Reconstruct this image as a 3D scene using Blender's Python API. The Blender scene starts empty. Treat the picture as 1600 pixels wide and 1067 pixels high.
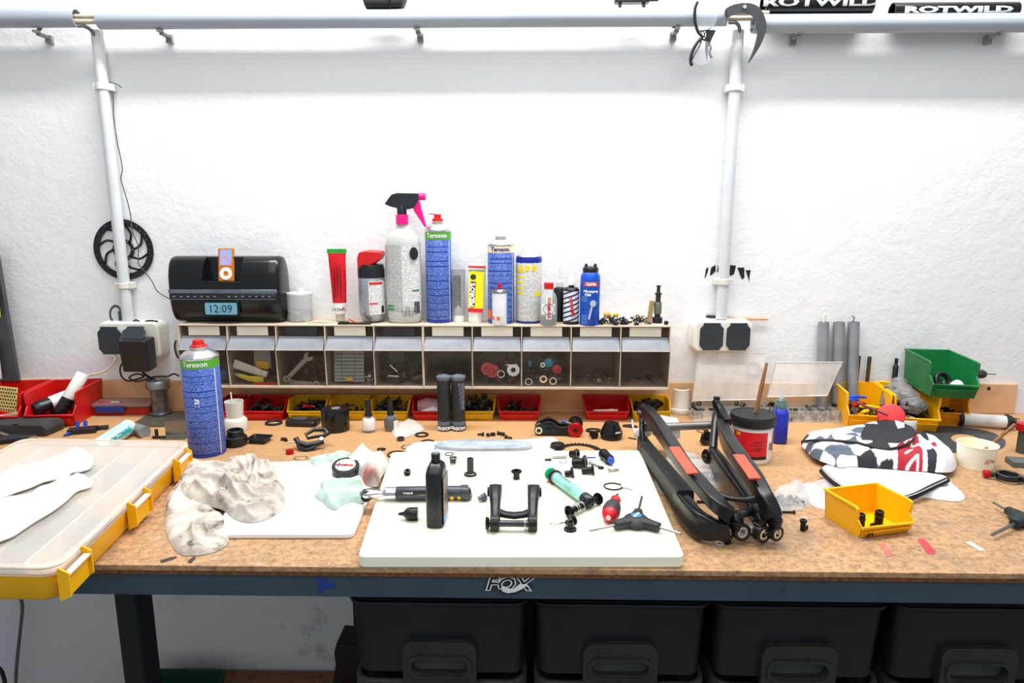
import bpy, bmesh, math, random
import numpy as np
from mathutils import Vector, Matrix, noise
PI = math.pi
R = math.radians
SC = bpy.context.scene
COL = SC.collection
# ---------------- camera, world, lights, exposure ----------------
F = 1067.0; PITCH = R(10.97); YAW = R(1.1)
BZ = 0.88                      # bench top height
CAMZ = 1.40; WY = 1.73        # camera height, wall plane
cam = bpy.data.cameras.new('camera'); camo = bpy.data.objects.new('camera', cam); COL.objects.link(camo)
cam.sensor_width = 36; cam.lens = F / 1600 * 36; cam.clip_start = 0.02
camo.location = (0, 0, CAMZ); camo.rotation_euler = (PI / 2 - PITCH, 0, YAW)
SC.camera = camo
SC.view_settings.view_transform = 'Standard'; SC.view_settings.look = 'None'
SC.view_settings.gamma = 1; SC.view_settings.use_curve_mapping = False
SC.view_settings.exposure = 0.35
SC.cycles.transparent_max_bounces = 40
w = bpy.data.worlds.new('world'); SC.world = w; w.use_nodes = True
w.node_tree.nodes['Background'].inputs[0].default_value = (0.80, 0.90, 1.0, 1)
w.node_tree.nodes['Background'].inputs[1].default_value = 0.38
def area(name, loc, tgt, sx, sy, power, col=(1, 1, 1)):
    l = bpy.data.lights.new(name, 'AREA'); l.shape = 'RECTANGLE'; l.size = sx; l.size_y = sy; l.energy = power; l.color = col
    o = bpy.data.objects.new(name, l); COL.objects.link(o); o.location = loc
    o.rotation_euler = (Vector(tgt) - Vector(loc)).to_track_quat('-Z', 'Y').to_euler(); return o
area('ceiling_lamp', (0.1, 1.37, 2.55), (0.1, 1.62, 0.9), 2.2, 0.09, 36, (1, .975, .93))
area('ceiling_lamp', (0.1, 0.15, 2.7), (0.1, 1.25, 0.9), 2.4, 1.8, 21, (1, .99, .97))

# ---------------- projection of a picture point onto a real plane ----------------
_f = Vector((-math.sin(YAW) * math.cos(PITCH), math.cos(YAW) * math.cos(PITCH), -math.sin(PITCH)))
_r = Vector((math.cos(YAW), math.sin(YAW), 0)); _u = _r.cross(_f); _c = Vector((0, 0, CAMZ))
def ray(px, py): return _f * F + _r * (px - 800) - _u * (py - 533.5)
def T(px, py, z=0.0):                       # point at height z above the bench top
    d = ray(px, py); return _c + d * ((BZ + z - CAMZ) / d.z)
def V(px, py, y):                           # point on the vertical plane Y = y
    d = ray(px, py); return _c + d * (y / d.y)
def mpp(p): return (Vector(p) - _c).dot(_f) / F     # metres per pixel at a point

# ---------------- materials ----------------
def lin(c):
    return tuple(((v / 255) / 12.92 if v / 255 <= .04045 else ((v / 255 + .055) / 1.055) ** 2.4) for v in c) + (1,)
MATS = {}
def mat(name, rgb, rough=.5, metal=0, var=.12, scale=25, bump=0, bscale=120, alpha=1, rgb2=None, emit=0, spec=None, stain=None, stscale=8, stth=.6, coat=0, attr=False, trans=0, ior=1.45):
    if name in MATS: return MATS[name]
    m = bpy.data.materials.new(name); m.use_nodes = True; MATS[name] = m
    nt = m.node_tree; N = nt.nodes; L = nt.links; b = N['Principled BSDF']
    tc = N.new('ShaderNodeTexCoord'); nz = N.new('ShaderNodeTexNoise'); nz.inputs['Scale'].default_value = scale; nz.inputs['Detail'].default_value = 5
    L.new(tc.outputs['Object'], nz.inputs['Vector'])
    mx = N.new('ShaderNodeMix'); mx.data_type = 'RGBA'
    c1 = lin(rgb); c2 = lin(rgb2) if rgb2 else tuple(max(0, v * (1 - 2.2 * var)) for v in c1[:3]) + (1,)
    mx.inputs[6].default_value = c1; mx.inputs[7].default_value = c2
    rp = N.new('ShaderNodeMapRange'); rp.inputs[1].default_value = .42; rp.inputs[2].default_value = .72
    L.new(nz.outputs[0], rp.inputs[0]); L.new(rp.outputs[0], mx.inputs[0]); out = mx.outputs[2]
    if attr:
        at = N.new('ShaderNodeAttribute'); at.attribute_name = 'Col'
        m2 = N.new('ShaderNodeMix'); m2.data_type = 'RGBA'; m2.blend_type = 'MULTIPLY'; m2.inputs[0].default_value = 1
        L.new(out, m2.inputs[6]); L.new(at.outputs['Color'], m2.inputs[7]); out = m2.outputs[2]
    if stain:
        n2 = N.new('ShaderNodeTexNoise'); n2.inputs['Scale'].default_value = stscale; n2.inputs['Detail'].default_value = 9; n2.inputs['Roughness'].default_value = .65
        L.new(tc.outputs['Object'], n2.inputs['Vector'])
        r2 = N.new('ShaderNodeMapRange'); r2.inputs[1].default_value = stth; r2.inputs[2].default_value = stth + .12
        L.new(n2.outputs[0], r2.inputs[0])
        m3 = N.new('ShaderNodeMix'); m3.data_type = 'RGBA'; m3.inputs[7].default_value = lin(stain)
        L.new(r2.outputs[0], m3.inputs[0]); L.new(out, m3.inputs[6]); out = m3.outputs[2]
    L.new(out, b.inputs['Base Color'])
    b.inputs['Roughness'].default_value = rough; b.inputs['Metallic'].default_value = metal; b.inputs['Alpha'].default_value = alpha
    b.inputs['IOR'].default_value = ior
    if spec is not None: b.inputs['Specular IOR Level'].default_value = spec
    if coat: b.inputs['Coat Weight'].default_value = coat
    if trans: b.inputs['Transmission Weight'].default_value = trans
    if emit:
        L.new(out, b.inputs['Emission Color']); b.inputs['Emission Strength'].default_value = emit
    if bump:
        n3 = N.new('ShaderNodeTexNoise'); n3.inputs['Scale'].default_value = bscale; n3.inputs['Detail'].default_value = 4
        L.new(tc.outputs['Object'], n3.inputs['Vector'])
        bp = N.new('ShaderNodeBump'); bp.inputs['Strength'].default_value = bump; bp.inputs['Distance'].default_value = .002
        L.new(n3.outputs[0], bp.inputs['Height']); L.new(bp.outputs[0], b.inputs['Normal'])
    return m
def print_mat(name, base, ink, row=.0028, dens=.5, rough=.35, cell=.0009, metal=0, alpha=1):
    """small unreadable print in rows, laid out on the UV map (metres)"""
    if name in MATS: return MATS[name]
    m = bpy.data.materials.new(name); m.use_nodes = True; MATS[name] = m
    nt = m.node_tree; N = nt.nodes; L = nt.links; b = N['Principled BSDF']
    uv = N.new('ShaderNodeUVMap'); sp = N.new('ShaderNodeSeparateXYZ'); L.new(uv.outputs[0], sp.inputs[0])
    def mth(op, a, bb=None):
        n = N.new('ShaderNodeMath'); n.operation = op
        for i, v in enumerate((a, bb)):
            if v is None: continue
            if isinstance(v, (int, float)): n.inputs[i].default_value = v
            else: L.new(v, n.inputs[i])
        return n.outputs[0]
    v = mth('DIVIDE', sp.outputs[1], row); fl = mth('FLOOR', v); fr = mth('FRACT', v)
    inrow = mth('LESS_THAN', fr, .6)
    cx = N.new('ShaderNodeCombineXYZ'); L.new(mth('DIVIDE', sp.outputs[0], cell), cx.inputs[0]); L.new(mth('MULTIPLY', fl, 7.31), cx.inputs[1]); L.new(mth('MULTIPLY', fr, 1.5), cx.inputs[2])
    nz = N.new('ShaderNodeTexNoise'); nz.inputs['Scale'].default_value = 1; nz.inputs['Detail'].default_value = 1; L.new(cx.outputs[0], nz.inputs['Vector'])
    k = mth('MULTIPLY', mth('GREATER_THAN', nz.outputs[0], 1 - dens), inrow)
    mx = N.new('ShaderNodeMix'); mx.data_type = 'RGBA'; mx.inputs[6].default_value = lin(base); mx.inputs[7].default_value = lin(ink)
    L.new(k, mx.inputs[0]); L.new(mx.outputs[2], b.inputs['Base Color'])
    b.inputs['Roughness'].default_value = rough; b.inputs['Metallic'].default_value = metal; b.inputs['Alpha'].default_value = alpha
    return m

# ---------------- geometry ----------------
def rot(ax, ay=0, az=0): return Matrix.Rotation(az, 4, 'Z') @ Matrix.Rotation(ay, 4, 'Y') @ Matrix.Rotation(ax, 4, 'X')
def tr(x, y, z): return Matrix.Translation((x, y, z))
def dirM(p, d):                             # local +Z laid along d, starting at p
    d = Vector(d); return Matrix.Translation(p) @ d.to_track_quat('Z', 'Y').to_matrix().to_4x4()
class G:
    def __init__(s): s.bm = bmesh.new(); s.uv = s.bm.loops.layers.uv.new('UVMap'); s.col = None
    def addv(s, pts, faces, M=None, uvs=None):
        vs = [s.bm.verts.new((M @ Vector(p)) if M else p) for p in pts]
        for fi, f in enumerate(faces):
            try:
                fc = s.bm.faces.new([vs[i] for i in f])
                if uvs:
                    for l, i in zip(fc.loops, f): l[s.uv].uv = uvs[i]
            except ValueError: pass
        return s
    def box(s, x, y, z, sx, sy, sz, M=None):   # centre, full size
        p = [(x + a * sx / 2, y + b * sy / 2, z + c * sz / 2) for a in (-1, 1) for b in (-1, 1) for c in (-1, 1)]
        return s.addv(p, [(0, 1, 3, 2), (4, 6, 7, 5), (0, 4, 5, 1), (2, 3, 7, 6), (0, 2, 6, 4), (1, 5, 7, 3)], M, [(q[0] + q[1], q[2]) for q in p])
    def lathe(s, prof, seg=28, M=None, sx=1, sy=1, a0=0, a1=2 * PI):
        full = abs(a1 - a0 - 2 * PI) < 1e-6; n = seg + 1
        pts = []; uv = []; fs = []
        for (r, z) in prof:
            for i in range(n):
                a = a0 + (a1 - a0) * i / seg - PI / 2
                pts.append((r * sx * math.cos(a), r * sy * math.sin(a), z)); uv.append(((a + PI / 2) * max(r, .001), z))
        for j in range(len(prof) - 1):
            for i in range(seg):
                a, b, c, d = j * n + i, j * n + i + 1, (j + 1) * n + i + 1, (j + 1) * n + i
                if prof[j][0] < 1e-7: fs.append((a, c, d))
                elif prof[j + 1][0] < 1e-7: fs.append((a, b, d))
                else: fs.append((a, b, c, d))
        return s.addv(pts, fs, M, uv)
    def cyl(s, r, h, M=None, seg=20, r2=None):
        r2 = r if r2 is None else r2
        return s.lathe([(0, 0), (r, 0), (r2, h), (0, h)], seg, M)
    def rcyl(s, r, h, M=None, seg=24, b=.001):
        return s.lathe([(0, 0), (r - b, 0), (r - b * .3, b * .3), (r, b), (r, h - b), (r - b * .3, h - b * .3), (r - b, h), (0, h)], seg, M)
    def ringp(s, ro, ri, h, M=None, seg=28):    # flat ring / pipe with wall
        return s.lathe([(ri, 0), (ro, 0), (ro, h), (ri, h), (ri, 0)], seg, M)
    def torus(s, Rr, r, M=None, seg=28, ss=8, sy=1):
        pts = []; fs = []
        for i in range(seg):
            a = 2 * PI * i / seg
            for j in range(ss):
                b = 2 * PI * j / ss; q = Rr + r * math.cos(b); pts.append((q * math.cos(a), q * sy * math.sin(a), r * math.sin(b)))
        for i in range(seg):
            for j in range(ss):
                fs.append((i * ss + j, ((i + 1) % seg) * ss + j, ((i + 1) % seg) * ss + (j + 1) % ss, i * ss + (j + 1) % ss))
        return s.addv(pts, fs, M)
    def prism(s, poly, z0, z1, M=None):
        n = len(poly); A = sum(poly[i][0] * poly[(i + 1) % n][1] - poly[(i + 1) % n][0] * poly[i][1] for i in range(n))
        if A < 0: poly = poly[::-1]
        p = [(x, y, z0) for x, y in poly] + [(x, y, z1) for x, y in poly]
        fs = [tuple(range(n - 1, -1, -1)), tuple(range(n, 2 * n))] + [(i, (i + 1) % n, n + (i + 1) % n, n + i) for i in range(n)]
        return s.addv(p, fs, M, [(q[0], q[1]) for q in p])
    def tube(s, path, r, seg=8, M=None, closed=False):
        P = [Vector(p) for p in path]; n = len(P); rr = r if isinstance(r, (list, tuple)) else [r] * n
        pts = []; fs = []; up = None
        for i in range(n):
            t = (P[(i + 1) % n] - P[i - 1]) if closed else (P[min(i + 1, n - 1)] - P[max(i - 1, 0)])
            t.normalize()
            if up is None: up = Vector((0, 0, 1)) if abs(t.z) < .9 else Vector((1, 0, 0))
            a = t.cross(up); a = a.normalized() if a.length > 1e-6 else Vector((1, 0, 0)); b = a.cross(t).normalized(); up = b
            for j in range(seg):
                th = 2 * PI * j / seg; pts.append(P[i] + a * math.cos(th) * rr[i] + b * math.sin(th) * rr[i])
        for i in range(n if closed else n - 1):
            k = (i + 1) % n
            for j in range(seg): fs.append((i * seg + j, i * seg + (j + 1) % seg, k * seg + (j + 1) % seg, k * seg + j))
        if not closed: fs += [tuple(range(seg)), tuple((n - 1) * seg + j for j in range(seg - 1, -1, -1))]
        return s.addv(pts, fs, M)
    def loft(s, secs, e=3.0, seg=20, M=None, up=(0, 0, 1), caps=True):
        """secs: (centre, half width, half height); superellipse sections swept along the centres"""
        P = [Vector(q[0]) for q in secs]; n = len(P); pts = []; fs = []
        for i in range(n):
            t = (P[min(i + 1, n - 1)] - P[max(i - 1, 0)]).normalized()
            U = Vector(secs[i][3]) if len(secs[i]) > 3 else Vector(up)
            a = t.cross(U).normalized(); b = a.cross(t).normalized()
            for j in range(seg):
                th = 2 * PI * (j + .5) / seg; c, d = math.cos(th), math.sin(th)
                pts.append(P[i] + a * secs[i][1] * math.copysign(abs(c) ** (2 / e), c) + b * secs[i][2] * math.copysign(abs(d) ** (2 / e), d))
        for i in range(n - 1):
            for j in range(seg): fs.append((i * seg + j, i * seg + (j + 1) % seg, (i + 1) * seg + (j + 1) % seg, (i + 1) * seg + j))
        if caps: fs += [tuple(range(seg - 1, -1, -1)), tuple((n - 1) * seg + j for j in range(seg))]
        return s.addv(pts, fs, M)
    def rbox(s, sx, sy, h, r=.005, M=None, seg=5, z0=0, taper=1.0):   # rounded-corner upright box, base at z0
        poly = rrect(sx, sy, r, seg); n = len(poly)
        p = [(x, y, z0) for x, y in poly] + [(x * taper, y * taper, z0 + h) for x, y in poly]
        fs = [tuple(range(n - 1, -1, -1)), tuple(range(n, 2 * n))] + [(i, (i + 1) % n, n + (i + 1) % n, n + i) for i in range(n)]
        return s.addv(p, fs, M, [(q[0], q[2]) for q in p])
    def sphere(s, r, M=None, seg=14, sx=1, sy=1, sz=1):
        k = seg // 2; return s.lathe([(r * math.sin(PI * i / k), -r * math.cos(PI * i / k) * sz) for i in range(k + 1)], seg, M, sx, sy)
    def mesh(s, me, M=None, f=None):
        vs = [tuple(v.co) for v in me.vertices]
        if f: vs = [f(*v) for v in vs]
        return s.addv(vs, [tuple(p.vertices) for p in me.polygons], M)
    def text(s, txt, size, M=None, ext=.0003, shear=0, bold=0, wrap=None, sx=1, align='CENTER'):
        cu = bpy.data.curves.new('t', 'FONT'); cu.body = txt; cu.size = size; cu.extrude = ext; cu.shear = shear; cu.offset = bold; cu.align_x = align; cu.align_y = 'CENTER'; cu.resolution_u = 2
        o = bpy.data.objects.new('t', cu); COL.objects.link(o); dg = bpy.context.evaluated_depsgraph_get(); me = bpy.data.meshes.new_from_object(o.evaluated_get(dg))
        if wrap:
            b = bmesh.new(); b.from_mesh(me); xs = [v.co.x for v in b.verts]; st = wrap * .12 / sx
            for k in range(int(min(xs) / st) - 1, int(max(xs) / st) + 2): bmesh.ops.bisect_plane(b, geom=b.verts[:] + b.edges[:] + b.faces[:], plane_co=(k * st, 0, 0), plane_no=(1, 0, 0))
            b.to_mesh(me); b.free()
        def f(x, y, z):
            x *= sx
            if wrap: a = x / wrap; rr = wrap + z; return (rr * math.sin(a), -rr * math.cos(a), y)
            return (x, -z, y)
        s.mesh(me, M, f); bpy.data.objects.remove(o); bpy.data.meshes.remove(me); return s
    def flat(s, splines, thick, M=None):        # outlines with holes, filled and extruded, centred on z=0
        cu = bpy.data.curves.new('f', 'CURVE'); cu.dimensions = '2D'; cu.fill_mode = 'BOTH'; cu.extrude = thick / 2
        for sp in splines:
            q = cu.splines.new('POLY'); q.points.add(len(sp) - 1); q.use_cyclic_u = True
            for i, (x, y) in enumerate(sp): q.points[i].co = (x, y, 0, 1)
        o = bpy.data.objects.new('f', cu); COL.objects.link(o); dg = bpy.context.evaluated_depsgraph_get(); me = bpy.data.meshes.new_from_object(o.evaluated_get(dg))
        s.mesh(me, M); bpy.data.objects.remove(o); bpy.data.meshes.remove(me); bmesh.ops.remove_doubles(s.bm, verts=s.bm.verts, dist=1e-6); return s
def rrect(sx, sy, r, seg=5):
    out = []
    for cx, cy, a in ((sx / 2 - r, sy / 2 - r, 0), (-sx / 2 + r, sy / 2 - r, PI / 2), (-sx / 2 + r, -sy / 2 + r, PI), (sx / 2 - r, -sy / 2 + r, 1.5 * PI)):
        for i in range(seg + 1): out.append((cx + r * math.cos(a + PI / 2 * i / seg), cy + r * math.sin(a + PI / 2 * i / seg)))
    return out
def circ(r, n=24, cx=0, cy=0, a0=0): return [(cx + r * math.cos(a0 + 2 * PI * i / n), cy + r * math.sin(a0 + 2 * PI * i / n)) for i in range(n)]
def smooth_path(pts, n=6, closed=False):        # Catmull-Rom
    P = [Vector(p) for p in pts]; out = []; m = len(P)
    for i in range(m if closed else m - 1):
        if closed: a, b, c, d = P[i - 1], P[i], P[(i + 1) % m], P[(i + 2) % m]
        else: a, b, c, d = P[max(i - 1, 0)], P[i], P[i + 1], P[min(i + 2, m - 1)]
        for k in range(n):
            t = k / n; out.append(.5 * ((2 * b) + (c - a) * t + (2 * a - 5 * b + 4 * c - d) * t * t + (3 * b - a - 3 * c + d) * t ** 3))
    if not closed: out.append(P[-1])
    return out
def obj(name, g, m, parent=None, loc=None, rz=0, bev=0, ang=40, smooth=True):
    if isinstance(g, G):
        bmesh.ops.recalc_face_normals(g.bm, faces=g.bm.faces)
        me = bpy.data.meshes.new(name); g.bm.to_mesh(me); g.bm.free()
    else: me = g
    if m is not None:
        for k in (m if isinstance(m, (list, tuple)) else [m]): me.materials.append(k)
    if smooth:
        me.polygons.foreach_set('use_smooth', [True] * len(me.polygons)); me.set_sharp_from_angle(angle=R(ang))
    o = bpy.data.objects.new(name, me); COL.objects.link(o)
    if loc is not None: o.location = loc
    if rz: o.rotation_euler = (0, 0, rz) if not isinstance(rz, tuple) else rz
    if parent: o.parent = parent
    if bev:
        b = o.modifiers.new('b', 'BEVEL'); b.width = bev; b.segments = 2; b.limit_method = 'ANGLE'; b.angle_limit = R(38)
    return o
def tag(o, label, cat, group=None, kind=None):
    o['label'] = label; o['category'] = cat
    if group: o['group'] = group
    if kind: o['kind'] = kind
    return o
def thing(name, label, cat, loc=(0, 0, 0), rz=0, group=None):
    o = bpy.data.objects.new(name, None); COL.objects.link(o); o.empty_display_size = .02
    o.location = loc; o.rotation_euler = rz if isinstance(rz, tuple) else (0, 0, rz)
    return tag(o, label, cat, group)
def solo(name, label, cat, g, m, loc=None, rz=0, group=None, bev=0, kind=None, ang=40):
    return tag(obj(name, g, m, None, loc, rz, bev, ang), label, cat, group, kind)
def struct(name, g, m, parent=None, bev=0):
    o = obj(name, g, m, parent, bev=bev)
    if not parent: o['kind'] = 'structure'
    return o
def cut(ga, gb):                                # boolean difference, returned as a mesh
    bmesh.ops.remove_doubles(ga.bm, verts=ga.bm.verts, dist=1e-6); bmesh.ops.remove_doubles(gb.bm, verts=gb.bm.verts, dist=1e-6)
    a = obj('a', ga, None, smooth=False); b = obj('b', gb, None, smooth=False)
    m = a.modifiers.new('x', 'BOOLEAN'); m.operation = 'DIFFERENCE'; m.object = b; m.solver = 'EXACT'
    dg = bpy.context.evaluated_depsgraph_get(); me = bpy.data.meshes.new_from_object(a.evaluated_get(dg))
    bpy.data.objects.remove(a); bpy.data.objects.remove(b); return me
# cloth and bag shapes: an outline on the bench plane, heights from a function
def sdpoly(X, Y, poly):
    d = np.full(X.shape, 1e9); ins = np.zeros(X.shape, bool); n = len(poly)
    gx = np.zeros(X.shape); gy = np.zeros(X.shape)
    for i in range(n):
        ax, ay = poly[i]; bx, by = poly[(i + 1) % n]; ex, ey = bx - ax, by - ay
        t = np.clip(((X - ax) * ex + (Y - ay) * ey) / (ex * ex + ey * ey + 1e-12), 0, 1)
        qx, qy = ax + t * ex, ay + t * ey; dd = np.hypot(X - qx, Y - qy); k = dd < d
        d = np.where(k, dd, d); gx = np.where(k, qx, gx); gy = np.where(k, qy, gy)
        c = ((ay > Y) != (by > Y)) & (X < (bx - ax) * (Y - ay) / (by - ay + 1e-12) + ax); ins ^= c
    return d, ins, gx, gy
def fb(x, y, sc, seed, n=7):
    rg = np.random.RandomState(seed); o = np.zeros(x.shape)
    for i in range(n):
        a = rg.uniform(0, 2 * PI); f = sc * rg.uniform(.6, 1.8); o += np.sin((x * math.cos(a) + y * math.sin(a)) * f + rg.uniform(0, 6.28)) / n
    return o * 1.6
def pathd(X, Y, path):
    d = np.full(X.shape, 1e9)
    for (a, b) in zip(path[:-1], path[1:]):
        ex, ey = b[0] - a[0], b[1] - a[1]; t = np.clip(((X - a[0]) * ex + (Y - a[1]) * ey) / (ex * ex + ey * ey + 1e-12), 0, 1)
        d = np.minimum(d, np.hypot(X - a[0] - t * ex, Y - a[1] - t * ey))
    return d
def cloth(name, poly, hf, res, m, parent=None, base=0.0, colf=None, holes=None, ox=None):
    """poly in world xy; returns the object with origin at poly centre on the bench top + base"""
    cx = sum(p[0] for p in poly) / len(poly); cy = sum(p[1] for p in poly) / len(poly)
    poly = [(p[0], p[1]) for p in smooth_path([(p[0], p[1], 0) for p in poly], 4, True)]
    x0 = min(p[0] for p in poly) - res; x1 = max(p[0] for p in poly) + res; y0 = min(p[1] for p in poly) - res; y1 = max(p[1] for p in poly) + res
    X, Y = np.meshgrid(np.arange(x0, x1 + res, res), np.arange(y0, y1 + res, res), indexing='ij')
    d, ins, gx, gy = sdpoly(X, Y, poly); sg = np.where(ins, d, -d)
    X2 = np.where(ins, X, gx); Y2 = np.where(ins, Y, gy); D = np.where(ins, d, 0)
    Z = hf(X2, Y2, D); ny = X.shape[1]
    idx = -np.ones(X.shape, int); pts = []; bot = {}
    cell = ins[:-1, :-1] | ins[1:, :-1] | ins[:-1, 1:] | ins[1:, 1:]
    near = sg > -1.6 * res
    cell &= near[:-1, :-1] & near[1:, :-1] & near[:-1, 1:] & near[1:, 1:]
    fs = []
    use = np.zeros(X.shape, bool); use[:-1, :-1] |= cell; use[1:, :-1] |= cell; use[:-1, 1:] |= cell; use[1:, 1:] |= cell
    ii = np.argwhere(use)
    for k, (i, j) in enumerate(ii): idx[i, j] = k; pts.append((X2[i, j] - cx, Y2[i, j] - cy, Z[i, j]))
    n = len(pts); pts += [(p[0], p[1], min(0.0, p[2])) for p in pts]
    for i, j in np.argwhere(cell):
        a, b, c, e = idx[i, j], idx[i + 1, j], idx[i + 1, j + 1], idx[i, j + 1]
        fs.append((a, b, c, e)); fs.append((n + e, n + c, n + b, n + a))
    me = bpy.data.meshes.new(name); me.from_pydata([tuple(map(float, p)) for p in pts], [], [tuple(map(int, f)) for f in fs])
    if colf:
        C = colf(X2, Y2, D, Z); ca = me.color_attributes.new('Col', 'FLOAT_COLOR', 'POINT'); arr = np.ones((len(pts), 4))
        for k, (i, j) in enumerate(ii): arr[k, :3] = C[i, j]; arr[n + k, :3] = C[i, j]
        ca.data.foreach_set('color', arr.ravel())
    bm = bmesh.new(); bm.from_mesh(me); bmesh.ops.remove_doubles(bm, verts=bm.verts, dist=res * .02); bmesh.ops.dissolve_degenerate(bm, edges=bm.edges, dist=1e-6); bm.to_mesh(me); bm.free()
    return obj(name, me, m, parent, (cx, cy, BZ + base), ang=75)
def dup(root, loc, rz=None, label=None, group=None):
    def cp(o, par):
        c = o.copy(); COL.objects.link(c); c.parent = par
        for ch in list(o.children): cp(ch, c)
        return c
    r = cp(root, None); r.location = loc
    if rz is not None: r.rotation_euler = rz if isinstance(rz, tuple) else (0, 0, rz)
    if label: r['label'] = label
    if group: r['group'] = group
    return r
rnd = random.Random(7)
def LG(px, py, z=0):  p = T(px, py, z); return p
# common materials
M_black = mat('black plastic', (27, 28, 31), .30); M_rub = mat('black rubber', (26, 27, 29), .6, bump=.2)
M_ano = mat('black anodised', (20, 21, 25), .28, .4); M_steel = mat('steel', (190, 190, 188), .28, 1, var=.1)
M_chrome = mat('chrome', (225, 225, 228), .12, 1, var=.03); M_dsteel = mat('dull steel', (130, 130, 130), .42, .9, var=.2, scale=60)
M_white = mat('white plastic', (238, 238, 234), .4, var=.03); M_red = mat('red plastic', (205, 22, 20), .4, var=.1, scale=40)
M_yel = mat('yellow plastic', (246, 186, 10), .4, var=.08, scale=30, stain=(120, 80, 20), stscale=30, stth=.72); M_green = mat('green plastic', (22, 120, 62), .42, var=.12, scale=30)
M_redan = mat('red anodised', (196, 20, 30), .25, .5); M_blue = mat('blue plastic', (25, 80, 190), .4)
M_frost = mat('frosted plastic', (222, 224, 222), .35, alpha=.55, var=.04); M_clear = mat('clear plastic', (225, 228, 228), .12, alpha=.25, var=.03)
M_bag = mat('clear film bag', (230, 232, 232), .15, alpha=.33, var=.05, bump=.6, bscale=60); M_glass = mat('clear glass', (225, 235, 232), .04, alpha=.3, var=.02)
M_wstick = mat('worn wood', (150, 100, 60), .6, rgb2=(104, 70, 42), scale=50); M_brass = mat('brass', (190, 165, 120), .4, .6)
M_ink = mat('black ink', (22, 22, 24), .5); M_inkr = mat('red ink', (206, 30, 36), .5); M_inkw = mat('white ink', (240, 240, 240), .5); M_inkg = mat('green ink', (80, 170, 40), .45)
M_paper = mat('paper label', (236, 226, 208), .7, var=.04); M_orange = mat('orange paint', (235, 82, 58), .4)
# ================= SETTING =================
def wall_material():
    m = bpy.data.materials.new('rough white plaster'); m.use_nodes = True; nt = m.node_tree; N = nt.nodes; L = nt.links; b = N['Principled BSDF']
    tc = N.new('ShaderNodeTexCoord'); b.inputs['Roughness'].default_value = .85
    def noise_(s, det, rough=.6):
        n = N.new('ShaderNodeTexNoise'); n.inputs['Scale'].default_value = s; n.inputs['Detail'].default_value = det; n.inputs['Roughness'].default_value = rough; L.new(tc.outputs['Object'], n.inputs['Vector']); return n
    n1 = noise_(2.2, 6); n2 = noise_(150, 5); n3 = noise_(28, 5); n4 = noise_(5.5, 9, .7)
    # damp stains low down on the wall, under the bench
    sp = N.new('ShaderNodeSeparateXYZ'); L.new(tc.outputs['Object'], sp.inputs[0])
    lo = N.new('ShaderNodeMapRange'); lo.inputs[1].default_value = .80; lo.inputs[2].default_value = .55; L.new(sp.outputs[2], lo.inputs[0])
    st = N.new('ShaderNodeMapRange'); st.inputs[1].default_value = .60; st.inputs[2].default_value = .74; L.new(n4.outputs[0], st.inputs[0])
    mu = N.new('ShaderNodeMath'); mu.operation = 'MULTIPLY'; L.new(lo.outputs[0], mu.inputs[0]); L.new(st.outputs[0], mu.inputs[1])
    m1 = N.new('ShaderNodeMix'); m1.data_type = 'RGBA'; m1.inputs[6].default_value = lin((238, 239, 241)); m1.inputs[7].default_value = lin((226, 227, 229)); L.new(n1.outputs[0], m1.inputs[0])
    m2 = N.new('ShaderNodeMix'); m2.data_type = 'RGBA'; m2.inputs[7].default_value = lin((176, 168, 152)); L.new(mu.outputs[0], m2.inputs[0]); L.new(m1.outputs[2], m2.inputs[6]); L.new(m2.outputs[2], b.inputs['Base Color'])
    ad = N.new('ShaderNodeMath'); ad.operation = 'MULTIPLY_ADD'; ad.inputs[1].default_value = .28; L.new(n2.outputs[0], ad.inputs[0]); L.new(n3.outputs[0], ad.inputs[2])
    bp = N.new('ShaderNodeBump'); bp.inputs['Strength'].default_value = .4; bp.inputs['Distance'].default_value = .005; L.new(ad.outputs[0], bp.inputs['Height']); L.new(bp.outputs[0], b.inputs['Normal'])
    return m
M_wall = wall_material()
struct('wall_back', G().box(0, WY + .05, 1.3, 6, .1, 2.8), M_wall)
struct('floor', G().box(0, .6, -.06, 6, 3.2, .1), mat('concrete floor', (120, 118, 114), .8, var=.2, scale=6))

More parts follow.
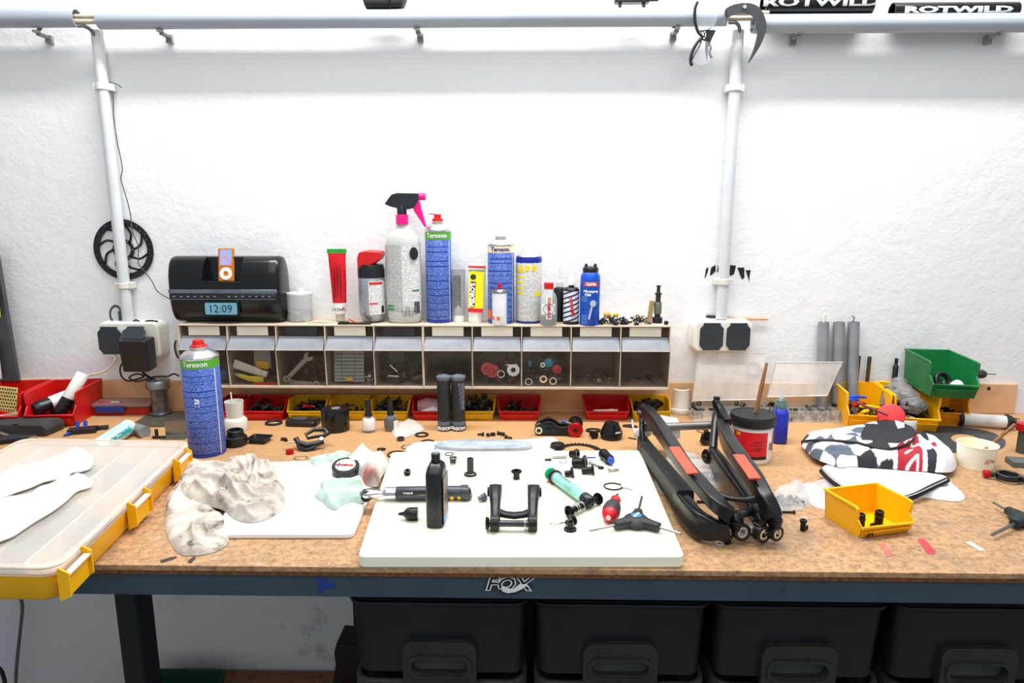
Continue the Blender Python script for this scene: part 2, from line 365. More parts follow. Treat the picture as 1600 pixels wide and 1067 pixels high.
def bench_material():
    m = bpy.data.materials.new('worn hardboard'); m.use_nodes = True; nt = m.node_tree; N = nt.nodes; L = nt.links; b = N['Principled BSDF']
    tc = N.new('ShaderNodeTexCoord'); sp = N.new('ShaderNodeSeparateXYZ'); L.new(tc.outputs['Object'], sp.inputs[0]); b.inputs['Roughness'].default_value = .55
    def nz(s, det, rough=.6, st=(1, 1, 1)):
        mp = N.new('ShaderNodeMapping'); mp.inputs['Scale'].default_value = st; L.new(tc.outputs['Object'], mp.inputs[0])
        n = N.new('ShaderNodeTexNoise'); n.inputs['Scale'].default_value = s; n.inputs['Detail'].default_value = det; n.inputs['Roughness'].default_value = rough; L.new(mp.outputs[0], n.inputs['Vector']); return n.outputs[0]
    def mr(v, a, c, lo=0, hi=1):
        n = N.new('ShaderNodeMapRange'); n.inputs[1].default_value = a; n.inputs[2].default_value = c; n.inputs[3].default_value = lo; n.inputs[4].default_value = hi; L.new(v, n.inputs[0]); return n.outputs[0]
    def mix(k, a, c):
        n = N.new('ShaderNodeMix'); n.data_type = 'RGBA'; L.new(k, n.inputs[0])
        for i, v in ((6, a), (7, c)):
            if isinstance(v, tuple): n.inputs[i].default_value = lin(v)
            else: L.new(v, n.inputs[i])
        return n.outputs[2]
    def mul(a, c):
        n = N.new('ShaderNodeMath'); n.operation = 'MULTIPLY'; L.new(a, n.inputs[0])
        if isinstance(c, (int, float)): n.inputs[1].default_value = c
        else: L.new(c, n.inputs[1])
        return n.outputs[0]
    c = mix(nz(6, 6), (204, 160, 112), (184, 138, 92))
    front = mr(sp.outputs[1], 1.55, 1.15)                  # the working edge is the dirtiest
    c = mix(mul(front, .42), c, (178, 144, 110))
    c = mix(mul(mr(nz(75, 12, .9), .47, .58), mul(front, .85)), c, (112, 84, 58))
    c = mix(mul(mr(nz(30, 12, .85, (1, 2, 1)), .56, .66), mul(front, .8)), c, (84, 66, 52))
    c = mix(mul(mr(nz(9, 12, .8, (1.2, 1, 1)), .50, .64), mul(front, .62)), c, (120, 100, 84))
    c = mix(mul(mr(nz(16, 8, .7, (1, 1.5, 1)), .60, .72), mul(front, .8)), c, (214, 194, 172))
    c = mix(mr(nz(160, 3, .8), .66, .72, 0, .6), c, (70, 52, 38))
    c = mix(mr(nz(14, 12, .85, (1.4, .8, 1)), .67, .71, 0, .9), c, (44, 38, 36))
    L.new(c, b.inputs['Base Color'])
    bp = N.new('ShaderNodeBump'); bp.inputs['Strength'].default_value = .25; bp.inputs['Distance'].default_value = .001; L.new(nz(90, 6), bp.inputs['Height']); L.new(bp.outputs[0], b.inputs['Normal'])
    return m
FY = 0.923; BX0, BX1 = -1.75, 1.30
M_slate = mat('slate painted steel', (62, 80, 94), .45, .25, var=.1, scale=12, stain=(30, 36, 42), stscale=14, stth=.62)
bench = thing('workbench', 'long steel framed workbench with worn tan hardboard top against the wall', 'workbench', (0, 0, 0))
obj('worktop', G().box((BX0 + BX1) / 2, (FY + WY - .001) / 2, BZ - .004, BX1 - BX0, WY - .001 - FY, .008), bench_material(), bench)
obj('top_edge', G().box((BX0 + BX1) / 2, FY + .012, BZ - .0115, BX1 - BX0, .022, .0065), mat('dark board edge', (120, 74, 34), .7, var=.3, scale=120), bench)
g = G().box((BX0 + BX1) / 2, FY + .006, BZ - .0155 - .0175, BX1 - BX0, .003, .035)
g.box((BX0 + BX1) / 2, FY + .03, BZ - .0162, BX1 - BX0, .05, .002)
obj('front_rail', g, M_slate, bench)
obj('rail_lip', G().tube([(BX0, FY + .0055, BZ - .0160), (BX1, FY + .0055, BZ - .0160)], .0014, 6), mat('steel edge highlight', (200, 204, 212), .3, .9), bench)  # thin highlight of the metal edge, put in as a bright strip
obj('upstand', G().box((BX0 + 1.265) / 2, WY - .0045, BZ + .040, 1.265 - BX0, .008, .078), mat('pale plywood strip', (222, 178, 134), .6, rgb2=(200, 152, 108), scale=12, var=.1), bench, bev=.001)
obj('stop_strip', G().box((-.98 + .52) / 2 + .2, WY - .0115, BZ + .004, 1.3, .006, .008), mat('pale plywood strip', (0, 0, 0)), bench, bev=.001)
Mlg = mat('dark painted steel', (26, 32, 38), .5, .3)
for lx in (-.628, 1.2):
    g = G().box(lx, FY + .045, (BZ - .06) / 2 - .004, .032, .004, BZ - .05).box(lx + .016, FY + .065, (BZ - .06) / 2 - .004, .004, .042, BZ - .05)
    obj('leg', g, Mlg, bench)
# blue paint smears on the rail, red marks on the board
def smear(name, label, pts, y, m, cat='paint mark'):
    c = sum((V(a, b, y) for a, b in pts), Vector()) / len(pts)
    g = G().prism([(V(a, b, y).x - c.x, V(a, b, y).z - c.z) for a, b in pts], 0, .0004, rot(PI / 2)); solo(name, label, cat, g, m, c)
Mbs = mat('blue paint smear', (22, 58, 140), .5)
smear('paint_smear', 'blue paint smear on the dark front rail left of the sticker', [(493, 901), (500, 899), (501, 908), (506, 910), (506, 903), (513, 908), (522, 912), (523, 918), (514, 920), (507, 917), (503, 927), (496, 926), (498, 915)], FY + .0043, Mbs)
Mrs = mat('red marker on board', (206, 60, 70), .6)
def mark(label, pts, m, cat='paint mark'):
    P = [T(a, b) for a, b in pts]; c = sum(P, Vector()) / len(P)
    solo('paint_streak', label, cat, G().prism([(p.x - c.x, p.y - c.y) for p in P], .0, .0004), m, c + Vector((0, 0, .0002)))
mark('red marker streak on the board near the front, under the small yellow bin', [(1433, 843), (1444, 842), (1462, 862), (1458, 867), (1448, 864)], Mrs)
mark('faint red marker streak on the board at the front edge below the small yellow bin', [(1374, 850), (1382, 849), (1396, 868), (1386, 870)], mat('faded red marker', (196, 110, 100), .6))
mark('small whitish paint streak on the board right of the small yellow bin', [(1509, 848), (1516, 846), (1540, 860), (1532, 861)], mat('whitish scuff', (216, 210, 206), .6))
mark('long dark scuff on the board just below the grey rag', [(250, 876), (262, 872), (276, 869), (276, 872), (262, 877), (252, 880)], mat('dark scuff', (56, 48, 46), .6))
mark('short dark scuff on the board beneath the grey rag', [(294, 876), (304, 869), (306, 872), (299, 880), (294, 880)], mat('dark scuff', (0, 0, 0)))
# FOX sticker on the rail
c = V(793, 914, FY + .0044); s = mpp(c)
st = thing('sticker', 'black and white lettered sticker in the middle of the front rail', 'sticker', c + Vector((0, -.0004, 0)))
out = [(-36, -4), (-30, 14), (36, 15), (38, 11), (34, 4), (40, -2), (30, -8), (10, -16), (-8, -15), (-14, -9), (-36, -9)]
obj('backing', G().prism([(a * s * 1.02, b * s * 1.02) for a, b in out], -.0002, .0003, rot(PI / 2)), mat('sticker film', (40, 50, 58), .3), st)
obj('lettering_outline', G().text('FOX', 30 * s, tr(0, -.0004, 1.5 * s), .0002, .25, .0018, sx=1.15), M_inkw, st)
obj('lettering', G().text('FOX', 30 * s, tr(0, -.0008, 1.5 * s), .0002, .25, .0002, sx=1.15), M_ink, st)
tail = [(-10, -3), (-6, -1), (0, -4), (8, -6), (14, -3), (20, 2), (28, 3), (35, -2), (28, -1), (22, -6), (12, -11), (0, -13), (-8, -10)]
obj('tail_mark', G().prism([(a * s, b * s) for a, b in tail], .0008, .0012, rot(PI / 2)), M_inkw, st)

# ================= UNDER THE BENCH =================
M_tub = mat('black crate plastic', (24, 27, 31), .42, var=.2, scale=9, stain=(70, 74, 74), stscale=5, stth=.66, bump=.15, bscale=20)
def crate(px0, px1, label, pyt=938):
    y = FY + .052; a = V(px0, 1000, y); b = V(px1, 1000, y); wx = b.x - a.x - .006; zt = V(800, pyt, y).z; zb = V(800, 1062, FY + .04).z - .002
    t = thing('storage_crate', label, 'crate', ((a.x + b.x) / 2, y + .17, zb), 0, 'black open crates in a row under the bench')
    h = zt - zb; g = G(); th = .004; n = 6
    po = rrect(wx * .955, .325, .02); pt = rrect(wx, .34, .022); pi = rrect(wx - .01, .33, .02); pj = rrect(wx * .955 - .01, .315, .018); m = len(po)
    pts = [(x, yy, 0) for x, yy in po] + [(x, yy, h) for x, yy in pt] + [(x, yy, h) for x, yy in pi] + [(x, yy, .004) for x, yy in pj]
    fs = [tuple(range(m - 1, -1, -1)), tuple(range(3 * m, 4 * m))]
    for k in range(3): fs += [(k * m + i, k * m + (i + 1) % m, (k + 1) * m + (i + 1) % m, (k + 1) * m + i) for i in range(m)]
    obj('body', g.addv(pts, fs), M_tub, t)
    r1 = rrect(wx + .006, .346, .025); g = G()
    g.tube([(x, yy, h - .006) for x, yy in r1], .0035, 6, None, True); obj('rim', g, M_tub, t)
    hw = .118; o = rrect(hw, .085, .018); o = [(x, max(q, -.0425)) for x, q in o]
    g = G().flat([o, rrect(.088, .027, .012)], .014, tr(0, -.170, .020) @ rot(PI / 2)); obj('handle', g, mat('crate handle', (42, 43, 42), .5, var=.2), t, bev=.002)
    g = G().flat([rrect(.102, .039, .016), rrect(.090, .029, .013)], .004, tr(0, -.178, .020) @ rot(PI / 2)); obj('handle_rim', g, mat('crate handle', (0, 0, 0)), t)
    obj('slot_back', G().box(0, -.163, .02, .088, .003, .027), mat('dusty slot', (70, 76, 72), .6, var=.2), t)
    return t
crate(548, 826, 'black crate under the bench, leftmost of the row, below the sticker')
crate(832, 1108, 'black crate under the bench, second from the left')
crate(1114, 1386, 'black crate under the bench, third from the left')
crate(1394, 1668, 'black crate under the bench, rightmost and cut by the frame')
def lower(px0, px1, label):
    y = FY + .062; a = V(px0, 1062, y); b = V(px1, 1062, y); wx = b.x - a.x - .006; zt = V(800, 1062, y).z - .004
    g = G(); po = rrect(wx, .36, .03); pi = rrect(wx - .016, .344, .024); m = len(po)
    pts = [(x, yy, .09) for x, yy in po] + [(x, yy, .12) for x, yy in po] + [(x, yy, .12) for x, yy in pi] + [(x * .99, yy * .99, .10) for x, yy in pi]
    fs = [tuple(range(m - 1, -1, -1)), tuple(range(3 * m, 4 * m))]
    for k in range(3): fs += [(k * m + i, k * m + (i + 1) % m, (k + 1) * m + (i + 1) % m, (k + 1) * m + i) for i in range(m)]
    solo('storage_crate', label, 'crate', g.addv(pts, fs), mat('dusty crate rim', (60, 60, 56), .7, var=.25, scale=60), ((a.x + b.x) / 2, y + .18, zt - .12), 0, 'lower crates', bev=.002)
lower(548, 826, 'rim of the lower crate below the leftmost black crate'); lower(832, 1108, 'rim of the lower crate below the second black crate')
lower(1114, 1386, 'rim of the lower crate below the third black crate'); lower(1394, 1668, 'rim of the lower crate below the rightmost black crate')
zb = V(800, 1062, FY + .04).z - .002
rk = thing('crate_rack', 'dark rack standing under the bench that carries the black crates', 'rack', (0, 0, 0))
for x in (V(545, 1000, 1.2).x - .03, 1.02):
    obj('side_post', G().box(x, 1.4, (zb - .12) / 2 - .005, .02, .03, zb - .12), Mlg, rk)
obj('shelf', G().box(.36, 1.2, zb - .13, 1.36, .40, .012), Mlg, rk)
obj('shelf', G().box(.36, 1.2, .3, 1.36, .40, .012), Mlg, rk)
# wooden plank low by the wall, dark green box, dark red tool body, cable
p0 = V(360, 1062, 1.5)
zz = V(480, 1056, 1.7).z; px0_, px1_ = V(212, 1056, 1.6).x, V(548, 1056, 1.6).x
pk = thing('low_shelf', 'rough wooden plank shelf standing low against the wall under the bench', 'shelf', ((px0_ + px1_) / 2, 1.57, 0))
obj('plank', G().box(0, 0, zz - .0105, px1_ - px0_, .30, .02), M_wstick, pk)
for sx_ in (-1, 1): obj('support', G().box(sx_ * (px1_ - px0_) * .45, 0, (zz - .031) / 2, .02, .26, zz - .011), M_wstick, pk)
zz = V(480, 1056, 1.7).z
a = V(218, 1044, 1.65); b = V(357, 1044, 1.65)
g = G(); po = rrect(b.x - a.x, .2, .02); pi = rrect(b.x - a.x - .012, .188, .016); m_ = len(po); h_ = a.z - zz
pts = [(x * .9, y * .9, 0) for x, y in po] + [(x, y, h_) for x, y in po] + [(x, y, h_) for x, y in pi] + [(x * .9, y * .9, .003) for x, y in pi]
fs = [tuple(range(m_ - 1, -1, -1)), tuple(range(3 * m_, 4 * m_))]
for k in range(3): fs += [(k * m_ + i, k * m_ + (i + 1) % m_, (k + 1) * m_ + (i + 1) % m_, (k + 1) * m_ + i) for i in range(m_)]
solo('green_crate', 'dark green plastic crate on the plank under the bench at left', 'crate', g.addv(pts, fs), mat('dark green plastic', (8, 62, 44), .5), ((a.x + b.x) / 2, 1.55, zz + .0003))
a = V(516, 990, 1.45)
t = thing('power_tool', 'dark red and black tool standing left of the black crates', 'tool', (a.x + .03, 1.49, zz + .0003))
obj('body', G().prism([(-.05, 0), (.05, 0), (.05, .27), (-.018, .275), (-.024, .25), (-.022, .22), (-.045, .10)], -.04, .04, rot(PI / 2)), mat('dark red casing', (44, 12, 12), .5), t, bev=.003)
obj('barrel', G().cyl(.011, .05, tr(-.01, -.045, .16) @ rot(PI / 2, 0, .3)), mat('grey casting', (90, 96, 92), .5), t)
pth = [V(33, 925, 1.7), V(35, 950, 1.7), V(30, 1000, 1.7), V(26, 1040, 1.7), V(24, 1080, 1.7), V(22, 1100, 1.7)]
c = pth[-1]; solo('cable', 'grey cable hanging down the wall below the yellow case', 'cable', G().tube(smooth_path([p - c for p in [pth[0] + Vector((0, .06, .05))] + pth]), .0045), mat('grey cable', (112, 118, 116), .6), c)
pth = [V(-8, 1040, 1.3), V(2, 1048, 1.3), V(8, 1070, 1.3), V(6, 1100, 1.3)]; c = pth[-1]
solo('cable', 'black cable in the bottom left corner of the frame', 'cable', G().tube(smooth_path([p - c for p in pth]), .004), M_rub, c)

# ================= PIPES ON THE WALL =================
M_pipe = mat('pale grey conduit', (165, 174, 186), .32, var=.05, scale=4)
PY = WY - .048; pr = .0205
def conduit(x0, x1, label, py0, py1):
    a = V(x0, py0, PY); b = V(x1, py1, PY); z = (a.z + b.z) / 2
    g = G().lathe([(pr - .0022, 0), (pr, 0), (pr, b.x - a.x), (pr - .0022, b.x - a.x), (pr - .0022, 0)], 36, dirM((a.x, PY, z), (1, 0, 0)))
    return solo('conduit_pipe', label, 'pipe', g, M_pipe), z
conduit(-160, 121, 'thick pale grey wall pipe, left piece ending before the thin left drop pipe', 29, 29)
_, ZP = conduit(155, 1135, 'thick pale grey wall pipe, long middle piece between the two gaps', 29, 29)
conduit(1176, 1800, 'thick pale grey wall pipe, right piece under the lettered tubes', 36, 36)
for x, w_ in ((55, 'left of the left gap'), (248, 'right of the left gap'), (650, 'in the middle of the pipe'), (1055, 'left of the hanging glasses'), (1247, 'right of the hooked blade'), (1560, 'near the right frame edge')):
    p = V(x, 50, PY); zc = ZP - (.0105 if x > 1180 else 0)
    g = G(); A = [(pr + .0008) * 1, .0024]
    g.lathe([(pr + .0006, -.006), (pr + .0026, -.006), (pr + .0026, .006), (pr + .0006, .006), (pr + .0006, -.006)], 20, dirM((p.x, PY, zc), (1, 0, 0)), a0=.1, a1=2.9)
    g.box(p.x + .004, (PY + WY) / 2 + .002, zc - pr - .008, .011, WY - PY - .004, .006).box(p.x + .004, PY - .002, zc - pr - .004, .011, .014, .005).box(p.x + .004, WY - .006, zc - pr - .012, .014, .012, .018)
    solo('pipe_clip', 'small grey clip holding the thick wall pipe ' + w_, 'clip', g, mat('clip grey', (150, 150, 146), .5), None, 0, 'clips')
for x0, x1, w_ in ((118, 158, 'left'), (1130, 1180, 'right')):
    a = V(x0, 29, PY); b = V(x1, 29, PY)
    for dz, r, n_ in ((.009, .005, 'upper'), (-.002, .006, 'lower')):
        solo('cable', '%s beige cable bridging the %s gap of the wall pipe' % (n_, w_), 'cable', G().tube([(a.x - .03, PY, ZP + dz), ((a.x + b.x) / 2, PY, ZP + dz - .001), (b.x + .03, PY, ZP + dz)], r, 10), mat('beige cable', (196, 186, 168), .5))
def drop(xt, yt, xb, yb, label, clips):
    y = WY - .022; a = V(xt, yt, y); b = V(xb, yb, y); x = (a.x + b.x) / 2
    t = thing('drop_pipe', label, 'pipe', (x, y, b.z))
    obj('pipe', G().lathe([(.0115, 0), (.0135, 0), (.0135, a.z - b.z), (.0115, a.z - b.z), (.0115, 0)], 28), mat('light drop pipe', (204, 208, 212), .35, var=.03), t)
    for cy in clips:
        z = V(xt + (xb - xt) * (cy - yt) / (yb - yt), cy, y).z - b.z
        obj('clip', G().box(0, .006, z, .042, .026, .016).ringp(.0165, .0137, .014, tr(0, 0, z - .007)), mat('ivory clip', (226, 226, 214), .5), t, bev=.001)
    return t
d1 = drop(152, 48, 200, 505, 'thin vertical pipe down to the left power socket', (136, 446))
d2 = drop(1152, 48, 1128, 498, 'thin vertical pipe down to the right power socket', (138, 440))
for d_, xx, w_ in ((d1, 140, 'left'), (d2, 1150, 'right')):
    a = V(xx, 34, PY)
    zt = V(150, 48, WY - .022).z
    solo('cable', 'grey cable bending from the thick pipe into the %s drop pipe' % w_, 'cable', G().tube(smooth_path([(d_.location.x - .03, PY, ZP - .012), (d_.location.x - .012, PY + .002, ZP - .013), (d_.location.x - .001, PY + .012, ZP - .024), (d_.location.x, WY - .022, zt - .03)]), .0042), mat('grey cable', (0, 0, 0)))
# ---- tubes on the pipe
def lettered_tube(px0, px1, r, label, zc, lx=2.35):
    y = WY - r - .006; a = V(px0, 12, y); b = V(px1, 12, y); Ln = b.x - a.x
    t = thing('frame_tube', label, 'tube', ((a.x + b.x) / 2, y, zc), 0)
    obj('tube', G().lathe([(r - .0025, 0), (r, 0), (r, Ln), (r - .0025, Ln), (r - .0025, 0)], 32, dirM((-Ln / 2, 0, 0), (1, 0, 0))), mat('gloss black tube', (20, 22, 25), .25), t)
    g = G().text('ROTWILD', r * .95, None, .0003, .0, .0009, sx=lx)
    for k in range(-8, 9): bmesh.ops.bisect_plane(g.bm, geom=g.bm.verts[:] + g.bm.edges[:] + g.bm.faces[:], plane_co=(0, 0, k * r * .1), plane_no=(0, 0, 1))
    for v in g.bm.verts:
        q = v.co; a_ = (q.z - .12 * r) / r; v.co = (q.x, -(r + .0006 - q.y * .3) * math.cos(a_), (r + .0006) * math.sin(a_))
    obj('lettering', g, mat('silver ink', (214, 216, 220), .4), t)
lettered_tube(1192, 1360, .026, 'black lettered tube right of the hooked blade, cut by the frame top', ZP + .031)
lettered_tube(1394, 1588, .0185, 'black lettered tube lying on the pipe at the far right', ZP + .0165, 3.05)
# other things on the pipe
p = V(601, 8, PY); t = thing('rubber_boot', 'black rubber piece lying on the pipe above the spray bottle', 'part', (p.x, PY, ZP + pr - .0005))
obj('body', G().loft([((-.046, 0, .012), .014, .011), ((-.04, 0, .014), .017, .014), ((0, 0, .016), .018, .016), ((.04, 0, .015), .017, .014), ((.046, 0, .012), .014, .011)], 3.5), M_rub, t); obj('strap', G().torus(.02, .002, tr(.015, 0, .017) @ rot(0, PI / 2)), M_black, t)
p = V(987, 6, PY); t = thing('clamp', 'black clamp with two feet standing on the pipe left of the glasses', 'clamp', (p.x, PY, ZP + pr - .001))
obj('body', G().rbox(.08, .026, .022, .006, tr(0, 0, .010)), M_black, t, bev=.002); obj('foot', G().box(-.027, 0, .006, .007, .014, .014), M_black, t); obj('foot', G().box(.027, 0, .006, .007, .014, .014), M_black, t)
obj('lever', G().cyl(.008, .02, dirM((.04, 0, .022), (1, 0, 0))), M_black, t)
# hooked blade on the pipe gap
def vp(pts, y, c): return [(V(a, b, y).x - c.x, V(a, b, y).z - c.z) for a, b in pts]
hy = PY - pr - .005; c = V(1160, 30, hy)
t = thing('hooked_blade', 'dark grey hooked folding blade hanging over the right pipe gap', 'hook', c)
o = [(1133, 15), (1145, 8), (1160, 5), (1175, 6), (1187, 13), (1195, 28), (1197, 45), (1192, 62), (1184, 78), (1169, 99), (1177, 78), (1183, 55), (1182, 38), (1178, 28), (1170, 22), (1160, 20), (1148, 22), (1136, 27)]
obj('blade', G().prism([(q.x, q.y) for q in smooth_path([(a, b, 0) for a, b in vp(o, hy, c)], 4, True)], -.002, .002, rot(PI / 2)), mat('grey blade', (64, 67, 72), .45, .4), t)
obj('handle_plate', G().prism(vp([(1134, 15), (1145, 8), (1160, 5), (1167, 7), (1170, 14), (1167, 20), (1158, 21), (1148, 22), (1136, 27)], hy, c), .0022, .0045, rot(PI / 2)), mat('grey blade', (0, 0, 0)), t)
q = V(1162, 12, hy) - c; obj('screw', G().cyl(.004, .003, dirM((q.x, -.0045, q.z), (0, -1, 0))).ringp(.0026, .0012, .004, dirM((q.x, -.0045, q.z), (0, -1, 0))), M_steel, t)
# safety glasses
gy = PY - pr - .012; c = V(1098, 50, gy)
t = thing('safety_glasses', 'black rimmed safety glasses hanging from the pipe', 'glasses', c)
def gp(pts, dy=0): return [(V(a, b, gy).x - c.x, dy if not isinstance(dy, list) else dy[i], V(a, b, gy).z - c.z) for i, (a, b) in enumerate(pts)]
def spt(pts, r, dy=0): return G().tube(smooth_path(gp(pts, dy), 5), r, 7)
g = spt([(1090, 3), (1086, 14), (1086, 32), (1090, 48), (1097, 58), (1090, 66), (1083, 78), (1079, 92), (1081, 103)], .0036)
g.tube(smooth_path(gp([(1090, 48), (1100, 47), (1110, 43), (1116, 37)], [0, .004, .01, .016]), 5), .0022, 7); g.tube(smooth_path(gp([(1092, 60), (1102, 62), (1110, 67), (1114, 74)], [0, .004, .01, .016]), 5), .0022, 7)
for k in range(3): g.tube(gp([(1096 + 4 * k, 47), (1099 + 4 * k, 62)], .004), .0012, 5)
g.tube(gp([(1104, 48), (1098, 61)], .004), .0012, 5)
obj('frame', g, M_black, t)
obj('temple', spt([(1114, 72), (1112, 80), (1115, 88)], .0028, .018), M_black, t)
obj('temple', spt([(1080, 97), (1088, 82), (1096, 68), (1098, 58)], [.003, .0022] + [.002] * 14, .012), M_black, t)
for o_ in ([(1091, 6), (1088, 14), (1088, 32), (1093, 48), (1108, 46), (1118, 38), (1122, 24), (1116, 10), (1102, 4)], [(1095, 62), (1106, 64), (1114, 72), (1112, 90), (1106, 98), (1092, 102), (1084, 96), (1083, 82)]):
    obj('lens', G().prism(vp(o_, gy, c), -.003, -.002, rot(PI / 2)), mat('faint lens', (214, 224, 236), .08, alpha=.12), t)
obj('side_shield', G().prism(vp([(1107, 44), (1121, 45), (1115, 58), (1109, 72), (1107, 94), (1104, 76), (1105, 58)], gy, c), -.015, -.012, rot(PI / 2)), M_ink, t)
# brake rotor behind the left drop pipe
ry = WY - .0045; c = V(193, 390, ry); s = mpp(c); t = thing('brake_rotor', 'black slotted brake disc hung on the wall behind the left drop pipe', 'brake disc', c)
ro = 47 * s; holes = []
spl = [circ(ro, 64), circ(ro * .80, 48)]
for k in range(32):
    a = 2 * PI * k / 32; rr = ro * (.93 if k % 2 else .87); holes.append(circ(ro * .022, 6, rr * math.cos(a), rr * math.sin(a)))
g = G().flat(spl + holes, .002, rot(PI / 2))
obj('braking_ring', g, mat('black steel', (44, 46, 50), .42, .5, var=.2), t)
g = G().flat([circ(ro * .36, 32), circ(ro * .25, 24)] + [circ(ro * .03, 6, ro * .305 * math.cos(a), ro * .305 * math.sin(a)) for a in [i * PI / 3 for i in range(6)]], .002, rot(PI / 2))
for k in range(8):
    a = 2 * PI * k / 8; p0 = Vector((ro * .33 * math.cos(a), ro * .33 * math.sin(a), 0)); a2 = a + .62; p1 = Vector((ro * .82 * math.cos(a2), ro * .82 * math.sin(a2), 0)); am = a + .16; pm = Vector((ro * .6 * math.cos(am + .1), ro * .6 * math.sin(am + .1), 0))
    pp = smooth_path([p0, pm, p1], 5); L_ = []; R_ = []
    for i, q in enumerate(pp):
        d = (pp[min(i + 1, len(pp) - 1)] - pp[max(i - 1, 0)]).normalized(); nn = Vector((-d.y, d.x, 0)) * ro * .035; L_.append((q + nn)[:2]); R_.append((q - nn)[:2])
    g.prism(L_ + R_[::-1], -.001, .001, rot(PI / 2))
obj('spider', g, mat('black steel', (0, 0, 0)), t)
# thin wire
wy = WY - .02
pts = [V(190, 137, wy - .03), V(180, 131, wy - .02), V(173, 130, wy), V(175, 150, wy), V(178, 180, wy), V(184, 220, wy), V(189, 262, wy), V(191, 280, wy), V(197, 310, wy), V(203, 335, wy), V(209, 362, wy), V(214, 385, wy), V(217, 410, wy), V(227, 425, wy), V(236, 440, wy), V(248, 455, wy), V(262, 466, wy), V(277, 473, wy)]
c = pts[0]; solo('antenna_wire', 'thin dark wire dangling from the left drop pipe to the radio', 'wire', G().tube([q - c for q in smooth_path([p + Vector((.0035 * math.sin(i * 2.4), 0, 0)) for i, p in enumerate(pts)], 4)], .0012, 6), mat('thin wire', (70, 72, 76), .5), c)
# sockets
M_ivory = mat('ivory socket plastic', (234, 232, 222), .4, var=.03); M_flap = mat('slate flap', (44, 52, 58), .5, var=.1)
def socket(px, py, wpx, hpx, label, flaps, name='power_socket'):
    c = V(px, py, WY - .03); s = mpp(c); t = thing(name, label, 'socket', (c.x, WY, c.z))
    g = G().rbox(wpx * s, hpx * s, .045, 10 * s, rot(PI / 2), taper=.96); obj('housing', g, M_ivory, t, bev=.004)
    for fx, open_ in flaps:
        q = (fx - px) * s; fw = 36 * s; fh = 43 * s
        o = [(-fw * .5, -fh * .32), (-fw * .36, -fh * .45), (-fw * .36, -fh * .5), (fw * .36, -fh * .5), (fw * .36, -fh * .45), (fw * .5, -fh * .32), (fw * .5, fh * .30), (fw * .36, fh * .42), (fw * .36, fh * .5), (-fw * .36, fh * .5), (-fw * .36, fh * .42), (-fw * .5, fh * .30)]
        M = tr(q, -.046, 0) @ rot(PI / 2)
        if open_: M = tr(q, -.050, fh * .5) @ rot(-R(42)) @ tr(0, 0, -fh * .5) @ rot(PI / 2)
        obj('flap', G().prism(o, 0, .004, M), M_flap, t, bev=.001)
    return t
s1 = socket(207, 530, 98, 58, 'left double power socket with one dark flap closed and a black charger plugged in', ((178, False), (222, True)))
s2 = socket(1127, 524, 94, 50, 'right double power socket with two closed dark flaps', ((1109, False), (1150, False)))
c = V(217, 553, WY - .075); s = mpp(c); t = thing('charger', 'black plug-in charger hanging from the left power socket', 'charger', c)
obj('body', G().rbox(40 * s, .045, 50 * s, .004, tr(0, 0, -25 * s) @ rot(R(4)), taper=1.08), M_black, t, bev=.003); obj('plug', G().cyl(.018, .02, tr(0, .02, 4 * s) @ rot(-PI / 2)), M_black, t)
cy = WY - .05
def wire(label, pts, r, m, name='cable', y=cy, n=6):
    P = [V(a[0], a[1], (a[2] if len(a) > 2 else y)) for a in pts]; c = P[0]
    return solo(name, label, 'cable', G().tube(smooth_path([p - c for p in P], n), r, 7), m, c)
wire('black charger cord looping down behind the steel fitting', [(213, 578, WY - .07), (196, 566), (188, 574), (190, 588), (200, 595), (215, 592), (225, 588), (214, 584), (202, 590), (215, 596), (235, 590), (250, 588), (262, 588), (272, 584), (280, 588)], .0022, M_rub)
wire('second thin black cord beside the charger', [(222, 580, WY - .07), (228, 586), (238, 592), (245, 596)], .003, M_rub)
wire('off-white cable curving from the left socket down to the red bins', [(181, 552, WY - .04), (180, 562), (172, 574), (158, 582), (140, 586), (122, 588), (110, 592)], .0028, mat('cream cable', (214, 200, 172), .5))
wire('black cable running down the left side of the drawer cabinet', [(275, 532, WY - .01), (273, 540, WY - .01), (275, 552, WY - .01), (279, 560, WY - .01)], .0022, M_rub)
wire('short black cord lying on top of the left socket', [(205, 506, WY - .03), (212, 500, WY - .03), (222, 504, WY - .03), (232, 501, WY - .03), (246, 502, WY - .03)], .0022, M_rub)
c = V(181, 491, WY - .02); s = mpp(c); t = thing('carabiner', 'dark grey oval snap hook standing on the left power socket', 'hook', c)
obj('ring', G().torus(9 * s, 1.5 * s, rot(PI / 2, R(8)) @ Matrix.Scale(1.45, 4, (0, 1, 0))), mat('grey hook', (72, 76, 80), .5), t); obj('gate', G().box(6.5 * s, 0, -2 * s, 3.5 * s, .006, 14 * s), mat('grey hook', (0, 0, 0)), t)
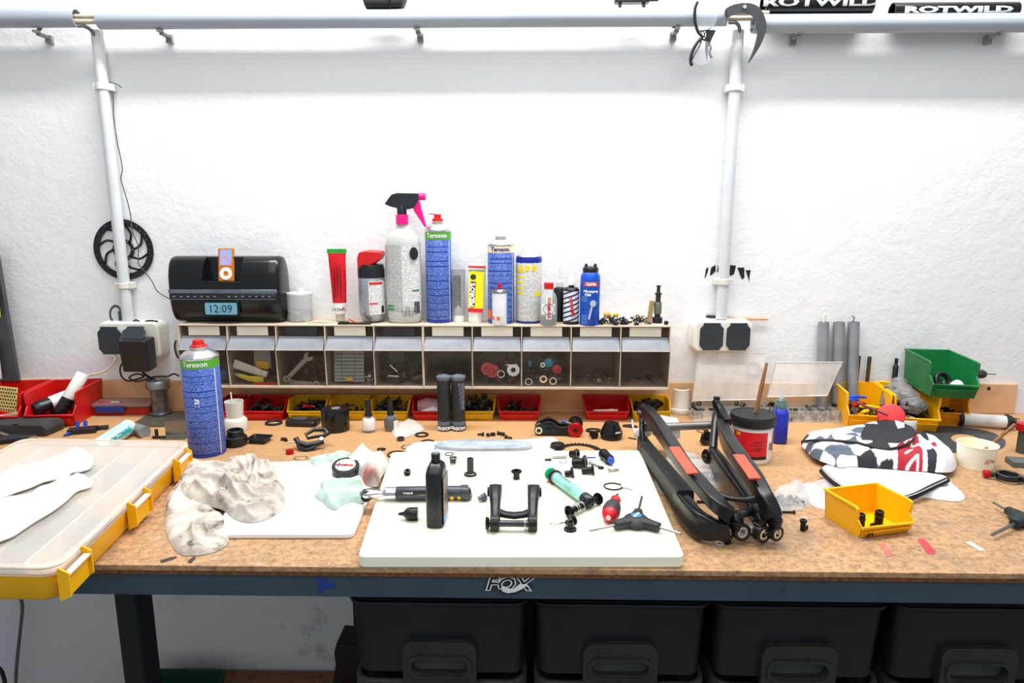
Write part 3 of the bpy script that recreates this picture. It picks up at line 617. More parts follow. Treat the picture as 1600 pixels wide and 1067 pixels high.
# claw decal and brush on right
t = thing('claw_decal', 'row of black claw shaped stickers behind the right drop pipe', 'sticker', V(1137, 426, WY - .0006))
for q in ([(1101, 434), (1103, 420), (1107, 417), (1106, 424), (1102, 434)], [(1109, 430), (1111, 418), (1118, 414), (1118, 424), (1111, 430)], [(1120, 424), (1122, 415), (1125, 414), (1125, 426)], [(1139, 427), (1141, 414), (1150, 415), (1147, 428), (1141, 431)], [(1152, 418), (1163, 418), (1163, 434), (1159, 436)], [(1165, 422), (1173, 422), (1171, 432), (1171, 440)]):
    obj('claw', G().prism([(V(a, b, WY - .0006).x - t.location.x, V(a, b, WY - .0006).z - t.location.z) for a, b in q], 0, .0005, rot(PI / 2)), M_ink, t)
zt_ = V(1127, 498, WY - .01).z
a = V(1103, 496, WY - .0065); b = V(1200, 499, WY - .0065); t = thing('paint_brush', 'thin paint brush with wooden handle lying on the right power socket', 'brush', a)
obj('handle', G().tube([(b.x - a.x, 0, b.z - a.z), ((b.x - a.x) * .5, 0, .6 * (b.z - a.z)), (.03, 0, 0)], [.0022, .003, .0038]), mat('brush handle', (214, 160, 110), .5), t)
obj('bristles', G().loft([((.03, 0, 0), .0035, .0045), ((.015, 0, .0015), .0035, .0045), ((0, 0, .003), .001, .003)], 2), mat('dark bristles', (50, 46, 44), .8), t)
# grey board with stickers at the far left
t = thing('display_board', 'dark grey metal board leaning at the left frame edge', 'board', (0, 0, 0)); y = WY - .05
q = [V(-60, 380, y), V(-8, 380, y), V(28, 596, y), V(-60, 596, y)]
obj('panel', G().prism([(p.x, p.z) for p in q], -y - .012, -y, rot(PI / 2)), mat('dark grey metal', (74, 80, 84), .5, .2, var=.1), t, bev=.002)
def vq(pts, y): return [(V(a, b, y).x, V(a, b, y).z) for a, b in pts]
obj('poster', G().prism(vq([(-50, 410), (0, 410), (7, 494), (-50, 494)], y), -y + .0125, -y + .0135, rot(PI / 2)), mat('poster yellow line', (214, 206, 60), .5), t)
obj('poster_face', G().prism(vq([(-50, 413), (-3, 413), (4, 491), (-50, 491)], y), -y + .0136, -y + .0142, rot(PI / 2)), M_ink, t)
obj('notice', G().prism(vq([(-40, 530), (2, 530), (9, 590), (-40, 590)], y), -y + .0125, -y + .0135, rot(PI / 2)), mat('white paper', (226, 228, 230), .6), t)
# ================= DRAWER CABINET =================
CY = 1.624
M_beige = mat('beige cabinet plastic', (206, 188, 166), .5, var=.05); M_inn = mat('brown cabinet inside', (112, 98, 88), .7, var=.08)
M_drw = mat('smoky clear drawer', (96, 86, 76), .10, alpha=.14, var=.1, scale=14, bump=.05); M_drt = mat('lit drawer slope', (150, 154, 162), .4, alpha=.9, var=.12, scale=22)  # upward-facing slope: the light it catches is put into its paler colour
xl = V(277, 505, CY).x; xr = V(1049, 505, CY).x; zt = V(663, 508, CY).z; zb_ = V(663, 607, CY).z; H = zt - zb_
UW = (xr - xl) / 2; CW = UW / 5; TH = .0035; CABZ = zt
def piece(g, n, rad, spread, kinds='rbcs', M=None):
    """loose small hardware: rods, blocks, caps and rings tumbled in a space (sx, sy, h)"""
    sx, sy, h = spread
    for i in range(n):
        x = rnd.uniform(-sx / 2, sx / 2); y = rnd.uniform(-sy / 2, sy / 2); z = rad * .4 + (h - rad * .4) * rnd.random() ** 1.6 * (1 - .5 * abs(2 * x / sx) ** 3)
        A = tr(x, y, z) @ rot(rnd.uniform(0, 6), rnd.uniform(0, 6), rnd.uniform(0, 6)); k = rnd.choice(kinds); q = rad * rnd.uniform(.6, 1.2)
        if M: A = M @ A
        if k == 'r': g.cyl(q * .32, q * 1.8, A @ tr(0, 0, -q * .9), 8)
        elif k == 'b': g.box(0, 0, 0, q * 1.3, q * .8, q * .5, A)
        elif k == 'c': g.lathe([(0, -q * .5), (q * .7, -q * .5), (q * .7, q * .1), (q * .4, q * .2), (q * .35, q * .7), (0, q * .7)], 10, A)
        else: g.torus(q * .6, q * .17, A, 12, 5)
    return g
M_mix = mat('dark mixed hardware', (34, 35, 38), .3, .5, rgb2=(120, 120, 118), scale=40); M_bits = mat('black small parts', (24, 25, 28), .35, .2, rgb2=(60, 60, 62), scale=60)
WH = ('first', 'second', 'third', 'fourth', 'fifth', 'sixth', 'seventh', 'eighth', 'ninth', 'tenth')
def drawer_origin(i): return Vector((xl + CW * (i + .5), CY, zb_))
for u in range(2):
    x0 = xl + UW * u; t = thing('drawer_cabinet', 'beige tip-out drawer cabinet on the wall, %s unit of the pair' % ('left' if u == 0 else 'right'), 'drawer cabinet', (x0, CY, zb_), 0, None)
    D = WY - .001 - CY
    obj('top_panel', G().box(UW / 2, D / 2, H - TH / 2, UW - .0006, D, TH), M_beige, t, bev=.0006); obj('bottom_panel', G().box(UW / 2, D / 2 - .002, .003, UW - .0006, D + .004, .006), M_beige, t, bev=.0008)
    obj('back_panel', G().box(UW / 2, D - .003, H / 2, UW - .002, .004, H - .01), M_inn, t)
    for k in range(6):
        x = min(max(k * CW, .0013), UW - .0013); prf = [(D, .006), (D, H - TH), (.0, H - TH), (-.001, .110), (-.008, .098), (-.004, .006)]
        obj('divider', G().prism([(-a, b) for a, b in prf], -.0011, .0011, tr(x, 0, 0) @ Matrix(((0, 0, 1, 0), (-1, 0, 0, 0), (0, 1, 0, 0), (0, 0, 0, 1)))), M_beige, t)
    for k in range(5):
        i = u * 5 + k; wd = CW - .0040; xc = (k + .5) * CW
        yz = [(.000, .008), (-.0125, .098), (.010, .128), (.010, H - .005)]
        g = G()
        for j in range(3):
            (ya, za), (yb, zb2) = yz[j], yz[j + 1]; P = [(-wd / 2, ya, za), (wd / 2, ya, za), (wd / 2, yb, zb2), (-wd / 2, yb, zb2)]
            if j == 1: continue
            g.addv(P + [(p[0], p[1] + .0018, p[2]) for p in P], [(0, 1, 2, 3), (7, 6, 5, 4), (0, 4, 5, 1), (2, 6, 7, 3), (1, 5, 6, 2), (0, 3, 7, 4)])
        for sgn in (-1, 1): g.prism([(-a, b) for a, b in yz + [(.12, H - .03), (.10, .008)]], -.0006, .0006, tr(sgn * (wd / 2 - .001), 0, 0) @ Matrix(((0, 0, 1, 0), (-1, 0, 0, 0), (0, 1, 0, 0), (0, 0, 0, 1))))
        g.box(0, .05, .0085, wd - .004, .095, .001)
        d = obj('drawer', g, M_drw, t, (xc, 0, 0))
        (ya, za), (yb, zb2) = yz[1], yz[2]; P = [(-wd / 2, ya, za), (wd / 2, ya, za), (wd / 2 * .965, yb, zb2), (-wd / 2 * .965, yb, zb2)]
        obj('slope', G().addv(P + [(p[0], p[1] + .0018, p[2] - .001) for p in P], [(0, 1, 2, 3), (7, 6, 5, 4), (0, 4, 5, 1), (2, 6, 7, 3), (1, 5, 6, 2), (0, 3, 7, 4)]), M_drt, d)
        obj('slope_edge', G().tube([(-wd / 2, ya - .0005, za), (wd / 2, ya - .0005, za)], .0011, 6), mat('pale drawer edge', (206, 196, 180), .4), d)
        if i not in (2, 4): obj('label', G().box(0, .0085, H - .0168, wd * .66, .0014, .0225), M_paper, d)
        else: obj('label_slot', G().box(0, .0085, H - .0165, wd * .66, .0014, .0225).box(-wd * .34, .008, H - .0165, .0012, .002, .023).box(wd * .34, .008, H - .0165, .0012, .002, .023), mat('dark empty slot', (50, 48, 52), .3), d)
# contents
def dthing(i): return drawer_origin(i)
def inside(i, n, rad, h, m, lab, kinds='rbcs', y=.045, frac=.9):
    c = drawer_origin(i); g = piece(G(), n, rad, ((CW - .02) * frac, .055, h), kinds)
    for v in g.bm.verts: v.co.z = max(v.co.z, .0); v.co.x = max(-CW / 2 + .006, min(CW / 2 - .006, v.co.x)); v.co.y = max(-y + .008, v.co.y)
    solo('small_parts', lab, 'hardware', g, m, c + Vector((0, y, .0095)), 0, None, 0, 'stuff')
inside(1, 16, .011, .022, M_mix, 'loose metal bits at the bottom of the second drawer')
inside(2, 50, .012, .075, M_bits, 'heap of black parts behind the two wrenches in the third drawer')
inside(3, 150, .0050, .020, mat('shiny bits', (206, 206, 200), .3, .3, rgb2=(120, 118, 110), scale=90), 'heap of small shiny metal pieces in the fourth drawer', 'rsc')
inside(4, 60, .014, .085, mat('dark bagged parts', (30, 40, 42), .25, rgb2=(84, 92, 92), scale=30), 'dark heap of bagged parts filling the fifth drawer', 'bbr')
inside(5, 70, .009, .045, mat('dark washers and bits', (50, 50, 48), .4, .5, rgb2=(96, 90, 82), scale=60), 'heap of dark small washers and bits in the sixth drawer', 'sbrc')
inside(6, 60, .013, .075, mat('dark grey parts', (44, 46, 48), .3, .3, rgb2=(130, 60, 60), scale=18), 'heap of dark grey and reddish parts in the seventh drawer')
inside(7, 70, .011, .070, mat('dark grey parts two', (34, 38, 40), .3, .4, rgb2=(120, 124, 124), scale=40), 'heap of mixed dark and shiny parts in the eighth drawer')
inside(8, 22, .008, .016, M_mix, 'a few dark and white bits at the bottom of the ninth drawer', 'rbc')
inside(9, 9, .009, .008, M_bits, 'a few flat black bits at the bottom of the tenth drawer', 'b')
def dark_bag(i, lab, m, w=.085, h=.075, y=.062):
    g = G().loft([((-w / 2, 0, .004 + h * .3), .012, h * .30), ((-w / 4, .004, h * .5), .020, h * .48), ((0, 0, h * .45), .024, h * .43), ((w / 4, .003, h * .52), .020, h * .50), ((w / 2, 0, h * .35), .010, h * .30)], 2.4, 24)
    for v in g.bm.verts: n_ = noise.noise_vector(v.co * 70 + Vector((i * 9, 0, 0))) * .006; v.co += n_; v.co.z = max(v.co.z, 0)
    solo('dark_bag', lab, 'bag', g, m, drawer_origin(i) + Vector((0, y, .0098)))
dark_bag(2, 'dark heaped bag at the back of the third drawer', M_bits); dark_bag(4, 'dark glossy bag at the back of the fifth drawer', mat('dark teal film', (26, 36, 38), .18, bump=.8, bscale=50), .092, .095); dark_bag(6, 'dark grey bag at the back of the seventh drawer', mat('dark grey film', (52, 54, 54), .2, bump=.8, bscale=50), .09, .09); dark_bag(7, 'dark bag at the back of the eighth drawer', mat('dark grey film', (0, 0, 0)), .088, .07)
def din(i, px, py, y=.004): return V(px, py, CY + y)
def drawer_prism(name, label, cat, i, pts, m, y=.006, th=.002):
    P = [V(a, b, CY + y) for a, b in pts]; c = sum(P, Vector()) / len(P)
    return solo(name, label, cat, G().prism([(p.x - c.x, p.z - c.z) for p in P], -th / 2, th / 2, rot(PI / 2)), m, c)
t = thing('utility_knife', 'yellow folding knife in the second drawer', 'knife', V(388, 591, CY + .012)); s = mpp(t.location)
obj('handle', G().loft([((-14 * s, 0, 5 * s), .004, 3 * s), ((0, 0, 0), .005, 4 * s), ((14 * s, 0, -2 * s), .005, 5.5 * s), ((24 * s, 0, -2 * s), .004, 5 * s)], 3), mat('yellow knife', (226, 200, 30), .4), t); obj('blade', G().box(-19 * s, 0, 6 * s, 12 * s, .002, 5 * s), M_steel, t)
t = thing('glue_tube', 'small white tube lying in the second drawer above the yellow knife', 'tube', V(392, 577, CY + .013)); s = mpp(t.location)
obj('body', G().loft([((-26 * s, 0, 9 * s), .003, 7.5 * s), ((-5 * s, 0, 2 * s), .005, 6.5 * s), ((17 * s, 0, -6 * s), .006, 5 * s)], 2.4), mat('cream tube', (226, 216, 200), .5), t); obj('cap', G().cyl(.008, .012, dirM((18 * s, 0, -6 * s), (1, 0, -.3))), mat('cream tube', (0, 0, 0)), t)
drawer_prism('red_strip', 'flat red strip at the bottom of the second drawer', 'strip', 1, [(396, 598), (430, 597), (430, 601), (396, 602)], M_red, .004)
drawer_prism('clear_bag', 'clear bag standing at the back of the second drawer', 'bag', 1, [(397, 548), (422, 548), (424, 575), (397, 575)], M_bag, .03)
drawer_prism('yellow_tag', 'small yellow tag in the second drawer', 'tag', 1, [(401, 563), (420, 565), (419, 577), (400, 574)], M_yel, .026)
def wrench(pa, pb, label, m, y, r1=.011):
    A, B = V(*pa, CY + y), V(*pb, CY + y); L_ = (B - A).length; a = math.atan2(B.z - A.z, B.x - A.x)
    def head(cx, r, d):
        o = []
        for k in range(19):
            th = R(38) + (2 * PI - R(76)) * k / 18; o.append((cx + d * r * math.cos(th), r * math.sin(th)))
        return o + [(cx + d * r * .1, -r * .42), (cx - d * r * .15, 0), (cx + d * r * .1, r * .42)]
    g = G().flat([head(L_, r1, 1)], .002, rot(PI / 2)).flat([circ(r1 * .8, 20, 0, 0), circ(r1 * .3, 12)], .002, rot(PI / 2)).box(L_ / 2, 0, 0, L_ - 1.7 * r1, .002, r1 * .95)
    return solo('cone_wrench', label, 'wrench', g, m, A, (0, -a, 0))
M_wr = mat('grey flat wrench', (176, 164, 148), .35, .6, var=.1)
wrench((448, 592), (482, 557), 'flat grey wrench leaning steeply in the third drawer', M_wr, -.0005 + .004); wrench((494, 600), (452, 597), 'flat grey wrench lying flat in the third drawer', M_wr, .009)
t = thing('divided_case', 'clear gridded case standing in the fourth drawer', 'case', V(546, 595, CY + .016), (R(-6), 0, 0)); s = mpp(t.location)
obj('panel', G().box(0, 0, 26 * s, 46 * s, .003, 54 * s), mat('pale case plastic', (204, 204, 198), .3, alpha=.7), t)
g = G()
for k in range(9): g.box(0, -.0022, (3 + 5.6 * k) * s, 44 * s, .0012, 2.2 * s)
for k in (-.25, .2): g.box(k * 44 * s, -.0025, 26 * s, .0012, .0016, 52 * s)
obj('grid', g, mat('case grid', (120, 118, 110), .5), t)
solo('yellow_tag', 'small yellow tag at the bottom of the fourth drawer', 'tag', G().box(0, 0, 0, .016, .002, .008), M_yel, V(546, 592, CY + .010))
drawer_prism('black_square', 'black square patch behind the front of the fifth drawer', 'card', 4, [(606, 549), (631, 549), (632, 563), (610, 566)], M_ink, .0)
for pts, r, w_ in (([(609, 570), (621, 581)], .0014, 'slanting'), ([(606, 587), (623, 588)], .0016, 'level')):
    a = V(*pts[0], CY + .004); b = V(*pts[1], CY + .004); solo('stick', 'thin pale stick, the %s one, in the fifth drawer' % w_, 'stick', G().tube([(0, 0, 0), b - a], r, 8), M_paper, a)
M_rred = mat('dull red ring', (188, 58, 62), .4)
for i, (px, py, r, ri, m, lab) in enumerate([(762, 576, .0165, .007, M_rred, 'red ring with pale hub, the left one in the seventh drawer'), (769, 579, .0168, .007, M_rred, 'second red ring in the seventh drawer, overlapping the first'), (783, 584, .0095, .007, M_steel, 'thin metal ring in the seventh drawer'), (826, 596, .009, .0065, M_steel, 'steel ring at the left corner of the eighth drawer'),
        (849, 592, .0095, .005, mat('cream ring', (222, 200, 160), .4), 'left cream ring in the eighth drawer'), (864, 595, .0098, .006, mat('cream ring', (0, 0, 0)), 'right cream ring in the eighth drawer'), (848, 570, .006, .003, M_white, 'small white ring in the eighth drawer')]):
    solo('ring', lab, 'ring', G().ringp(r, ri, .003, rot(PI / 2)), m, V(px, py, CY + .004 + .002 * (i % 2) - .003))
t = solo('disc', 'white disc with a pointed ear in the seventh drawer', 'disc', G().flat([[(q[0], q[1]) for q in circ(.0160, 28)][4:26] and ([(-.019, .014)] + circ(.0155, 28, 0, 0, 2.2)[1:25] + [(.013, .014)]), circ(.0062, 16)], .002, rot(PI / 2)), M_white, V(802, 578, CY + .000))
solo('cap', 'bright blue round cap in the eighth drawer', 'cap', G().sphere(.012, None, 14, sy=.5), mat('cyan cap', (30, 150, 196), .3), V(857, 567, CY + .010)); solo('cap', 'red round cap in the eighth drawer', 'cap', G().sphere(.0125, None, 14, sy=.5), M_rred, V(870, 577, CY + .010))
solo('cap', 'blue curved piece at the left of the eighth drawer', 'cap', G().sphere(.008, None, 12, sx=.4, sy=.5), mat('cyan cap', (0, 0, 0)), V(828, 568, CY + .008))
solo('cap', 'dull blue dome at the right of the first drawer', 'cap', G().sphere(.018, None, 14, sx=.8, sy=.5), mat('dull blue', (48, 84, 124), .4), V(350, 587, CY + .022))

# ================= OPEN STORAGE BINS =================
def bin_(label, loc, wd, dp, h, m, rz=0, group=None, lip=.42, cat='bin', tilt=0, name='storage_bin', cut_=.35, deep=False):
    """open-fronted bin: origin at the middle of its base; front towards -y"""
    t = thing(name, label, cat, loc, (tilt, 0, rz) if tilt else rz, group)
    k = .0022; tp = .90
    side = [(dp / 2, 0), (dp / 2, h), (-dp / 2 + dp * cut_, h), (-dp / 2 + dp * .05, h * lip + .002), (-dp / 2 - dp * .02, h * lip), (-dp / 2 + dp * .06, 0)]
    if deep: side = [(dp / 2, 0), (dp / 2, h), (-dp * .36, h), (-dp * .40, h * .985), (-dp * .405, h * .80), (-dp * .39, h * .62), (-dp * .52, h * lip), (-dp / 2 + dp * .06, 0)]
    g = G()
    for sg in (-1, 1):
        def X(z): return sg * (wd / 2 * (tp + (1 - tp) * z / h))
        n = len(side); pts = [(X(z), y, z) for y, z in side] + [(X(z) - sg * k, y, z) for y, z in side]
        g.addv(pts, [tuple(range(n)), tuple(range(2 * n - 1, n - 1, -1))] + [(i, (i + 1) % n, n + (i + 1) % n, n + i) for i in range(n)])
    b = wd / 2 * tp; w1 = wd / 2; wl = wd / 2 * (tp + (1 - tp) * lip)
    g.box(0, dp * .03, k / 2, 2 * b, dp * .94, k)
    g.addv([(-b, dp / 2, 0), (b, dp / 2, 0), (w1, dp / 2, h), (-w1, dp / 2, h), (-b, dp / 2 - k, 0), (b, dp / 2 - k, 0), (w1, dp / 2 - k, h), (-w1, dp / 2 - k, h)], [(0, 3, 2, 1), (4, 5, 6, 7), (0, 1, 5, 4), (2, 3, 7, 6), (0, 4, 7, 3), (1, 2, 6, 5)])
    obj('body', g, m, t)
    y0, y1 = -dp / 2 + dp * .06, -dp / 2 - dp * .02
    g = G().addv([(-b, y0, 0), (b, y0, 0), (wl, y1, h * lip), (-wl, y1, h * lip), (-b, y0 + k, 0), (b, y0 + k, 0), (wl, y1 + k, h * lip), (-wl, y1 + k, h * lip)], [(0, 1, 2, 3), (7, 6, 5, 4), (0, 4, 5, 1), (2, 6, 7, 3), (1, 5, 6, 2), (0, 3, 7, 4)])
    g.addv([(-b * .8, y0 - .002, h * .04), (b * .8, y0 - .002, h * .04), (wl * .9, y1 - .004, h * lip * .7), (-wl * .9, y1 - .004, h * lip * .7), (-b * .8, y0 + k, h * .04), (b * .8, y0 + k, h * .04), (wl * .9, y1 + k, h * lip * .7), (-wl * .9, y1 + k, h * lip * .7)], [(0, 1, 2, 3), (0, 4, 5, 1), (2, 6, 7, 3), (1, 5, 6, 2), (0, 3, 7, 4)])
    obj('front_lip', g, m, t)
    xz = lambda z: wd / 2 * (tp + (1 - tp) * z / h)
    if deep: ed = [(y_, z_) for y_, z_ in side[6:2:-1]]; path = [(-xz(z_), y_, z_) for y_, z_ in ed] + [(-w1, side[2][0], h), (-w1, dp / 2, h), (w1, dp / 2, h), (w1, side[2][0], h)] + [(xz(z_), y_, z_) for y_, z_ in ed[::-1]]
    else: path = [(-wl, y1, h * lip), (-w1, -dp / 2 + dp * cut_, h), (-w1, dp / 2, h), (w1, dp / 2, h), (w1, -dp / 2 + dp * cut_, h), (wl, y1, h * lip)]
    r = .0021 * (1 + deep * .35); g = G().tube(path, r, 6, None, True); obj('rim', g, m, t, bev=0)
    return t
def fill(label, t, wd, dp, h, n, rad, m, kinds='rbcs', cat='hardware'):
    g = piece(G(), int(n * 1.8), rad, (wd * .76, dp * .72, h), kinds)
    for v in g.bm.verts: v.co.z = max(v.co.z, 0); lim = wd * .42; v.co.x = max(-lim, min(lim, v.co.x)); v.co.y = max(-dp * .40, min(dp * .45, v.co.y))
    o = solo('small_parts', label, cat, g, m, Vector(t.location) + Vector((0, 0, .0025)), tuple(t.rotation_euler), None, 0, 'stuff'); return o
M_yel2 = mat('yellow plastic deep', (226, 176, 12), .42, var=.1)
row = []
for (pa, pb, m, w_, cname) in [(340, 372, M_red, 'behind the white cups', 'red'), (378, 446, M_red, 'right of the white cups', 'red'), (447, 510, M_yel2, 'behind the flat black remote', 'yellow'), (512, 573, M_yel2, 'behind the black puck', 'yellow'), (577, 640, M_yel2, 'behind the two small polish bottles', 'yellow'), (642, 710, M_red, 'left of and behind the grips', 'red'), (712, 774, M_yel2, 'right of the grips', 'yellow'), (777, 845, M_red, 'second from the gap in the row', 'red'), (912, 985, M_red, 'with a white sticker inside', 'red'), (986, 1049, M_yel2, 'behind the swingarm dropout', 'yellow')]:
    a = T(pa, 657); b = T(pb, 657); wd = b.x - a.x - .003; lc = Vector(((a.x + b.x) / 2, a.y + .042, BZ + .0002))
    lc.y = a.y + .036
    if pa == 777: w_ = 'just left of the bare gap'
    row.append(bin_('small %s open bin %s' % (cname, w_), lc, wd, .070, .046, m, 0, 'small open bins under the drawer cabinet', .5)); row[-1]['w'] = wd
def rf(i, h, n, rad, m, label, k='rbcs'): fill(label, row[i], row[i]['w'], .076, h + .006, int(n * 1.9), rad, m, k)
rf(1, .030, 20, .010, M_bits, 'black clips and caps in the red bin right of the white cups'); rf(2, .030, 20, .011, M_bits, 'black parts in the yellow bin behind the remote')
rf(3, .022, 10, .008, M_bits, 'few black bits in the yellow bin behind the black puck'); rf(4, .034, 26, .010, M_bits, 'black glossy parts in the yellow bin behind the polish bottles', 'rbs')
rf(6, .044, 46, .0085, M_mix, 'heap of dark and silver bits in the yellow bin right of the grips'); rf(7, .026, 14, .010, M_bits, 'black screws and caps in the red bin left of the gap', 'cs')
rf(9, .030, 10, .014, M_bits, 'round black caps in the yellow bin behind the dropout', 'c'); rf(0, .03, 8, .009, M_bits, 'dark bits in the red bin behind the white cups')
for r_ in row: del r_['w']
o = row[2].location; solo('red_lever', 'dark red anodised piece lying in the yellow bin behind the remote', 'lever', G().box(0, 0, 0, .030, .008, .005).cyl(.006, .006, tr(-.012, 0, -.003)), M_redan, (o.x + .006, o.y - .024, BZ + .034), (0, 0, -.1), bev=.001)
o = row[5].location; g = G().loft([((-.040, 0, .022), .016, .016), ((-.02, 0, .024), .022, .022), ((.01, .0, .022), .022, .020), ((.038, 0, .018), .016, .014)], 2.5)
solo('plastic_bag', 'crumpled clear reddish bag in the red bin left of the grips', 'bag', g, mat('pinkish film', (222, 176, 186), .2, alpha=.6, bump=.8, bscale=60), (o.x, o.y + .0, BZ + .003))
solo('white_bag', 'folded white packet in the red bin left of the grips', 'bag', G().loft([((-.03, 0, .0), .012, .004), ((0, 0, .006), .014, .010), ((.03, 0, .002), .012, .005)], 2.5), mat('white film', (232, 232, 232), .3, bump=.6), (o.x, o.y - .020, BZ + .018))
o = row[8].location
for k, (dz, dx, m, w_) in enumerate([(.020, 0, M_white, 'upper'), (.009, .004, M_steel, 'lower'), (.014, -.003, M_white, 'middle')]):
    solo('pin', '%s pale rod lying in the red bin with the sticker' % w_, 'rod', G().cyl(.0035, .056, dirM((-.028, 0, 0), (1, 0, .02)), 12).cyl(.005, .012, dirM((.006, 0, 0), (1, 0, .02)), 12), m, (o.x + dx, o.y - .018 + .009 * k, BZ + dz))
obj('sticker', G().box(-.012, .0335, .036, .022, .001, .010), M_paper, row[8])
# ================= THINGS ON TOP OF THE CABINET =================
def sp(px, dy=.055):
    y = CY + dy; q = V(px, 500, y); s = mpp((q.x, y, CABZ + .07)); return Vector((q.x, y, CABZ + .0003)), s
def P_(prof, s): return [(r * s, z * s) for r, z in prof]
def at(o): return o
PB = print_mat('blue printed can', (30, 62, 156), (132, 160, 216), row=.0032, dens=.50, cell=.0010)
PBl = print_mat('pale blue printed', (150, 176, 226), (36, 72, 160), row=.0030, dens=.5, cell=.0010)
PW = print_mat('white printed label', (232, 232, 230), (120, 122, 126), row=.0034, dens=.5)
PG = print_mat('grey printed label', (150, 150, 148), (226, 226, 224), row=.0030, dens=.5)
def blue_can(loc, s, R_, H_, label, band, bandtxt, cap, rz=0):
    t = thing('spray_can', label, 'spray can', loc, rz)
    r = R_ * s; h = H_ * s
    obj('body', G().lathe([(0, .001), (r * .96, 0), (r, .003), (r, h * .80), (r * .99, h * .802)], 40), PB, t)
    g = G()
    for k in range(11):
        z = h * (.06 + .068 * k + .01 * math.sin(k * 3)); a0 = R(-58 + 14 * math.sin(k * 7)); g.lathe([(r + .0002, z), (r + .0002, z + .0016)], 14, None, a0=a0, a1=R(55))
    g.lathe([(r + .0002, .003), (r + .0002, h * .035)], 30, None, a0=R(-90), a1=R(90)); obj('heading_lines', g, mat('deep blue ink', (24, 52, 150), .4), t)
    obj('white_stripe', G().lathe([(r + .0002, .004), (r + .0002, h * .79)], 3, None, a0=R(60), a1=R(64)), mat('pale grey ink', (206, 212, 222), .4), t)
    obj('band', G().lathe([(r * 1.004, h * .80), (r * 1.004, h * .875)], 40), band, t)
    obj('band_lettering', G().text(bandtxt, h * .062, tr(0, 0, h * .838), .0002, 0, .0004, wrap=r + .0006), M_inkw if bandtxt == 'Teroson' else mat('deep blue ink', (0, 0, 0)), t)
    obj('shoulder', G().lathe([(r * 1.01, h * .873), (r * 1.03, h * .883), (r * 1.0, h * .895), (r * .80, h * .925), (r * .55, h * .945), (r * .46, h * .950), (r * .46, h * .958), (r * .5, h * .966), (r * .40, h * .974), (0, h * .974)], 36), mat('brushed tin', (214, 216, 218), .25, .9, var=.05), t)
    return t, r, h
for (px, R_, H_, w_) in ((687, 20, 172, 'tall blue printed can with green band and red nozzle on the cabinet'),):
    loc, s = sp(px); t, r, h = blue_can(loc, s, R_, 160, w_, M_inkg, 'Teroson', 'red')
    obj('nozzle', G().cyl(r * .42, .006, tr(0, 0, h * .972)).cyl(r * .28, .012, tr(0, 0, h * .99)).cyl(.0012, .014, dirM((-r * .2, 0, h * 1.04), (-1, 0, 0)), 6), M_red, t, bev=.0008)
loc, s = sp(783, .045); t, r, h = blue_can(loc, s, 20.5, 137, 'blue printed can with cream band and white cap on the cabinet', mat('cream ink', (244, 226, 186), .4), 'Teroson.', 'w')
obj('cap', G().cyl(r * .42, .010, tr(0, 0, h * .975), 24).cyl(r * .2, .006, tr(0, 0, h * 1.04), 16), M_white, t, bev=.001)
obj('warning_square', G().lathe([(r + .0005, h * .06), (r + .0005, h * .16)], 3, None, a0=R(-80), a1=R(-45)), mat('orange label', (226, 110, 44), .5), t)
# foreground can (standing on the bench)
fc = T(325, 707); s = mpp(fc + Vector((0, 0, .08)))
t, r, h = blue_can((fc.x, fc.y + .0, BZ + .0002), s, 27.5, 176, 'large blue printed can with green band standing on the bench behind the rag', M_inkg, 'Teroson', 'red', R(8))
obj('nozzle', G().lathe([(0, 0), (r * .46, 0), (r * .44, .003), (r * .32, .004), (r * .28, .014), (0, .016)], 20, tr(0, 0, h * .970)).box(-.004, 0, h * .97 + .012, .010, .008, .006), M_red, t, bev=.0008)
obj('side_lettering', G().text('S 3A', .013, rot(0, R(-90)) @ tr(0, 0, 0), .0002, 0, .0006, wrap=r + .0006), M_inkw, t).location = (0, 0, h * .5)
# red tube standing on its cap
loc, s = sp(532, .05); t = thing('paste_tube', 'red squeeze tube with green crimped end standing on its cap', 'tube', loc, 0)
obj('cap', G().cyl(7 * s, 11 * s, tr(0, 0, .003), 20), mat('grey cap', (196, 190, 176), .5), t)
obj('neck_label', G().loft([((0, 0, 13 * s), 9 * s, 9 * s), ((0, 0, 30 * s), 10.5 * s, 8.5 * s)], 2.2, up=(0, 1, 0)), M_white, t)
obj('body', G().loft([((0, 0, 30 * s), 10.6 * s, 8.6 * s), ((0, 0, 60 * s), 12 * s, 7 * s), ((-.001, 0, 90 * s), 13 * s, 4 * s), ((-.001, 0, 107 * s), 14 * s, 1.4 * s)], 2.2, up=(0, 1, 0)), mat('red tube film', (208, 16, 32), .35, bump=.4, bscale=60), t)
obj('crimp', G().box(-.001, 0, 110 * s, 30 * s, 2.4 * s, 7 * s), mat('green crimp', (40, 160, 50), .4), t, bev=.0006)
obj('lettering', G().text('LATIN', 6 * s, tr(-.002, -9.6 * s, 20 * s), .0004), M_ink, t); obj('emblem', G().text('A', 8 * s, tr(8 * s, -8.6 * s, 21 * s), .0004, bold=.0003), M_inkr, t)
obj('print_lines', G().box(-5 * s, -8.0 * s, 62 * s, .9 * s, .003, 50 * s).box(0, -7.7 * s, 62 * s, .9 * s, .003, 50 * s).box(5 * s, -7.6 * s, 62 * s, .9 * s, .003, 50 * s), mat('dark red ink', (120, 10, 20), .5), t)
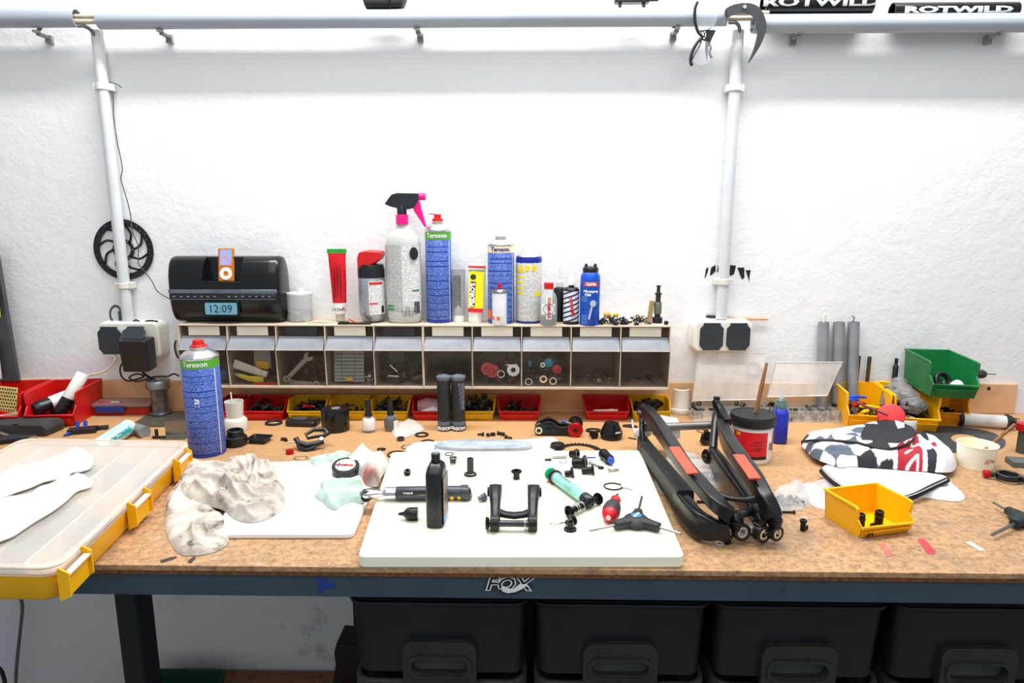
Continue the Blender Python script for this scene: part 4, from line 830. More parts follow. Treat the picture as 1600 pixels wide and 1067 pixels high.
# small flat black clip with red tongue
loc, s = sp(560, .012); t = thing('black_clip', 'flat black clip with a red tongue beneath the red tube', 'clip', loc)
obj('body', G().box(-6 * s, 0, .002, 52 * s, .018, .004).box(-22 * s, -.004, .0035, 14 * s, .012, .007), M_black, t, bev=.0008); obj('tongue', G().box(0, 0, 0, 15 * s, .004, .002, tr(-8 * s, -.004, .007) @ rot(0, R(28))), M_red, t)
solo('scrap', 'thin pale wooden splint on the cabinet right of the plastic cup', 'stick', G().loft([((-22 * s, 0, .001), .003, .001), ((0, .003, .002), .006, .0015), ((22 * s, 0, .001), .003, .001)], 2.5), mat('pale splint', (232, 206, 170), .6), sp(500, .03)[0])
# silver bottle with red flip cap
loc, s = sp(583, .05); t = thing('bottle', 'silver bottle with black collar and red angled cap', 'bottle', loc)
obj('body', G().lathe(P_([(0, 0), (12, 0), (17, 4), (20.5, 14), (21, 30), (20.8, 70), (20, 72)], s), 36), mat('silver plastic', (170, 178, 184), .3, .6, var=.15), t)
obj('collar', G().lathe(P_([(20.9, 70), (21, 82), (19, 90), (0, 90)], s), 36), M_black, t)
g = G().prism([(-18 * s, 84 * s), (2 * s, 88 * s), (17 * s, 98 * s), (19.5 * s, 104 * s), (19 * s, 110 * s), (-5 * s, 111.5 * s), (-15 * s, 109 * s), (-18 * s, 100 * s)], -15 * s, 15 * s, rot(PI / 2)); obj('cap', g, M_red, t, bev=.003)
obj('label', G().lathe(P_([(21.2, 14), (21.4, 66)], s), 12, None, a0=R(-2), a1=R(85)), PW, t); obj('label_heading', G().lathe(P_([(21.5, 60), (21.5, 64)], s), 10, None, a0=R(2), a1=R(60)).lathe(P_([(21.5, 30), (21.5, 32)], s), 10, None, a0=R(0), a1=R(35)), M_inkr, t)
obj('barcode', G().lathe(P_([(21.5, 16), (21.5, 27)], s), 4, None, a0=R(52), a1=R(66)), M_ink, t)
# clear spray bottle
loc, s = sp(633, .045); t = thing('spray_bottle', 'clear trigger spray bottle with pink and black head', 'spray bottle', loc)
M_pk = mat('hot pink plastic', (236, 20, 132), .35, var=.03)
obj('body', G().lathe(P_([(0, 0), (22, 0), (25.5, 3), (27, 12), (27.5, 70), (27.5, 120), (25, 132), (18, 140), (10.5, 146), (9, 150), (9, 154)], s), 40, sy=.62), mat('cloudy bottle', (202, 204, 200), .25, alpha=.85, var=.04), t)
obj('label', G().lathe(P_([(27.8, 20), (28.2, 70), (28, 120)], s), 20, tr(0, 0, 0), sy=.62, a0=R(-80), a1=R(-2)), PG, t); obj('label', G().lathe(P_([(27.8, 20), (28.2, 70), (28, 120)], s), 20, None, sy=.62, a0=R(0), a1=R(75)), PW, t)
obj('barcode', G().lathe(P_([(28.4, 16), (28.4, 34)], s), 6, None, sy=.62, a0=R(38), a1=R(62)), mat('barcode grey', (70, 72, 76), .5), t)
obj('round_logo', G().cyl(6.5 * s, .002, dirM((19 * s, -15.0 * s, 108 * s), (.30, -1, 0)) @ Matrix.Scale(1.5, 4, (0, 1, 0)), 20), M_ink, t)
obj('green_line', G().lathe(P_([(28.5, 26), (28.5, 28.5)], s), 8, None, sy=.62, a0=R(-60), a1=R(-28)).lathe(P_([(28.5, 21), (28.5, 23.5)], s), 8, None, sy=.62, a0=R(-60), a1=R(-28)).lathe(P_([(28.5, 50), (28.5, 52.5)], s), 6, None, sy=.62, a0=R(32), a1=R(60)), mat('leaf green ink', (40, 140, 60), .5), t)['kind'] = 'stuff'
g = G()
for k in range(12): g.torus(2.6 * s, .35 * s, dirM(((2 + (k % 4) * 5.5) * s, -17.2 * s, (13 + (k // 4) * 5 + (k % 2) * 2) * s), (0.1, -1, 0)), 14, 4)
obj('bubble_print', g, mat('print grey', (140, 142, 146), .5), t)
obj('collar', G().cyl(9.5 * s, 14 * s, tr(0, 0, 152 * s), 28), M_pk, t, bev=.0006)
g = G().lathe(P_([(0, 0), (7.5, 0), (7.5, 14), (5, 19), (0, 20)], s), 20, tr(0, 0, 166 * s))
g.prism([(a * s, b * s) for a, b in [(-25, 182), (-16, 178), (-2, 175), (10, 174), (18, 176), (24, 184), (27, 190), (27, 198), (-6, 198.5), (-14, 196), (-19, 190)]], -7 * s, 7 * s, rot(PI / 2)); obj('head', g, mat('dark slate plastic', (32, 38, 44), .35), t, bev=.0015)
obj('nozzle', G().cyl(5.5 * s, 11 * s, dirM((26 * s, 0, 193 * s), (1, 0, 0)), 18), M_pk, t, bev=.0008)
obj('trigger', G().prism([(a * s, b * s) for a, b in [(17, 178), (20, 186), (28, 187), (30, 176), (34, 160), (37, 148), (35, 147), (28, 158), (20, 170)]], -4 * s, 4 * s, rot(PI / 2)), M_pk, t, bev=.001)
# tubes
def crimp_tube(px, dy, wpx, hpx, label, m, mcap, deco=None, tilt=0, name='paste_tube'):
    loc, s = sp(px, dy); t = thing(name, label, 'tube', loc, (0, R(tilt), 0))
    obj('cap', G().cyl(wpx * .40 * s, hpx * .13 * s, None, 24), mcap, t, bev=.0008)
    w = wpx * s / 2; obj('body', G().loft([((0, 0, hpx * .13 * s), w * .82, w * .8), ((0, 0, hpx * .5 * s), w * .92, w * .6), ((0, 0, hpx * .92 * s), w, w * .14), ((0, 0, hpx * s), w * 1.02, w * .1)], 2.2, up=(0, 1, 0)), m, t)
    return t, s, w
t, s, w = crimp_tube(717, .055, 22, 82, 'small grey and white squeeze tube right of the tall blue can', mat('grey tube', (176, 178, 178), .3, .3), M_white)
obj('print', G().box(-w * .1, -w * .66, 48 * s, 11 * s, .001, 50 * s), print_mat('dark print on silver', (120, 122, 122), (50, 50, 54), row=.004), t); obj('red_dot', G().cyl(4 * s, .001, dirM((-w * .3, -w * .55, 68 * s), (0, -1, .2))), M_inkr, t)
t, s, w = crimp_tube(743, .05, 28, 90, 'yellow, white and red squeeze tube standing on a white cap', M_white, M_white, tilt=2)
def fq(x0, z0, x1, z1, d=0): # quad on the tapering front of the tube
    def yy(z): k = max(0, min(1, (z - 12) / 78)); return -w * (.84 - .72 * k ** 1.15) - .0012 - d
    n = 6; g = G(); zs = [z0 + (z1 - z0) * i / n for i in range(n + 1)]
    return g.addv([(x * s, yy(z), z * s) for z in zs for x in (x0, x1)], [(2 * i, 2 * i + 1, 2 * i + 3, 2 * i + 2) for i in range(n)])
obj('yellow_panel', fq(-11.5, 20, 12, 80), mat('yellow ink', (250, 220, 20), .4), t); obj('red_band', fq(-11.5, 17, 12, 23, .0002), M_inkr, t); obj('red_edge', fq(-13.5, 85, 13.5, 88, .0002), M_inkr, t)
obj('name_panel', fq(-9, 25, -1, 64, .0003), M_ink, t); obj('lettering', G().text("PEDRO'S", 9.5 * s, tr(-5 * s, -w * .68 - .001, 44 * s) @ rot(R(-9)) @ rot(0, R(-90)), .0004, 0, .0008), M_inkw, t); obj('face_mark', G().cyl(4.5 * s, .0015, dirM((-5 * s, -w * .35, 71 * s), (0, -1, 0))), mat('dark green ink', (30, 70, 40), .5), t)
obj('green_text', G().text('BIO GREASE', 4.6 * s, tr(0, -w * .27, 80 * s), .0004, 0, .0002), mat('leaf green ink', (0, 0, 0)), t); obj('small_print', fq(1, 26, 9.5, 76, .0003), print_mat('print on yellow', (250, 220, 20), (60, 56, 20), row=.003), t)
# small white can in front, bigger white can, others
loc, s = sp(781, .012); t = thing('spray_can', 'small white can with red nozzle in front of the blue can', 'spray can', loc)
obj('body', G().lathe(P_([(0, 0), (11.5, 0), (12, 2), (12, 50)], s), 30), mat('white can', (232, 234, 238), .35), t); obj('shoulder', G().lathe(P_([(12.2, 50), (12.4, 52), (10, 56), (5, 57), (0, 57)], s), 30), M_steel, t); obj('nozzle', G().cyl(3 * s, 8 * s, tr(0, 0, 57 * s), 14), M_red, t, bev=.0005)
g = G(); [g.lathe(P_([(12.2, 8), (12.2, 14)], s), 3, None, a0=R(a), a1=R(a + 25)) for a in (-68, -22)]; obj('warning_square', g, mat('orange label', (0, 0, 0)), t); obj('blue_stripe', G().lathe(P_([(12.15, 2), (12.15, 50)], s), 6, None, a0=R(60), a1=R(90)), mat('pale blue ink', (110, 160, 214), .4), t)
loc, s = sp(826, .05); t = thing('spray_can', 'white can with dark blue collar and yellow print squares', 'spray can', loc)
obj('body', G().lathe(P_([(0, 0), (19, 0), (20, 2), (20, 96), (19.6, 98)], s), 36), PW, t); obj('collar', G().lathe(P_([(20.1, 94), (20.3, 99), (19, 104)], s), 36).lathe(P_([(20.2, 1), (20.2, 4)], s), 36), mat('navy ink', (22, 44, 150), .35), t)
obj('shoulder', G().lathe(P_([(19.5, 103), (17, 107), (10, 112), (9, 114), (0, 114)], s), 30), mat('brushed tin', (0, 0, 0)), t); obj('cap', G().lathe(P_([(9, 114), (8, 124), (0, 125)], s), 24), M_white, t)
g = G(); [g.lathe(P_([(20.4, 82), (20.4, 90)], s), 4, None, a0=R(a), a1=R(a + 20)) for a in (-80, -48, -18, 14)]
[g.lathe(P_([(20.3, z), (20.3, z + 3)], s), 8, None, a0=R(-85), a1=R(-22)) for z in (46, 54, 63, 71, 79)]; g.lathe(P_([(20.3, 43), (20.3, 49)], s), 5, None, a0=R(28), a1=R(65)); obj('yellow_marks', g, mat('yellow ink', (0, 0, 0)), t)['kind'] = 'stuff'
loc, s = sp(857, .014); t = thing('bottle', 'small clear bottle with red cap and an oval sticker', 'bottle', loc)
obj('body', G().lathe(P_([(0, 0), (13, 0), (13.5, 2), (13.5, 40), (11, 48), (7.5, 53), (7.5, 57)], s), 30), M_glass, t); obj('liquid', G().lathe(P_([(0, .8), (12.4, .8), (12.4, 14), (0, 14)], s), 24), mat('dark liquid', (36, 38, 34), .2, alpha=.8), t); obj('cap', G().cyl(7.5 * s, 10 * s, tr(0, 0, 56 * s), 22), M_red, t, bev=.0006)
obj('sticker', G().lathe(P_([(13.7, 18), (13.8, 34)], s), 12, None, a0=R(-55), a1=R(45)).lathe(P_([(13.7, 10), (13.8, 46)], s), 6, None, a0=R(-18), a1=R(18)), M_inkw, t); obj('lettering', G().text('FORMULA', 7.2 * s, tr(0, -14.3 * s, 28 * s) @ rot(0, R(90)), .0003, 0, .0003), M_inkr, t); obj('oval_mark', G().torus(8.5 * s, .6 * s, dirM((0, -14.2 * s, 26 * s), (0, -1, 0)), 24, 5), mat('grey ink', (110, 112, 116), .5), t)
loc, s = sp(874, .068); t = thing('bottle', 'black bottle with thin clear nozzle behind the red-capped bottle', 'bottle', loc)
obj('body', G().lathe(P_([(0, 0), (11, 0), (11.5, 2), (11.5, 44), (9, 52), (5, 54), (0, 54)], s), 26), M_black, t); obj('nozzle', G().lathe(P_([(6, 54), (5.5, 62), (1.2, 66), (.9, 84), (0, 84)], s), 16), M_frost, t)
loc, s = sp(892, .03); t = thing('bottle', 'black bottle with diagonal striped label and white spout', 'bottle', loc)
obj('body', G().lathe(P_([(0, 0), (12, 0), (12.5, 2), (12.5, 54), (10, 57), (4.5, 58), (4.5, 62), (0, 62)], s), 30), M_black, t); obj('spout', G().lathe(P_([(6, 61), (5.5, 70), (2, 76), (1, 82), (0, 82)], s), 18), M_white, t)
obj('label', G().lathe(P_([(12.7, 5), (12.7, 52)], s), 20, None, a0=R(-80), a1=R(80)), mat('white label', (224, 226, 232), .4), t)
g = G()
for k in range(-3, 8):
    n = 8; pts = []
    for i in range(n + 1):
        a = R(-78 + 156 * i / n); z = (k * 7.5 + 12 * i / n); pts += [(12.9 * s * math.sin(a), -12.9 * s * math.cos(a), max(5, min(52, z + dz)) * s) for dz in (0, 2.6)]
    g.addv(pts, [(2 * i, 2 * i + 2, 2 * i + 3, 2 * i + 1) for i in range(n)])
obj('stripes', g, mat('navy stripe', (28, 40, 84), .4), t); obj('lettering', G().text('DYNAMIC', 7 * s, tr(0, -13.6 * s, 28 * s) @ rot(0, R(80)), .0003, 0, .0004), M_inkr, t)
loc, s = sp(921, .02); t = thing('spray_can', 'bright blue can with black cap and a key picture', 'spray can', loc)
obj('body', G().lathe(P_([(0, 0), (15, 0), (15.5, 1), (15.5, 70), (15, 76), (12.5, 81), (11, 83), (0, 83)], s), 36), mat('bright blue can', (8, 78, 190), .35), t)
obj('cap', G().lathe(P_([(11.5, 81), (12.3, 84), (12.3, 88), (10, 91), (0, 91)], s), 26).box(-7 * s, 0, 92.5 * s, 4 * s, 10 * s, 5 * s).box(7 * s, 0, 92.5 * s, 4 * s, 10 * s, 5 * s), M_black, t, bev=.0008)
obj('red_badge', G().lathe(P_([(15.8, 61), (15.8, 68)], s), 12, None, a0=R(-42), a1=R(40)), mat('badge red', (226, 70, 80), .4), t); obj('badge_lettering', G().text('XeNia', 5.8 * s, tr(0, 0, 64.5 * s), .0003, 0, .0004, wrap=16.1 * s), M_inkw, t)
obj('lettering', G().text('Pflegespray', 5.4 * s, tr(0, 0, 53.5 * s), .0002, 0, .0003, wrap=15.9 * s).text('PS88', 5 * s, tr(0, 0, 48 * s), .0002, 0, .0003, wrap=15.9 * s, align='RIGHT'), M_inkw, t)
obj('key_picture', G().cyl(5 * s, .001, dirM((3.5 * s, -15.6 * s, 35 * s), (.2, -1, 0))).box(0, 0, 0, 3 * s, .001, 24 * s, tr(0 * s, -16.0 * s, 22 * s) @ rot(0, R(12))), mat('key grey', (176, 190, 204), .4), t)
g = G(); [g.lathe(P_([(15.7, z), (15.7, z + 1)], s), 6, None, a0=R(-60), a1=R(-20)) for z in (3, 6, 9, 12, 15, 38, 41, 44)]; obj('small_print', g, mat('pale blue ink', (0, 0, 0)), t)
# plastic pot
loc, s = sp(470, .06); t = thing('plastic_pot', 'small cloudy plastic pot with lid beside the radio', 'pot', loc)
obj('body', G().lathe(P_([(0, 0), (18, 0), (19, 2), (19.5, 42), (18.6, 42), (18, 2)], s), 30), mat('cloudy pot', (216, 220, 220), .25, alpha=.3), t); obj('content', G().lathe(P_([(0, 1), (17.8, 1), (17.8, 16), (0, 16)], s), 26), mat('blueish content', (120, 134, 148), .3, rgb2=(206, 208, 210), scale=60), t)
obj('lid', G().lathe(P_([(0, 44.5), (19.8, 44.5), (20, 42), (19.6, 41)], s), 30), mat('pale lid', (226, 226, 222), .4, alpha=.8), t); obj('knob', G().cyl(5 * s, 7 * s, tr(2 * s, 0, 44 * s), 16), M_white, t)
# radio
loc, s = sp(364, .052); t = thing('radio', 'black docking radio with rounded body and clock display on the cabinet', 'radio', loc)
W2 = 87 * s; Hh = 51 * s; Dd = .046
def rsec(x, k, kz=1): return ((x, 0, Hh), Dd * k, Hh * kz)
g = G().loft([rsec(-W2 * .995, .40, .72), rsec(-W2 * .985, .7, .88), rsec(-W2 * .96, .88, .97), rsec(-W2 * .92, .97, 1), rsec(-W2 * .8, 1, 1), rsec(W2 * .8, 1, 1), rsec(W2 * .92, .97, 1), rsec(W2 * .96, .88, .97), rsec(W2 * .985, .7, .88), rsec(W2 * .995, .40, .72)], 2.6, 44)
c_ = G().prism([(-27 * s, .2), (-30 * s, 66 * s), (-26 * s, 61 * s), (24 * s, 61 * s), (28 * s, 66 * s), (31 * s, .2)], .016, .10, rot(PI / 2))
me = cut(g, c_); obj('body', me, mat('glossy black radio', (18, 20, 22), .22, var=.2, scale=10), t)
obj('dock', G().box(0, -.010, 62 * s, 52 * s, .05, 4 * s), M_black, t, bev=.001)
obj('silver_band', G().box(0, -Dd * .985, 50 * s, W2 * 1.90, .006, 6 * s), mat('band grey', (120, 130, 140), .25, .6), t, bev=.001)
obj('button_strip', G().box(0, -Dd * .99, 42.5 * s, W2 * 1.88, .006, 7 * s), mat('button black', (34, 37, 42), .3), t, bev=.001)
obj('strip_edge', G().box(0, -Dd * .995, 38.2 * s, W2 * 1.86, .006, 1 * s), mat('band grey', (0, 0, 0)), t)
g = G(); [g.box(x * s, -Dd * .99 - .0035, 42.5 * s, 3.4 * s, .001, 1.2 * s) for x in (-74, -63, -53, -42, -32, -22, -12, 10, 21, 31, 42, 52, 62, 72)]; obj('button_marks', g, mat('grey ink2', (150, 154, 160), .5), t)
obj('display_frame', G().rbox(56 * s, 24 * s, .006, 4 * s, tr(-3 * s, -Dd * .96, 24 * s) @ rot(PI / 2)), mat('gloss frame', (10, 11, 12), .15), t, bev=.001)
obj('display', G().rbox(49 * s, 18 * s, .001, 2 * s, tr(-3 * s, -Dd * .96 - .006, 24 * s) @ rot(PI / 2)), mat('lit display', (92, 142, 160), .3, emit=.35, var=.02), t)
obj('digits', G().text('12:09', 17 * s, tr(-4 * s, -Dd * .96 - .0074, 23.5 * s), .0003, 0, -.0001, sx=1.0), mat('digit dark', (28, 44, 54), .5), t); obj('lettering', G().text('memorex', 5 * s, tr(-2 * s, -Dd * .97, 57 * s), .0006, 0, .0002), mat('grey ink2', (0, 0, 0)), t)
# music player on the dock
q = Vector(loc) + Vector((1 * s, -.022, 64.2 * s)); p = thing('music_player', 'small orange music player standing in the radio dock', 'player', q, (R(-9), 0, 0))
obj('body', G().rbox(25 * s, .006, 50 * s, .0025), mat('orange anodised', (232, 128, 40), .3, .4), p, bev=.0006); obj('screen', G().box(0, -.0034, 36 * s, 18 * s, .001, 24 * s), mat('lit screen', (110, 160, 214), .2, rgb2=(200, 110, 110), scale=60, emit=.3), p)
obj('wheel', G().ringp(9.5 * s, 4 * s, .001, dirM((0, -.0032, 11.5 * s), (0, -1, 0))), M_white, p)
# right end: jumble, yellow caps, brass block, valve tool, little nut
loc, s = sp(975, .03)
g = piece(G(), 46, .0085, (.118, .045, .020), 'rbcsr'); [setattr(v.co, 'z', max(v.co.z, 0)) for v in g.bm.verts]
solo('small_parts', 'row of jumbled black clips and fittings on the right end of the cabinet', 'hardware', g, M_bits, loc, 0, None, 0, 'stuff')
solo('cap', 'small amber cap lying on the black jumble at the cabinet right end', 'cap', G().cyl(.006, .017, dirM((-.008, 0, .006), (1, 0, .05)), 16), mat('amber', (240, 170, 60), .4), sp(948, .03)[0] + Vector((0, 0, .016)))
solo('cap', 'small yellow scrap lying on the black jumble beside the amber cap', 'cap', G().box(0, 0, .004, .014, .008, .006), M_yel, sp(962, .03)[0] + Vector((0, 0, .018)), 0, None, .001)
solo('peg', 'pale short peg lying at the back of the black jumble', 'peg', G().cyl(.0045, .034, dirM((-.017, 0, .0045), (1, 0, 0)), 14), M_paper, sp(997, .066)[0] + Vector((0, 0, .010)))
solo('block', 'upright pale brass block leaning on the black valve tool', 'block', G().box(0, 0, .028, .011, .010, .056), M_brass, sp(1014, .045)[0], (0, R(6), 0), None, .001)
loc, s = sp(1027, .045); t = thing('valve_tool', 'tall dark stepped tool standing at the right end of the cabinet', 'tool', loc)
obj('base', G().cyl(8 * s, 9 * s, None, 20).lathe(P_([(5, 8), (4.5, 12), (5, 14)], s), 16), M_black, t, bev=.0006); obj('body', G().lathe(P_([(5, 14), (6, 15), (6, 31), (5, 33)], s), 20), mat('grey metal tool', (126, 124, 114), .4, .7), t)
obj('shaft', G().lathe(P_([(4, 32), (4, 44), (5.5, 45), (5.5, 47), (3, 48), (2.5, 56), (3.5, 57), (3.5, 59), (0, 59)], s), 18), mat('dark metal tool', (66, 62, 56), .4, .6), t)
solo('nut', 'little black nut at the very right end of the cabinet', 'nut', G().cyl(.0052, .008, None, 8), M_rub, sp(1041, .02)[0])
# ================= BENCH: BOARDS AND CASE =================
def pl(pts, z=0): return [T(p[0], p[1], p[2] if len(p) > 2 else z) for p in pts]
def slab(name, label, cat, pts, th, m, r=.012, base=0, bev=.002):
    """flat board from its top corners (picture points at height base+th)"""
    P = [T(a, b, base + th) for a, b in pts]; c = sum(P, Vector()) / len(P); out = []; n = len(P)
    for i in range(n):
        p, a, b = P[i], P[i - 1], P[(i + 1) % n]; da = (a - p).normalized(); db = (b - p).normalized()
        for k in range(5):
            t = k / 4; q = (p + da * r) * (1 - t) ** 2 + p * 2 * t * (1 - t) + (p + db * r) * t * t; out.append((q.x - c.x, q.y - c.y))
    return solo(name, label, cat, G().prism(out, 0, th), m, (c.x, c.y, BZ + base + .0002), 0, None, bev)
M_board = mat('white cutting board', (250, 246, 222), .35, var=.02, scale=5, stain=(196, 184, 150), stscale=22, stth=.74)
slab('cutting_board', 'thick white cutting board in the middle of the bench front', 'cutting board', [(1070, 869), (1000, 703), (612, 706), (559, 869)], .019, M_board)
slab('cutting_board', 'thin white cutting board under the grey rag', 'cutting board', [(552, 834), (600, 716), (400, 722), (330, 834)], .009, mat('white thin board', (246, 246, 246), .35, var=.02), .014)
BT = .0192   # top of the thick board
# yellow organiser case
cBR, cBL, cFR, cFL = [Vector((a, b, 0)) for a, b in ((-.683, 1.322), (-1.043, 1.333), (-.618, .818), (-.978, .829))]
cc = (cBR + cBL + cFR + cFL) / 4
def cq(u, v): return (cBL * (1 - u) * v + cBR * u * v + cFL * (1 - u) * (1 - v) + cFR * u * (1 - v)) - cc
t = thing('organiser_case', 'large yellow organiser case with frosted lid hanging over the front left edge', 'case', (cc.x, cc.y, BZ + .0003))
def ring_uv(m_u, m_v, r=.07, n=6):
    out = []
    for cu, cv, a in ((1 - m_u - r, 1 - m_v - r * .72, 0), (m_u + r, 1 - m_v - r * .72, PI / 2), (m_u + r, m_v + r * .72, PI), (1 - m_u - r, m_v + r * .72, 1.5 * PI)):
        for i in range(n + 1): th = a + PI / 2 * i / n; out.append(cq(cu + r * math.cos(th), cv + r * .72 * math.sin(th)))
    return out
def rings(g, lst):
    m = len(lst[0][0]); pts = []; fs = []
    for ring, z in lst: pts += [(p.x, p.y, z) for p in ring]
    for k in range(len(lst) - 1): fs += [(k * m + i, k * m + (i + 1) % m, (k + 1) * m + (i + 1) % m, (k + 1) * m + i) for i in range(m)]
    fs += [tuple(range(m - 1, -1, -1)), tuple(range((len(lst) - 1) * m, len(lst) * m))]
    return g.addv(pts, fs)
M_cy = mat('case yellow', (250, 184, 8), .35, var=.06, scale=8)
obj('tray', rings(G(), [(ring_uv(.03, .02), 0), (ring_uv(.018, .012), .006), (ring_uv(.006, .004), .040), (ring_uv(.018, .012), .040), (ring_uv(.035, .022), .005)]), M_cy, t)
M_lid = mat('frosted lid', (244, 238, 232), .22, alpha=.42, var=.04, scale=9)
obj('lid', rings(G(), [(ring_uv(.0, .0), .040), (ring_uv(-.004, -.003), .043), (ring_uv(-.002, -.001), .049), (ring_uv(.008, .006), .052), (ring_uv(.03, .022), .0525), (ring_uv(.04, .028), .050)]), M_lid, t)
g = G(); rr = ring_uv(.004, .003); g.tube([(p.x, p.y, .0515) for p in rr], .0022, 6, None, True); obj('lid_rim', g, mat('pale lid rim', (250, 226, 206), .3, alpha=.85), t)
for u in (.17, .335, .5, .665, .83): a, b = cq(u, .05), cq(u, .95); obj('divider', G().box(0, 0, .023, .0042, (b - a).length, .042, tr((a.x + b.x) / 2, (a.y + b.y) / 2, 0) @ rot(0, 0, math.atan2(b.y - a.y, b.x - a.x) - PI / 2)), mat('pale divider', (236, 228, 216), .5), t)
for u, v, du, dv in ((.42, .72, .10, .10), (.58, .74, .11, .11), (.75, .76, .13, .12), (.60, .56, .10, .12), (.25, .60, .10, .10), (.44, .42, .10, .07), (.75, .38, .12, .12), (.73, .18, .13, .13), (.92, .74, .10, .10), (.92, .30, .09, .12), (.25, .30, .1, .1), (.08, .5, .1, .12)):
    P = [cq(u - du / 2, v - dv / 2), cq(u + du / 2, v - dv / 2), cq(u + du / 2, v + dv / 2), cq(u - du / 2, v + dv / 2)]
    obj('insert', G().prism([(p.x, p.y) for p in P], .006, .038), mat('slate insert', (70, 84, 110), .5), t)
for v in (.86, .47, .06):
    ax = (cq(1, v + .05) - cq(1, v - .05)); al = math.atan2(ax.y, ax.x)
    p = cq(1.0, v); g = G().box(.0, -.006, .024, .062, .006, .030, tr(p.x, p.y, 0) @ rot(0, 0, al))
    for sx in (-.031, .031): g.prism([(0, .006), (.014, .012), (.014, .046), (.002, .054), (0, .05)], -.0015, .0015, tr(p.x, p.y, 0) @ rot(0, 0, al) @ tr(sx, 0, 0) @ Matrix(((0, 0, 1, 0), (-1, 0, 0, 0), (0, 1, 0, 0), (0, 0, 0, 1))))
    obj('latch', g, M_cy, t); obj('latch_edge', G().box(0, -.009, .0415, .058, .010, .004, tr(p.x, p.y, 0) @ rot(0, 0, al)), mat('pale lid rim', (0, 0, 0)), t, bev=.001)
# gloves on the case
M_glove = mat('white latex', (224, 223, 208), .5, var=.03)
def glove(pts, label, base, seed):
    P = pl(pts, .055)
    def hf(X, Y, D): return .0015 + .011 * (1 - np.exp(-D / .012)) * (1 + .25 * fb(X, Y, 60, seed)) + .0040 * (1 - np.abs(fb(X, Y, 75, seed + 1))) * np.minimum(D / .006, 1)
    return tag(cloth('glove', P, hf, .0022, M_glove, None, base), label, 'glove')
glove([(-60, 760), (-20, 752), (0, 745), (35, 733), (70, 722), (98, 711), (118, 703), (136, 706), (146, 718), (142, 731), (126, 737), (112, 739), (104, 746), (84, 750), (66, 754), (48, 762), (24, 770), (0, 779), (-40, 790), (-70, 780)], 'white latex glove on the yellow case, the one farther from the front', .0535, 3)
glove([(-70, 800), (-40, 796), (0, 784), (24, 778), (44, 772), (64, 764), (84, 757), (104, 752), (114, 745), (130, 743), (143, 750), (142, 761), (120, 768), (102, 784), (82, 799), (52, 817), (22, 837), (0, 846), (-40, 862), (-80, 840)], 'white latex glove on the yellow case, the one nearer the front', .0535, 9)
solo('scrap', 'small black scrap beside the farther glove on the yellow case', 'scrap', G().loft([((-.008, 0, .002), .002, .001), ((0, .001, .004), .004, .003), ((.009, 0, .002), .002, .001)], 2.2), M_rub, T(73, 723, .055))

# ================= RAGS =================
def ridge(X, Y, paths, z=.03, w=.006):
    o = np.zeros(X.shape)
    for amp, ww, pts in paths:
        P = [(p.x, p.y) for p in smooth_path(pl(pts, z), 4)]; d = pathd(X, Y, P); o += amp * (.5 * np.exp(-(d / ww) ** 2) + .5 * np.exp(-d / (ww * .8)))
    return o
M_rag = mat('stained cotton', (206, 198, 188), .95, rgb2=(160, 148, 138), scale=26, stain=(84, 76, 74), stscale=30, stth=.57, bump=.5, bscale=500)
rp = [(.016, .008, [(283, 742), (304, 738), (340, 745), (364, 764), (402, 769), (440, 767)]), (.012, .0065, [(340, 772), (359, 786), (391, 791), (424, 780), (440, 777)]), (.011, .007, [(345, 768), (364, 799), (391, 811), (418, 805), (437, 791)]),
      (.013, .009, [(266, 780), (285, 764), (312, 756), (331, 775), (337, 796)]), (.018, .0065, [(348, 712), (378, 708), (397, 716), (399, 735), (394, 758)]), (.014, .006, [(359, 722), (370, 715), (386, 712), (418, 714), (424, 733)]), (.012, .007, [(415, 712), (427, 742), (440, 764)]), (.010, .006, [(370, 745), (380, 755), (392, 762)]), (.010, .005, [(300, 728), (330, 724), (352, 728)]), (.010, .005, [(290, 752), (320, 744), (350, 757), (372, 776)])] + [(.006, .003, q_) for q_ in ([(345, 750), (370, 761), (400, 774), (440, 773)], [(352, 758), (372, 773), (400, 785), (438, 783)], [(350, 770), (368, 784), (395, 797), (430, 795)], [(352, 783), (366, 798), (392, 806), (420, 802)], [(300, 736), (330, 738), (350, 750)], [(286, 748), (310, 744), (338, 752), (356, 766)], [(372, 720), (384, 736), (392, 754)], [(405, 722), (402, 740), (404, 757)], [(350, 731), (362, 741), (372, 754)], [(280, 756), (300, 754), (322, 766), (338, 784)], [(386, 712), (390, 728), (386, 744)])]
main = [(300, 728), (322, 718, .02), (345, 712, .03), (378, 706, .035), (412, 708, .035), (428, 722, .025), (434, 742, .015), (446, 768, .01), (443, 790, .01), (428, 806, .01), (396, 817, .01), (368, 812, .01), (350, 806), (330, 800), (300, 790), (272, 776), (270, 764, .01), (284, 750, .01), (276, 738, .01)]
Pm = pl(main)
def hm(X, Y, D): return .009 * (D > 0) * 0 + (1 - np.exp(-D / .010)) * (.016 + .95 * ridge(X, Y, rp) + .003 * fb(X, Y, 110, 5) + .002 * (1 - np.abs(fb(X + .01 * fb(X, Y, 60, 2), Y * 2.2, 90, 6)))) + .0006
tag(cloth('rag', Pm, hm, .0013, M_rag, None, .0095), 'crumpled stained grey cotton rag heaped on the thin white board', 'rag')
low = [(264, 772), (290, 756, .01), (318, 760, .015), (338, 790, .012), (356, 806, .01), (360, 822), (358, 842), (350, 856), (326, 866), (300, 869), (284, 868), (270, 855), (259, 832), (258, 810), (260, 790)]
